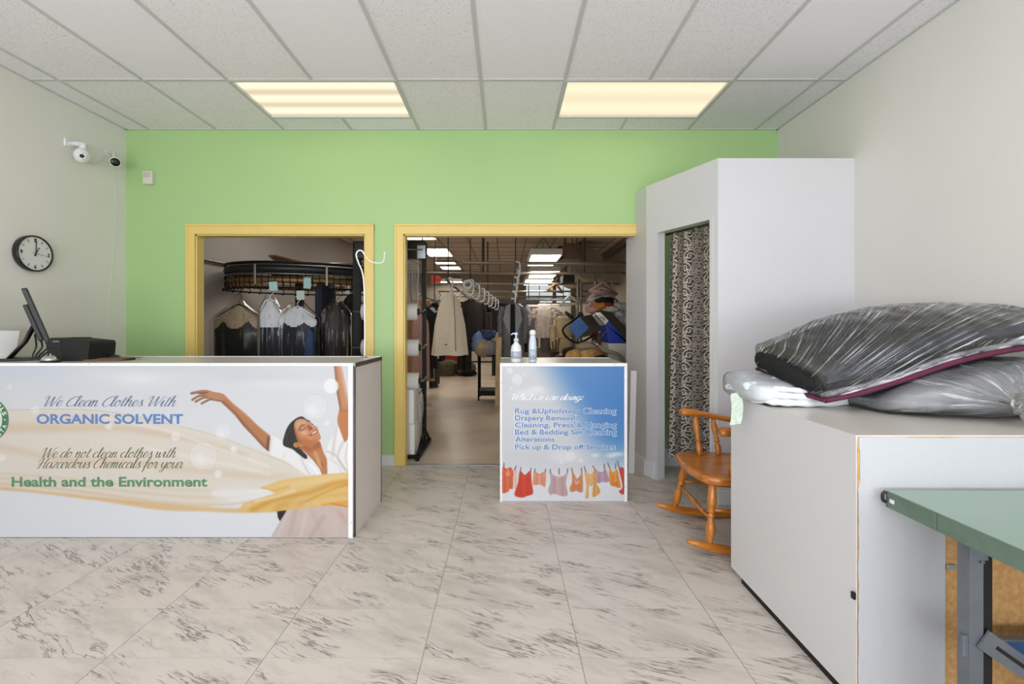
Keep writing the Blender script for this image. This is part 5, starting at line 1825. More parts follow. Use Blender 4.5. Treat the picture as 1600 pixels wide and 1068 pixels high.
kn = V((1.845, 1.66, 1.0))
pf = loft(sec, 64, 96, .62, .008, .008, 16, 9, .14)
for v in pf.bm.verts:                                  # draw the film towards the knot
    dk = v.co - kn
    rr_ = math.hypot(dk.x, dk.z)
    if dk.y < 0.28 and rr_ < 0.24:
        k_ = (1 - rr_ / 0.24) ** 2
        an = math.atan2(dk.z, dk.x)
        v.co.y -= k_ * 0.07 + 0.006 * math.sin(an * 17) * (1 - rr_ / .24) * (rr_ / .24) * 3
pf.build('plastic_bag', 'film_pillow', gp)
b = MB()
for k in range(9):
    a_ = k * 0.698 + .2
    tip = kn + V((math.cos(a_) * .05 + .012, -.035, math.sin(a_) * .055))
    b.tube([kn + V((0, .05, 0)), kn + V((math.cos(a_) * .012, -.002, math.sin(a_) * .012)), tip], [.010, .006, .014], 8, flat=.4)
b.build('knot', 'film_sheet', gp)
MB().tube([kn + V((math.cos(a_ * .524) * .016, .0, math.sin(a_ * .524) * .016)) for a_ in range(12)], .004, 6, True).build('tie', 'film_roll', gp)

# dark comforter in clear plastic, lying across both
dc = thing('bagged_comforter', 'dark comforter with maroon lining in shiny clear bag, on top', 'bedding', (1.8, 2.1, 1.0))
nb = [V((1.365, 1.955, .952)), V((1.47, 1.91, .988)), V((1.63, 1.875, 1.05)), V((1.83, 1.85, 1.128)), V((2.08, 1.85, 1.18)), V((2.36, 1.86, 1.205))]
nt_ = [V((1.345, 1.975, 1.09)), V((1.47, 1.93, 1.155)), V((1.62, 1.91, 1.22)), V((1.83, 1.895, 1.28)), V((2.08, 1.89, 1.31)), V((2.36, 1.90, 1.32))]
ft = [V((1.275, 2.33, 1.165)), V((1.40, 2.33, 1.235)), V((1.57, 2.34, 1.315)), V((1.86, 2.36, 1.375)), V((2.12, 2.36, 1.385)), V((2.38, 2.36, 1.37))]
fb = [V((1.275, 2.36, 1.08)), V((1.40, 2.37, 1.08)), V((1.57, 2.38, 1.08)), V((1.86, 2.38, 1.12)), V((2.12, 2.38, 1.15)), V((2.38, 2.38, 1.16))]
secs = [(nb[i] + V((0, .008, .046)), nt_[i], ft[i], fb[i] + V((0, 0, .03))) for i in range(6)]


def band_mi(u, v):
    # u = 0 is the near side at mid height; goes under, far, over
    if u > 0.82 and u < 0.93:
        return 0
    return 1 if (u < 0.03 or u >= 0.93) else 0


loft(secs, 60, 80, .6, -.004, .010, 8, 1, .07, band_mi).build('comforter', ['dark_quilt', 'navy_quilt'], dc)
b = MB()
pts = crom([p + V((0, .014, .030)) for p in nb], 8)
b.tube(pts, [(.017 - .008 * i / len(pts)) * (.8 + .25 * abs(math.sin(i * .35))) for i in range(len(pts))], 12)
b.tube([p + V((0, .02, -.006)) for p in pts], .012, 10)
b.build('inner_layer', 'pink_white', dc)
b = MB()
pts = crom([p + V((0, .006, .009)) for p in nb], 8)
b.tube(pts, .0115, 12)
b.tube([p + V((0, .04, .002)) for p in pts], .011, 12)
lb_ = crom([nb[0] + V((0, .0, .008)), V((1.31, 2.08, .985)), V((1.275, 2.2, 1.03)), V((1.27, 2.32, 1.06))], 8)
b.tube(lb_, .010, 10)
b.build('lining_edge', 'maroon', dc)
b = MB()
rl_ = crom([V((1.365, 1.985, 1.015)), V((1.32, 2.08, 1.05)), V((1.292, 2.20, 1.09)), V((1.285, 2.33, 1.115))], 12)
b.tube(rl_, [.046 * min(1, .35 + i / 7, .35 + (len(rl_) - 1 - i) / 7) for i in range(len(rl_))], 18)
for v in b.bm.verts:
    v.co += V((noise.noise(v.co * 22), noise.noise(v.co * 22 + V((5, 0, 0))), noise.noise(v.co * 22 + V((0, 7, 0))))) * .012
b.build('rolled_end', 'black_cloth', dc)
secf = [(nb[i] + V((-.03 if i == 0 else 0, -.004, -.004)), nt_[i] + V((-.03 if i == 0 else 0, 0, 0)), ft[i] + V((-.03 if i == 0 else 0, 0, .026)), fb[i]) for i in range(6)]
pf = loft(secf, 80, 120, .62, .017, .008, 14, 6, .06, wdir=(1, 1, 1))
pf.build('plastic_bag', 'film_comforter', dc)
strip([(1.262, 2.30, 1.10), (1.235, 2.26, 1.09), (1.19, 2.24, 1.055), (1.165, 2.23, 1.03)], 0.05, (.5, -.25, .8)).build('paper_tag', 'paper_green', dc)

# ================================================================== the work room behind the green wall
def garment(name, label, top, width, length, depth, mat_, rotz=0.0, flare=1.0, group=None, cat='garment', folds=.10, nk=7, sleeves=0.0, slmat=None, hanger='black_plastic',
            shoulder=.10, neck=.30, film_=None, film_w=1.2, film_len=None, seed=0, lower=None, collar=None, opening=None, hook=True):
    """a garment on a hanger. top = the neck point; parts: cloth, sleeves, hanger, plastic cover"""
    t = thing(name, label, cat, Vector(top), group)
    rm = Matrix.Translation(Vector(top)) @ Matrix.Rotation(rotz, 4, 'Z')
    hw, hd = width / 2, depth / 2

    def body(grow=0.0, fl=flare, fo=folds, wmul=1.0, ln=length, nkk=nk, z0=0.0, up=0.0, sd=seed, zcut=None):
        def fn(u, v):
            th = u * 2 * math.pi
            z = -ln * v
            q = v * ln
            w = pw([(0, neck * hw), (.02 * length, neck * hw * 1.15), (shoulder * length, hw * .97), (shoulder * length + .05, hw), (length * .5, hw * lerp(1, fl, .45)), (length, hw * fl)], q) * wmul + grow
            d = pw([(0, .035), (shoulder * length, hd * .75), (length * .3, hd), (length, hd * (1 + (fl - 1) * .5))], q) + grow
            k = min(1.0, max(0.0, (q - shoulder * length) / (length * .6)))
            f = 1 + fo * (0.3 + .7 * k) * (math.sin(nkk * th + sd + .7 * math.sin(3 * v + sd)) + .4 * math.sin((nkk * 2 + 1) * th + 2 * sd + 2 * v)) * (.35 + .65 * abs(math.sin(th)))
            x_, y_ = math.cos(th) * w * (1 + (f - 1) * .25), math.sin(th) * d * f
            zz = z + up * (1 - v) ** 3 - (fo * .12 * math.sin(nkk * th + sd) * width * (v > .98))
            return rm @ Vector((x_, y_, zz))
        return fn
    m = MB()
    nv = 26 if not lower else 60
    if lower:
        m.grid(body(), 110, nv, True, lambda u, v: 1 if v > lower[1] + (lower[2] * abs(math.sin(3 * math.pi * (u * 2 + .0))) if len(lower) > 2 else 0) else 0)
        m.build('cloth', [mat_, lower[0]], t)
    else:
        m.grid(body(), 44, nv, True)
        m.build('cloth', mat_, t)
    if sleeves:
        for sx in (-1, 1):
            a = rm @ Vector((sx * hw * .86, 0, -shoulder * length * .75))
            b_ = rm @ Vector((sx * (hw * 1.08), -.015, -length * .22))
            c_ = rm @ Vector((sx * hw * 1.12, -.03, -sleeves * .6))
            d2_ = rm @ Vector((sx * hw * 1.08, -.045, -sleeves))
            s = MB()
            pts = crom([a, b_, c_, d2_], 5)
            s.tube(pts, [lerp(.075, .05, i / (len(pts) - 1)) * (1 + .08 * math.sin(i * 1.7 + seed)) for i in range(len(pts))], 12, flat=.7)
            s.build('sleeve', slmat or mat_, t)
    if collar:
        s = MB()
        for sx in (-1, 1):
            s.prism([rm @ Vector(p) for p in ((sx * hw * .20, -hd * .75 - .01, -.01), (sx * hw * .60, -hd * .8, -.05 * length), (sx * hw * .86, -hd * 1.12, -.30 * length), (sx * hw * .26, -hd * 1.15, -.62 * length))], rm.to_3x3() @ Vector((0, -.012, 0)))
        s.build('lapel', collar, t)
    if opening:
        s = MB()
        s.box(-hw * .20, hw * .20, -hd * 1.16, -hd * .6, -length * .93, -.01, 0, rm)
        s.build('front_opening', opening, t)
    if hanger:
        s = MB()
        hz = .015
        s.tube([rm @ Vector(p) for p in ((-hw * .9, 0, -shoulder * length * .75), (-.05, 0, .0), (0, 0, .02), (.05, 0, .0), (hw * .9, 0, -shoulder * length * .75))], .008, 8)
        if hook:
            s.tube(crom([rm @ Vector(p) for p in ((0, 0, .01), (0, 0, .06), (.03, 0, .09), (.025, 0, .125), (0, 0, .135), (-.022, 0, .12))], 5), .004, 6)
        s.build('hanger', hanger, t)
    if film_:
        s = MB()
        s.grid(body(.012, flare * 1.02, folds * 1.5, film_w, film_len or length * 1.08, nk + 4, up=.06, sd=seed + 1.3), 52, 30, True)
        s.build('plastic_cover', film_, t)
    return t


# ---------------------------------------------------------------- behind the left doorway: garment conveyor
cv = thing('garment_conveyor', 'dark oval garment conveyor with hooks behind left doorway', 'conveyor', (-2.55, 6.2, 0))
ncv = 72


def oval(k, z, sx=.76):
    """loop of the conveyor in plan, turned so that its right side lies farther back"""
    a = 2 * math.pi * k / ncv + math.pi
    x_, y_ = (sx + .09) * math.cos(a), (sx - .14) * math.sin(a)
    c_, s_ = math.cos(R(22)), math.sin(R(22))
    return Vector((-2.50 + x_ * c_ - y_ * s_, 5.78 + x_ * s_ + y_ * c_, z))


b = MB()
b.tube([oval(k, 1.905) for k in range(ncv)], .055, 8, True, flat=1.0)
for v in b.bm.verts:
    v.co.z = 1.905 + (v.co.z - 1.905) * .9
b.build('track', 'conveyor', cv)
MB().tube([oval(k, 1.97, .80) for k in range(ncv)], .016, 8, True).build('top_rail', 'black_metal', cv)
MB().tube([oval(k, 1.845, .79) for k in range(ncv)], .008, 6, True).build('guide_rail', 'steel', cv)
MB().tube([oval(k, 1.69, .79) for k in range(ncv)], .010, 6, True).build('lower_rail', 'black_metal', cv)
MB().tube([oval(k, 1.775, .785) for k in range(ncv)], .024, 6, True, flat=1.5).build('slot_band', 'brass', cv)
sl0 = None
for k in range(0, ncv, 1):
    p = oval(k, 1.77, .795)
    if k > ncv * .62 and k % 2:
        continue
    s = MB()
    s.tube(crom([p + V((0, 0, .07)), p + V((.0, -.012, .0)), p + V((.012, -.02, -.07)), p + V((.0, -.03, -.098)), p + V((-.016, -.02, -.075))], 3), .006, 6)
    s.build('hook', 'black_metal', cv)
for k in (11, 21, 31):
    s = MB()
    xx, yy_ = oval(k, 0, .80).xy
    s.box(xx - .012, xx + .012, yy_ - .02, yy_ + .004, 1.72, 1.95, .003)
    s.build('bracket', 'steel', cv)
s = MB()
s.box(-2.62, -2.54, 5.72, 5.80, 0, 1.86)
s.build('post', 'black_metal', cv)
MB().box(-2.72, -2.42, 5.32, 5.52, 1.84, 1.96, .01).build('motor_box', 'black_satin', cv)
# paper tags clipped along the hooks
for i, (px, py, Y_, m_, lab) in enumerate(((427, 447, 5.02, 'card_blue', 'pale blue ticket hanging on front of the conveyor'), (469.5, 461, 5.0, 'card_mint', 'pale green ticket on hook above the white topped bagged shirt'), (480, 442, 5.1, 'card_blue', 'blue ticket on conveyor, right of the pale green ticket'), (543, 452, 5.5, 'paper_white', 'small white ticket near right end of the conveyor'))):
    s = MB()
    p = P(px, py, Y_)
    s.obox(p, .085 if i != 3 else .06, .002, .10 if i != 2 else .12, (R(4), R(-6 + 5 * i), R(10 - 8 * i)))
    tag(s.build('laundry_ticket', m_), lab, 'ticket', 'tickets on the conveyor')
# cardboard sheets lying on top
s = MB()
s.prism([P(419, 400, 5.35), P(430, 399, 5.4), P(515, 420, 6.6), P(470, 420, 6.0), P(425, 405, 5.4)], (0, 0, .012))
tag(s.build('cardboard_sheet', 'cardboard_dark'), 'dark cardboard sheet lying askew on top of the garment conveyor', 'cardboard')
s = MB()
s.prism([P(443, 416, 5.5), P(470, 409, 5.7), P(556, 433, 7.2), P(556, 440, 6.9), P(505, 433, 6.2)], (0, 0, .014))
tag(s.build('cardboard_sheet', 'cardboard'), 'long tan cardboard sheet lying over right side of the conveyor', 'cardboard')
# pipe on the wall and rail across
s = MB()
s.tube([(XL + .03, 4.5, 2.0), (XL + .03, 5.72, 2.02), (XL + .06, 5.78, 2.04)], .014, 8)
s.tube([(XL + .06, 5.78, 2.04), (-1.6, 5.78, 2.035)], .016, 8)
tag(s.build('conduit_pipe', 'steel'), 'grey pipe along left wall turning across above the conveyor', 'pipe')
# tan panel behind the conveyor
s = MB()
s.box(-2.95, -1.75, 8.9, 8.96, .0, 1.72)
tag(s.build('partition_board', 'cardboard'), 'tan board standing behind the garment conveyor', 'board')

GZ = 1.60
g1 = garment('bagged_jacket', 'black jacket in brownish clear cover, leftmost on the conveyor', P(373, 478, 5.22), .55, 1.0, .24, 'beige_cloth', 0.05, .95, lower=('black_cloth', .16, .09), film_='film_brown', film_w=1.1, folds=.06, seed=1, shoulder=.17, neck=.16)
g2 = garment('bagged_shirt', 'narrow white topped shirt in clear film, second from conveyor left', P(422, 470, 5.08), .21, .95, .18, 'shirt_white', .5, .95, lower=('navy_cloth', .30), film_='film_garment', film_w=1.1, seed=2.2, shoulder=.15, hanger='white_plastic')
g3 = garment('bagged_shirt', 'white shouldered navy shirt in clear film under the pale green ticket', P(465, 481, 5.12), .455, .95, .22, 'shirt_white', -.08, .95, lower=('navy_cloth', .16, .05), film_='film_garment', film_w=1.08, seed=3.3, shoulder=.14, hanger='white_plastic')
# long dark garment bag
s = MB()
top = P(509, 436, 5.4)
s.grid(lambda u, v: Vector((top.x + .085 * pw([(0, .12), (.04, .75), (.1, 1), (1, 1.12)], v) * math.cos(u * 6.2832), top.y + .22 * pw([(0, .3), (.06, 1), (1, 1.05)], v) * math.sin(u * 6.2832) * (1 + .05 * math.sin(9 * u * 6.28)), top.z - 1.25 * v)), 40, 24, True)
tag(s.build('garment_bag', 'navy_cloth'), 'tall dark navy garment bag hanging near centre of the conveyor', 'garment bag')
g5 = garment('bagged_coat', 'grey brown coat in crumpled clear film beside navy garment bag', P(526, 476, 5.2), .25, 1.0, .2, 'brown_cloth', .3, 1.0, film_='film_garment', film_w=1.25, folds=.14, seed=4.1, shoulder=.12)
g6 = garment('black_coat', 'plain black coat hanging nearest the film roll rack', P(548, 462, 5.5), .30, 1.2, .26, 'black_cloth', 1.2, 1.05, seed=5, shoulder=.1, sleeves=.7)
g7 = garment('blue_jeans', 'blue denim sleeve garment showing beside navy film covered shirt', P(484, 512, 5.0), .10, .7, .12, 'denim', .2, 1.1, seed=6, hanger=None)

# ---------------------------------------------------------------- film bagging rack between the doorways
rk = thing('bagging_rack', 'black steel rack holding rolls of garment film, behind green wall', 'rack', (-1.17, 4.55, 0))
RX0, RX1, RYp = X(558, 4.68), X(663, 4.68), 4.68
b = MB()
b.box(RX1 - .02, RX1 + .02, RYp - .02, RYp + .02, 0.03, 2.12, .003)
b.build('post', 'black_metal', rk)
b = MB()
b.box(RX0 - .035, RX0 + .035, RYp - .03, RYp + .03, 0.03, 2.12, .003)
b.build('post', 'black_metal', rk)
for xx in (RX0, RX1):
    b = MB()
    b.box(xx - .02, xx + .02, 4.29, 5.0, 0.012, .05, .003)
    b.tube([(xx, 4.34, .045), (xx, RYp, .22)], .014, 6)
    b.tube([(xx, 4.98, .045), (xx, RYp, .22)], .014, 6)
    b.lathe([(.02, 0), (.02, .012)], 10, Matrix.Translation((xx, 4.32, 0)))
    b.build('foot', 'black_metal', rk)
b = MB()
b.box(RX0, RX1, 4.30, 4.335, .02, .055, .003)
b.build('base_bar', 'black_metal', rk)
b = MB()
b.tube([(RX0, RYp, .15), (RX1, RYp - .03, .62)], .014, 6)
b.build('cross_brace', 'black_metal', rk)
b = MB()
b.box(RX0, RX1 + .02, 4.60, 4.75, Z(405, 4.68), Z(378, 4.68), .006)
hb = b.build('header_box', 'black_satin', rk)
b = MB()
b.box(X(652, 4.6), X(665, 4.6), 4.588, 4.602, Z(404, 4.6), Z(383, 4.6), .003)
b.build('end_plate', 'alu_grey', hb)
b = MB()
b.tube([(RX0, 4.585, Z(390, 4.6)), (RX1, 4.585, Z(390, 4.6))], .007, 8)
b.build('bar', 'steel', hb)
b = MB()
b.grid(lambda u, v: Vector((lerp(X(629, 4.66), X(655, 4.66), u), 4.66 + .012 * math.sin(u * 19) + .01 * math.sin(v * 7 + u * 4), lerp(Z(476, 4.66), Z(403, 4.66), v))), 30, 20)
b.build('film_web', 'film_sheet', rk)
b = MB()
b.grid(lambda u, v: Vector((lerp(X(629, 4.5), X(657, 4.5), u) + .03 * math.sin(v * 3), 4.5 + .02 * math.sin(u * 12 + v * 3), lerp(Z(668, 4.5), Z(606, 4.5), v))), 24, 16)
b.build('film_tail', 'film_sheet', rk)
for i, (py, lab) in enumerate(((487, 'topmost roll of clear garment film on black rack'), (543, 'middle roll of clear garment film on black rack'), (595, 'lowest roll of clear garment film, above the cartons'))):
    y_ = 4.52
    zc = Z(py, y_)
    t = thing('film_roll', lab, 'film roll', (-1.15, y_, zc), 'film rolls on the bagging rack')
    x0_, x1_ = X(562, 4.42), X(655 if i != 0 else 653, 4.52)
    MB().lathe([(.03, 0), (.083, .001), (.083, x1_ - x0_ - .001), (.03, x1_ - x0_)], 32, Matrix.Translation((x0_, y_, zc)) @ Matrix.Rotation(R(90), 4, 'Y')).build('film', 'film_roll', t)
    s = MB()
    s.lathe([(.034, -.012), (.034, x1_ - x0_ + .012)], 18, Matrix.Translation((x0_, y_, zc)) @ Matrix.Rotation(R(90), 4, 'Y'))
    s.build('core', 'black_plastic', t)
    s = MB()
    s.tube([(x0_ - .10, y_, zc), (x1_ + .05, y_, zc)], .008, 8)
    s.tube([(x1_ + .04, y_, zc), (x1_ + .045, RYp, zc + .03)], .009, 8)
    s.build('spindle', 'steel', t)
# cartons under the rolls
for i, (z0_, z1_, lab) in enumerate(((.0, .335, 'lower of two white cartons under the film rolls'), (.336, .66, 'upper of two white cartons under the film rolls'))):
    t = thing('carton', lab, 'carton', (-1.02, 4.5, z0_), 'cartons under the film rolls')
    dx_ = .006 * i
    MB().box(-1.32, X(640, 4.36) + .045 - dx_, 4.36, 4.60, z0_, z1_, .004).build('box', 'machine_white', t)
    MB().box(X(640, 4.36) + .002 - dx_, X(640, 4.36) + .0465 - dx_, 4.3585, 4.6015, z0_ + .002, z1_ - .002, .002).build('side', 'paper_white', t)

# ---------------------------------------------------------------- hanging rails, lamps, heater
for i, (py, Y_, x0_, lab) in enumerate(((411, 6.57, X(722, 6.57), 'thick grey hanging rail nearest the right doorway'), (427, 7.9, -1.4, 'second hanging rail behind the doorway'), (443, 9.9, -1.6, 'third hanging rail, above the white sleeveless coat'), (455, 12.3, -1.8, 'fourth hanging rail, seen over grey cardigan'), (463, 14.2, -1.8, 'farthest hanging rail near the rear windows'))):
    s = MB()
    z_ = Z(py, Y_)
    s.tube([(x0_, Y_, z_), (XR - .02, Y_, z_)], .026 if i == 0 else .024, 10)
    t = thing('hanging_rail', lab, 'rail', (0.3, Y_, z_), 'hanging rails across the work room')
    o = s.build('rail', 'galvanised', t)
    for px in ((755, 913) if i < 2 else (762, 905)):
        s = MB()
        xx = X(px, Y_)
        s.tube([(xx, Y_, z_), (xx, Y_, HC)], .014 if i else .018, 8)
        s.build('hanger_rod', 'rear_frame', t)


def slick(p0, p1, label, n):
    t = thing('slick_rail', label, 'rail', p0, 'sloping rails with white hooks')
    MB().tube([p0, p1], .018, 8).build('rail', 'steel', t)
    for k in range(n):
        q = p0.lerp(p1, (k + .2) / n)
        sc_ = 1.0
        s = MB()
        s.tube(crom([q + V((.0, 0, .05)), q + V((.05, 0, .045)), q + V((.06, 0, -.02)), q + V((.055, 0, -.13)), q + V((.02, 0, -.17)), q + V((-.02, 0, -.16))], 4), .012, 8)
        s.build('hook', 'white_plastic', t)
    s = MB()
    s.tube([p0 + V((math.cos(k * .524) * .055, -.02, math.sin(k * .524) * .055 - .03)) for k in range(12)], .016, 8, True)
    s.build('end_stop', 'white_plastic', t) if n == 7 and p0.x < -.3 else s.bm.free()
    s = MB()
    s.tube([p0.lerp(p1, .05), p0.lerp(p1, .05) + V((0, 0, HC - p0.z))], .008, 6)
    s.build('hanger_rod', 'rear_frame', t)


slick(P(731, 441, 6.5), P(778, 474, 11.0), 'sloping dark rail with white hooks, left of grey cardigan', 7)
slick(P(806, 412, 6.5), P(798, 468, 7.5), 'sloping rail with white hooks above the grey cardigan', 5)
slick(P(697, 437, 6.2), P(740, 472, 9.5), 'sloping rail with white hooks above the white sleeveless coat', 4)


def rear_lamp(x0, x1, y0, y1, z, label, hang=False):
    t = thing('strip_light', label, 'ceiling light', ((x0 + x1) / 2, (y0 + y1) / 2, z), 'work room lights')
    s = MB()
    h = .10 if hang else .03
    s.box(x0, x1, y0, y1, z + .006, z + h)
    s.build('housing', 'machine_white', t)
    s = MB()
    s.box(x0 + .02, x1 - .02, y0 + .02, y1 - .02, z, z + .0055)
    s.build('diffuser', 'lamp_rear', t)
    if hang:
        s = MB()
        for xx in (x0 + .05, x1 - .05):
            s.tube([(xx, (y0 + y1) / 2, z + h), ((x0 + x1) / 2, (y0 + y1) / 2, z + h + .3), ((x0 + x1) / 2, (y0 + y1) / 2, HC)], .006, 6)
        s.build('chain', 'rear_frame', t)
    return t


rear_lamp(-2.01, -1.40, 8.2, 9.4, HC - .05, 'work room ceiling light nearest the right doorway, at its top left')
rear_lamp(-1.95, -1.34, 10.55, 11.77, HC - .05, 'work room ceiling light showing its tubes, above black rack')
rear_lamp(-2.0, -1.42, 12.9, 13.3, HC - .05, 'thin work room ceiling light, third from the right doorway')
rear_lamp(-2.0, -1.40, 13.9, 14.6, HC - .05, 'work room ceiling light farthest along the left row')
rear_lamp(-2.45, -1.45, 15.2, 15.9, Z(441, 15.5), 'low hung rear light beside red sign', True)
rear_lamp(X(829, 7.0), X(879, 7.0), 7.0, 8.3, Z(398.5, 7.0), 'large hanging strip light nearest, beside brown heater', True)
rear_lamp(X(829, 9.2), X(876, 9.2), 9.2, 10.6, Z(424, 9.2), 'hanging strip light behind the large nearest one', True)
rear_lamp(X(821, 11.4), X(866, 11.4), 11.4, 13.0, Z(437, 11.4), 'hanging strip light farthest back, before rear windows', True)
rear_lamp(-2.6, -2.0, 5.3, 6.5, HC - .05, 'work room ceiling light above the garment conveyor')
# heater
t = thing('unit_heater', 'brown box heater hung from work room ceiling', 'heater', P(896, 406, 7.6))
x0_, x1_, z0_, z1_ = X(880, 7.6), X(909, 7.6), Z(406, 7.6), Z(380, 7.6)
MB().box(x0_, x1_, 7.6, 8.05, z0_, z1_, .03).build('housing', 'heater_brown', t)
s = MB()
for xx in (x0_ + .05, x1_ - .05):
    s.tube([(xx, 7.8, z1_), (xx, 7.8, HC)], .008, 6)
s.build('hanger_rod', 'rear_frame', t)
s = MB()
s.box(x0_ - .07, x0_ + .002, 7.7, 7.95, z0_ + .02, z1_ - .02, .01)
s.build('louvre', 'rear_frame', t)
s = MB()
s.tube([(XR - .05, 4.5, 2.86), (XR - .05, 12, 2.86)], .03, 8)
tag(s.build('ceiling_pipe', 'rear_frame'), 'dark pipe running along top of right work room wall', 'pipe')
s = MB()
s.lathe([(.32, 0), (.32, 2.6)], 24, Matrix.Translation((1.75, 9.6, 2.52)) @ Matrix.Rotation(R(-90), 4, 'X'))
tag(s.build('air_duct', 'galvanised'), 'round grey air duct behind the brown heater', 'duct')
s = MB()
s.obox(P(681, 438, 11.5), .26, .05, .22, (0, R(8), 0), .01)
es_ = tag(s.build('exit_sign', 'red_cloth'), 'small red hanging sign near rear of work room', 'sign')
MB().tube([P(681, 436, 11.5), V((X(681, 11.5), 11.5, HC))], .008, 6).build('hanger_rod', 'rear_frame', es_)

# ---------------------------------------------------------------- garments seen through the right doorway
gc = garment('sleeveless_coat', 'long cream sleeveless coat hanging in the right doorway', P(703, 459, 6.4), .345, .85, .22, 'cream_fleece', .12, 1.5, folds=.12, nk=5, seed=1.1, shoulder=.24, neck=.42, hanger='white_plastic')
s = MB()
s.tube([P(709, 462, 6.3), P(711, 500, 6.26), P(712, 548, 6.235)], .006, 6)
s.build('zip', 'beige_cloth', gc)
s = MB()
s.obox(P(697, 538, 6.235), .035, .006, .012, (0, 0, 0), .002)
s.build('badge', 'brown_cloth', gc)
gk = garment('grey_cardigan', 'charcoal grey waterfall cardigan hanging above small sign counter', P(801, 474, 7.2), .345, .83, .2, 'grey_knit', 0, 1.05, folds=.12, nk=6, seed=2.4, sleeves=.62, collar='grey_lapel', opening='black_cloth', shoulder=.1)
garment('pale_jacket', 'pale pinkish jacket with black hem just behind grey cardigan', P(808, 474, 7.4), .34, .78, .18, 'pink_white', 0, 1.0, seed=3, sleeves=.36, lower=('black_cloth', .55), shoulder=.1)
gb = garment('pleated_blouse', 'pale pink crinkled blouse on hanger right of grey cardigan', P(850, 480, 7.9), .34, .52, .18, 'blouse', 0, .9, folds=.12, nk=9, seed=4, shoulder=.10, neck=.7, hanger='white_plastic', sleeves=.2)
garment('dark_skirt', 'dark grey skirt showing below the pale pink blouse', P(855, 515, 8.1), .24, .40, .16, 'machine_grey', 0, 1.0, seed=5, hanger=None, neck=.8)
garment('brown_leather_coat', 'dark brown coat hanging behind the cream sleeveless coat', P(737, 468, 7.6), .46, .85, .24, 'brown_cloth', .8, 1.0, seed=6, sleeves=.7)
garment('grey_jacket', 'grey jacket hanging left of the cream sleeveless coat', P(686, 470, 8.0), .34, .95, .22, 'grey_cloth', .9, 1.0, seed=7, sleeves=.6)
for i, (px, py, Y_, m_, lab, w_, l_) in enumerate(((657, 490, 6.6, 'pink_cloth', 'dusty pink garment hanging behind the film rolls', .26, .95), (667, 482, 6.9, 'black_cloth', 'black jacket on rail right of rack post', .34, .9), (675, 480, 7.2, 'shirt_white', 'pale shirt between two black jackets', .2, .8), (680, 474, 7.6, 'black_cloth', 'black jacket with green shoulder left of cream coat', .36, .95), (662, 500, 7.9, 'navy_cloth', 'long navy coat low behind the black rack', .40, 1.0), (671, 520, 8.2, 'hide', 'tan trousers hanging low behind black jackets', .12, .85))):
    garment('hanging_garment', lab, P(px, py, Y_), w_, l_, .22, m_, .9, 1.05, group='garments on the left rail', seed=i * 1.7, sleeves=.6 if 'jacket' in lab or 'coat' in lab else 0)
for px, py, Y_, lab in ((656, 473, 6.4, 'orange clip tag left of black rack post'), (669.5, 473, 6.7, 'red orange clip tag right of black rack post')):
    s = MB()
    s.obox(P(px, py, Y_), .04, .02, .075, (0, R(-12), 0), .008)
    tag(s.build('clip_tag', 'orange_cloth'), lab, 'tag')
t = thing('hanging_rail', 'side rail carrying dark jackets behind the film rolls', 'rail', (X(668, 7.3), 7.3, 1.7))
MB().tube([(X(655, 6.3), 6.3, 1.69), (X(680, 8.4), 8.4, 1.69)], .015, 8).build('rail', 'steel', t)
MB().tube([(X(660, 6.6), 6.6, 1.69), (X(660, 6.6), 6.6, HC)], .01, 8).build('hanger_rod', 'rear_frame', t)
MB().tube([(X(679, 8.3), 8.3, 1.69), (X(679, 8.3), 8.3, HC)], .01, 8).build('hanger_rod', 'rear_frame', t)
# low black stand under the dark garments
t = thing('garment_rack', 'black garment rack standing behind film roll rack', 'rack', (-1.35, 8.6, 0))
x0_, x1_ = X(664, 9.3), X(684, 9.3)
MB().box(x0_ - .35, x1_, 9.1, 9.6, 0.04, .5, .01).build('base_box', 'black_matt', t)
for xx in (x0_ - .3, x1_ - .02):
    MB().tube([(xx, 9.35, 0), (xx, 9.35, 1.75)], .018, 8).build('post', 'black_metal', t)
MB().tube([(x0_ - .3, 9.35, 1.75), (x1_ - .02, 9.35, 1.75)], .015, 8).build('rail', 'steel', t)
s = MB()
s.obox((X(668.5, 9.0), 9.0, .33), .05, .02, .66)
tag(s.build('paper_strip', 'paper_white'), 'narrow white board standing at foot of black garment rack', 'board')
# basket and bags on the floor
pb_ = P(698, 583, 11.4)
pb_.z = 0
t = thing('laundry_basket', 'brown tub of olive laundry on work room floor', 'basket', pb_)
MB().lathe([(.20, 0), (.215, .02), (.25, .28), (.262, .285), (.255, .30), (.24, .295), (.20, .04)], 28, Matrix.Translation(pb_)).build('tub', 'olive_cloth', t)
s = MB()
s.ball(pb_ + V((0, 0, .29)), .24, .22, .10, 24, .25, 3)
tag(s.build('olive_laundry', 'olive_cloth'), 'olive green laundry heaped in the brown tub', 'laundry')
s = MB()
s.ball(pb_ + V((.42, .15, .17)), .30, .26, .2, 24, .3, 8)
tag(s.build('laundry_heap', 'olive_cloth'), 'heap of striped olive cloth beside the brown tub', 'laundry')
s = MB()
s.ball(pb_ + V((.56, -.05, .07)), .18, .2, .09, 20, .3, 12)
tag(s.build('black_bag', 'black_cloth'), 'black bag lying on floor before olive cloth heap', 'bag')
s = MB()
s.ball((X(700, 13.5), 13.5, .26), .28, .2, .27, 18, .2, 5)
tag(s.build('red_bundle', 'red_cloth'), 'red sack showing under hem of cream coat', 'laundry')
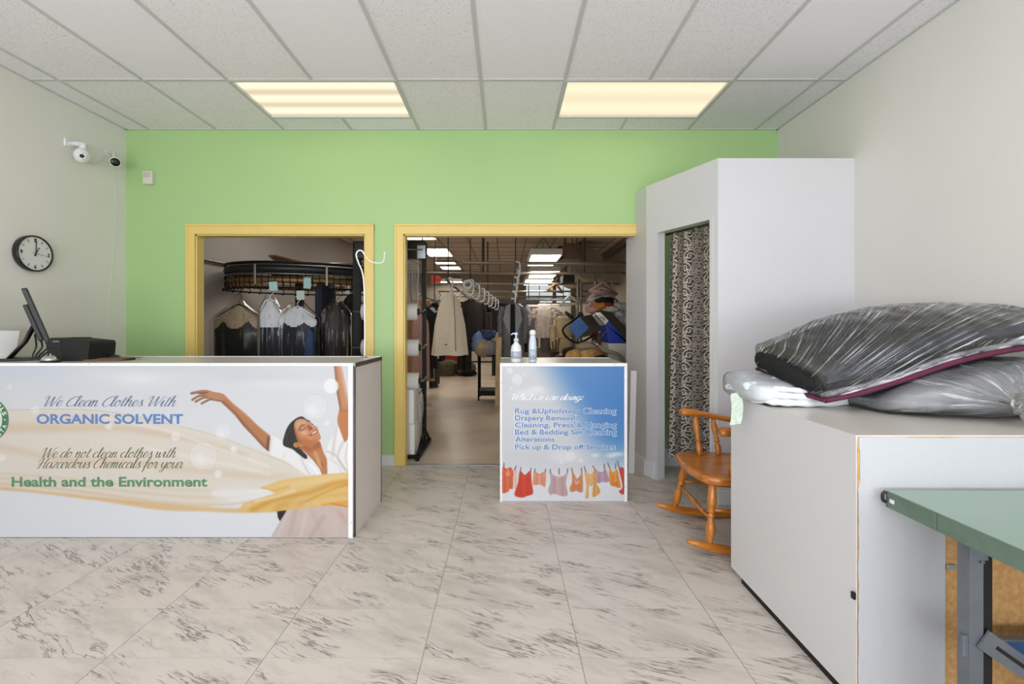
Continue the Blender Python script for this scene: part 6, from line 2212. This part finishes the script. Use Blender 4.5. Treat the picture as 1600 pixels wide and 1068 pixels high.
for i, (px, lab) in enumerate(((720, 'black trousers hanging under hem of cream coat'), (731, 'black trousers beside white floor cabinet'))):
    s = MB()
    tp = P(px, 545, 11.0)
    s.grid(lambda u, v: Vector((tp.x + .09 * math.cos(u * 6.2832), tp.y + .1 * math.sin(u * 6.2832) * (1 + .1 * math.sin(u * 40)), tp.z - v * (tp.z - .18))), 24, 8, True)
    tag(s.build('black_trousers', 'black_cloth'), lab, 'garment')
# white floor cabinet with shelf, pictures and printer above
yb_ = 15.6
wcx0, wcx1 = X(733, yb_), X(758, yb_)
MBc = thing('floor_cabinet', 'white low cabinet against rear wall under the shelf', 'cabinet', ((wcx0 + wcx1) / 2, yb_, 0))
MB().box(wcx0, wcx1 + .4, yb_ - .4, yb_ + .3, .04, Z(525, yb_ - .4), .01).build('body', 'machine_white', MBc)
MB().box(wcx0 + .02, wcx1 + .38, yb_ - .38, yb_ + .28, 0, .04).build('plinth', 'black_matt', MBc)
t = thing('wall_shelf', 'grey shelf on rear wall with picture and ornaments', 'shelf', (X(756, 16), 16.0, Z(489, 16)))
MB().box(X(742, 16), X(769, 16), 15.95, YE, Z(490, 16), Z(487.5, 16)).build('board', 'machine_grey', t)
s = MB()
s.box(X(744, 15.98), X(754.5, 15.98), 15.98, 16.0, Z(487, 15.98), Z(475, 15.98))
s.mi = 1
s.box(X(745.5, 15.97), X(753, 15.97), 15.975, 15.981, Z(485.5, 15.97), Z(476.5, 15.97))
tag(s.build('picture_frame', ['rear_frame', 'picture']), 'black framed pale picture standing on rear shelf', 'picture')
s = MB()
pv = P(760, 487.3, 16.05)
s.lathe([(.10, 0), (.13, .06), (.12, .12), (.05, .17), (.04, .26), (.07, .30), (.03, .34)], 16, Matrix.Translation(pv))
tag(s.build('dark_ornament', 'black_matt'), 'dark figurine on rear shelf beside framed picture', 'ornament')
s = MB()
s.lathe([(.05, 0), (.06, .1), (.03, .16)], 14, Matrix.Translation(P(766, 487.3, 16.05)))
tag(s.build('small_vase', 'rear_frame'), 'small dark vase at right end of rear shelf', 'ornament')
s = MB()
s.box(X(748, 15.9), X(760, 15.9), 15.9, 16.1, Z(504, 15.9), Z(494.5, 15.9), .01)
tag(s.build('red_box', 'red_cloth'), 'red box below the rear shelf', 'box')
s = MB()
s.box(X(747, 15.7), X(760, 15.7), 15.5, 15.8, Z(524, 15.7), Z(509, 15.7), .03)
s.mi = 1
s.box(X(749, 15.7), X(757, 15.7), 15.48, 15.505, Z(516, 15.7), Z(513, 15.7))
tag(s.build('desktop_printer', ['black_plastic', 'machine_white']), 'black printer standing on white floor cabinet', 'printer')
s = MB()
s.box(X(757, 15.9), X(765, 15.9), 15.85, 16.15, Z(524, 15.9), Z(494, 15.9), .01)
tag(s.build('brown_box', 'dark_red'), 'dark red brown box on end behind black printer', 'box')
# black box in place of a dark recess / black curtain behind the cardigan
t = thing('black_recess_box', 'tall black box in place of dark recess behind the grey cardigan', 'cabinet', (X(785, 11.3), 11.3, 0))
MB().box(X(768.5, 11.3), X(806, 11.3), 11.3, 11.8, 0, Z(474, 11.3), .006).build('body', 'black_matt', t)
MB().box(X(768, 11.28), X(842, 11.28), 11.25, 11.8, Z(474.5, 11.3), Z(467, 11.3), .006).build('top_beam', 'rear_frame', t)
s = MB()
s.box(X(818, 12.5), X(841, 12.5), 12.5, 12.56, 0, Z(479, 12.5))
tag(s.build('partition_screen', 'machine_grey'), 'tall grey panel between cardigan and pink blouse', 'panel')
s = MB()
s.box(X(842, 12.9), X(893, 12.9), 12.95, 13.4, 0, Z(492, 12.9), .02)
s.box(X(823, 12.9), X(893, 12.9), 12.9, 13.4, Z(492, 12.9), Z(474, 12.9), .04)
tag(s.build('white_machine', 'machine_white'), 'white machine hood below the rear windows', 'machine')
s = MB()
s.box(X(903, 12.9), X(925, 12.9), 12.9, 13.4, 0, Z(474, 12.9), .04)
tag(s.build('white_machine', 'machine_white'), 'white machine hood right of the beige padded form', 'machine')
s = MB()
s.box(X(835, 10.4), X(868, 10.4), 10.4, 10.9, 0, Z(543, 10.4), .01)
tag(s.build('work_bench', 'machine_grey'), 'low grey bench under the pink blouse', 'bench')

# laundry cart with a pile of clothes
t = thing('laundry_cart', 'dark wheeled cart carrying heap of unsorted clothes', 'cart', (X(762, 7.6), 7.6, 0))
lx0, lx1 = X(744, 7.6), X(783, 7.6)
MB().box(lx0 + .03, lx1, 7.4, 7.9, Z(556, 7.6), Z(549, 7.6), .006).build('tray', 'black_metal', t)
for xx in (lx0 + .05, lx1 - .02):
    for yy_ in (7.43, 7.87):
        MB().tube([(xx, yy_, .04), (xx, yy_, Z(552, 7.6))], .014, 8).build('leg', 'black_metal', t)
s = MB()
s.box(lx0 + .05, lx1 - .02, 7.43, 7.87, .12, .2, .006)
s.build('lower_shelf', 'black_matt', t)
for i, (px, py, rx, ry, rz, m_, lab) in enumerate(((752, 534, .17, .2, .17, 'blue_cloth', 'crumpled blue cloth on left of clothes heap'), (763, 524, .15, .2, .10, 'denim', 'blue striped cloth on top of the clothes heap'), (755, 543, .13, .16, .14, 'beige_cloth', 'beige cloth drooping at front of clothes heap'), (766, 543, .15, .16, .13, 'grey_cloth', 'grey cloth drooping at front right of clothes heap'), (775, 532, .12, .16, .13, 'hide', 'tan cloth at right of the clothes heap'))):
    s = MB()
    s.ball(P(px, py, 7.5 - (.12 if i in (2, 3) else 0)), rx, ry, rz, 26, .28, 4 + 3 * i)
    tag(s.build('crumpled_cloth', m_), lab, 'laundry', 'clothes heaped on the cart')
s = MB()
s.obox((X(779, 7.2), 7.2, .54), .09, .3, 1.08, (0, R(1), 0), .01)
tag(s.build('tan_board', 'hide'), 'tan upright board between clothes heap and grey cardigan', 'board')

# beige padded form finisher
t = thing('garment_form', 'beige padded pressing form standing right of the pink blouse', 'pressing form', (X(882, 6.8), 6.8, 0))
cx_, cy_ = X(882, 6.8), 6.9
zt_, zm_, zb_ = Z(494, 6.8), Z(527, 6.8), Z(552, 6.8)


def form(u, v, za, zb, w, d):
    k = pw([(0, .55), (.05, .86), (.16, 1), (.8, 1.0), (1, .93)], v)
    a, b_ = se(u * 6.2832, .65)
    return Vector((cx_ + a * w * k, cy_ + b_ * d * k, lerp(za, zb, v)))


s = MB()
s.grid(lambda u, v: form(u, v, zt_, zm_, .13, .12), 36, 16, True)
s.build('torso', 'hide', t)
s = MB()
s.grid(lambda u, v: form(u, v, zm_, zb_ - .2, .125, .12), 36, 16, True)
s.build('skirt', 'hide', t)
s = MB()
s.lathe([(.035, 0), (.045, .02), (.045, .34), (.03, .36)], 16, Matrix.Translation((cx_ - .17, cy_ - .1, Z(546, 6.8))))
s.build('arm_pad', 'hide', t)
MB().tube([(cx_, cy_, 0), (cx_, cy_, zb_)], .05, 12).build('stand', 'machine_grey', t)
t = thing('blouse_press', 'small dark red pot of tools below the beige form', 'pot', P(866, 560, 6.4))
pz = P(866, 560, 6.4)
MB().lathe([(.06, -.9), (.07, -.88), (.07, .1), (.065, .1)], 16, Matrix.Translation(pz)).build('pot', 'dark_red', t)
for k in range(4):
    MB().tube([pz + V((.02 * (k - 1.5), 0, .02)), pz + V((.05 * (k - 1.5), .02, .22 + .02 * k))], .008, 6).build('tool', 'dark_red' if k % 2 else 'brown_cloth', t)

# blue-faced box on its tube frame
Yb = 6.0
t = thing('spotting_unit', 'blue faced tilted grey box held in black tube frame', 'machine', P(905, 545, Yb))
dq = [P(905, 494.5, Yb), P(920.5, 511.5, Yb), P(902.5, 529, Yb), P(887.5, 511, Yb)]
s = MB()
s.prism(dq, (.33, .42, .05))
s.build('box', 'machine_grey', t)
s = MB()
s.prism([p + V((0, -.006, 0)) for p in dq], (0, .005, 0))
s.build('blue_face', 'box_blue', t)
s = MB()
s.tube(crom([P(910, 490, 6.2), P(896, 500, 5.97), P(880, 513, 5.97), P(884, 525, 5.97), P(900, 535, 5.97), P(915, 531, 5.97), P(932, 520, 6.1)], 5), .014, 8)
s.build('tube_frame', 'black_metal', t)
s = MB()
s.tube([P(907, 533, 6.05), V((P(907, 533, 6.05).x, 6.05, 0))], .03, 10)
s.build('stand', 'rear_frame', t)
s = MB()
s.tube(crom([P(903, 495, 6.1), P(905, 489, 6.1), P(909, 489, 6.1), P(911, 494, 6.1)], 4), .011, 8)
s.build('handle', 'black_metal', t)
t = thing('spray_gun', 'black spray gun hanging left of the blue faced box', 'spray gun', P(890, 490, 6.3))
MB().tube([P(884, 487, 6.3), P(890, 493, 6.25), P(897, 498, 6.25)], [.02, .026, .016], 10).build('body', 'black_plastic', t)
MB().tube([P(889, 492, 6.25), P(892, 499, 6.25)], .012, 8).build('grip', 'steel', t)

# blue press with sloping white and blue guard
Yp = 5.3
t = thing('garment_press', 'pressing machine with sloping bright blue side and white base', 'press', (X(965, Yp), Yp, 0))
s = MB()
pts = [P(934, 493, Yp), P(938, 487, Yp), P(978, 533, Yp), P(984, 548, Yp), P(978, 536, Yp), P(950, 535.5, Yp), P(950, 509, Yp)]
pts = [P(946, 507, Yp), P(950, 500, Yp), P(978, 531.5, Yp), P(985, 540, Yp), P(985, 537, Yp), P(951, 535.5, Yp), P(951, 514, Yp)]
s.prism([pts[0], pts[1], pts[2], pts[3], P(985, 535.5, Yp), pts[5]], (0, .35, 0))
s.build('blue_guard', 'press_blue', t)
s = MB()
s.prism([P(933, 492, Yp - .02), P(938, 487.5, Yp - .02), P(951, 501, Yp - .02), P(945, 508, Yp - .02)], (0, .3, 0))
s.build('white_end', 'machine_white', t)
s = MB()
s.tube(crom([P(937, 497, Yp - .03), P(941, 495, Yp - .03), P(944, 499, Yp - .03), P(941, 500, Yp - .03)], 4), .004, 6)
s.build('badge', 'black_plastic', t)
s = MB()
s.box(X(951, Yp), X(951, Yp) + .55, Yp + .01, Yp + .6, 0, Z(536, Yp), .006)
s.build('base', 'machine_white', t)
s = MB()
s.prism([P(938, 485, Yp + .05), P(955, 487, Yp + .4), P(990, 525, Yp + .4), P(986, 541, Yp + .05), P(950, 500, Yp + .05)], (0, .3, 0))
s.build('pressing_board', 'machine_grey', t)
s = MB()
s.tube([P(929, 490, Yp - .04), P(951, 514, Yp - .04), P(938, 527, Yp - .04)], .007, 6)
s.build('frame_edge', 'machine_grey', t)
s = MB()
s.box(X(934, 5.7), X(952, 5.7), 5.7, 6.0, 0, Z(520, 5.7), .01)
tag(s.build('red_brown_crate', 'dark_red'), 'dark red brown crate left of the blue press', 'crate')
t = thing('steam_hose', 'grey ribbed hose looping over the white press base', 'hose', P(965, 560, 5.1))
MB().tube(crom([P(936, 540, 5.25), P(944, 547, 5.15), P(955, 550, 5.1), P(966, 554, 5.1), P(974, 563, 5.1), P(977, 575, 5.1), V((X(978, 5.1), 5.1, .3)), V((X(975, 5.1), 5.2, .02))], 6), .022, 10).build('hose', 'hose', t)
MB().tube([P(927, 533, 5.3), P(937, 541, 5.25)], [.03, .022], 10).build('nozzle', 'steel', t)
# rolled rugs on a bench behind the sign counter
t = thing('pressing_table', 'dark bench carrying rolled rugs behind small sign counter', 'bench', (X(912, 5.2), 5.3, 0))
zbt = Z(570, 5.2)
MB().box(X(882, 5.2), X(950, 5.2), 5.0, 5.7, zbt - .04, zbt, .004).build('top', 'brown_cloth', t)
for xx in (X(884, 5.2), X(946, 5.2)):
    MB().box(xx - .02, xx + .02, 5.05, 5.65, 0, zbt - .04).build('leg', 'rear_frame', t)
for i, (px, py, lab, rz_) in enumerate(((900, 557, 'orange and beige rolled rug at left behind small counter', 80), (926, 553, 'orange and beige rolled rug at right behind small counter', 62))):
    s = MB()
    c_ = P(px, py, 5.2)
    c_.z = zbt + .09
    s.lathe([(.0, -.22), (.06, -.215), (.088, -.19), (.092, 0), (.088, .19), (.06, .215), (0, .22)], 24, Matrix.Translation(c_) @ Matrix.Rotation(R(rz_), 4, 'Z') @ Matrix.Rotation(R(90), 4, 'Y') @ Matrix.Rotation(R(10), 4, 'X'))
    tag(s.build('rolled_rug', 'rug_orange'), lab, 'rug', 'rolled rugs behind the sign counter')
s = MB()
c_ = P(916, 563, 5.02)
c_.z = zbt + .045
s.ball(c_, .10, .08, .06, 20, .3, 3)
tag(s.build('white_cloth', 'shirt_white'), 'crumpled white cloth between the two rolled rugs', 'cloth')
s = MB()
c_ = P(940, 560, 5.04)
c_.z = zbt + .05
s.ball(c_, .10, .06, .075, 20, .12, 5)
tag(s.build('black_pad', 'black_cloth'), 'round black pad at right end of bench', 'pad')
for i, (px, py, m_, lab) in enumerate(((878, 560, 'dark_red', 'dark red cloth bundle at left end of bench'), (890, 549, 'brown_cloth', 'brown shoe-like bundle behind left rolled rug'), (920, 541, 'beige_cloth', 'beige folded cloth under the blue faced box'))):
    s = MB()
    s.ball(P(px, py, 5.75), .09 if i != 2 else .16, .1, .06, 18, .25, 7 + i)
    tag(s.build('cloth_bundle', m_), lab, 'laundry')


t = thing('hanging_rail', 'low rail carrying the pale pink blouse', 'rail', (X(870, 7.9), 7.9, 1.70), 'hanging rails across the work room')
MB().tube([(X(824, 7.9), 7.9, 1.695), (X(932, 7.9), 7.9, 1.695)], .018, 8).build('rail', 'galvanised', t)
for px in (826, 930):
    MB().tube([(X(px, 7.9), 7.9, 1.695), (X(px, 7.9), 7.9, Z(427, 7.9))], .010, 8).build('hanger_rod', 'steel', t)
# bundles of paper-sleeved wire hangers on the right
def wire_hanger(p, w, tilt, label, m_='blouse', yaw=0.0):
    t = thing('wire_hanger', label, 'hanger', p, 'paper sleeved hangers on the right')
    rm = Matrix.Translation(p) @ Euler((0, tilt, yaw)).to_matrix().to_4x4()
    h = w / 2
    s = MB()
    s.tube([rm @ V(q) for q in ((-h, 0, -.13), (-.02, 0, -.01), (.02, 0, -.01), (h, 0, -.13))], .028, 8, flat=.6)
    s.tube([rm @ V(q) for q in ((-h, 0, -.13), (h, 0, -.13))], .02, 8)
    s.build('paper_sleeve', m_, t)
    s = MB()
    s.tube(crom([rm @ V(q) for q in ((0, 0, -.01), (0, 0, .06), (.03, 0, .10), (.015, 0, .135), (-.015, 0, .13))], 5), .004, 6)
    s.build('hook', 'steel', t)


for i, (px, py, Y_, w_, tl, m_, ya, lab) in enumerate((
        (942, 440, 5.9, .42, R(2), 'pink_cloth', .5, 'topmost paper sleeved hanger hanging from nearest rail'),
        (938, 449, 6.1, .46, R(-12), 'blouse', .3, 'paper sleeved hanger just under the topmost one'),
        (932, 458, 6.2, .44, R(-24), 'blouse', .2, 'steeply tilted paper sleeved hanger pointing down left'),
        (950, 456, 6.2, .40, R(14), 'grey_cloth', -.3, 'grey paper sleeved hanger tilting down right'),
        (890, 462, 7.0, .36, R(-6), 'machine_white', .4, 'white hanger right of the pink blouse'),
        (862, 479, 7.88, .36, R(-4), 'machine_white', .2, 'white hanger above the pink blouse'),
        (868, 443, 7.9, .34, R(4), 'cardboard', .6, 'brown hanger on second rail before rear windows'))):
    wire_hanger(P(px, py, Y_), w_, tl, lab, m_, ya)
for i, (px, py, rx, rz, m_, lab) in enumerate(((938, 478, .11, .06, 'orange_cloth', 'orange patterned cloth heaped above the blue press'), (945, 470, .12, .05, 'black_cloth', 'black cloth heaped under the hangers'), (949, 475, .07, .04, 'red_cloth', 'red scrap of cloth under the hangers'), (953, 483, .12, .055, 'white_cotton', 'cream cloth sliding over the sloping press board'), (927, 484, .09, .05, 'pink_cloth', 'pinkish cloth scrap above the white end of press'))):
    s = MB()
    s.ball(P(px, py, 5.85), rx, .12, rz, 20, .35, 20 + i, )
    tag(s.build('cloth_scrap', m_), lab, 'cloth', 'cloths heaped above the press')
garment('hanging_shirt', 'pale lilac shirt hanging against right wall above the press', P(968, 472, 5.9), .24, .32, .14, 'pink_white', .4, .9, seed=8, hanger=None, neck=.6)
# press pipework
t = thing('steam_pipe', 'upright grey steam pipes behind the beige form', 'pipe', P(905, 500, 8.0))
for px in (903, 908):
    MB().tube([V((X(px, 8.0), 8.0, 0)), P(px, 440, 8.0)], .02, 8).build('pipe', 'machine_grey', t)
s = MB()
s.box(X(880, 9.0), X(898, 9.0), 9.0, 9.5, Z(441, 9.0), Z(429, 9.0), .01)
cb_ = tag(s.build('control_box', 'black_matt'), 'black box hung under the round air duct', 'box')
for px in (884, 894):
    MB().tube([P(px, 430, 9.2), V((X(px, 9.2), 9.2, HC))], .008, 6).build('hanger_rod', 'rear_frame', cb_)
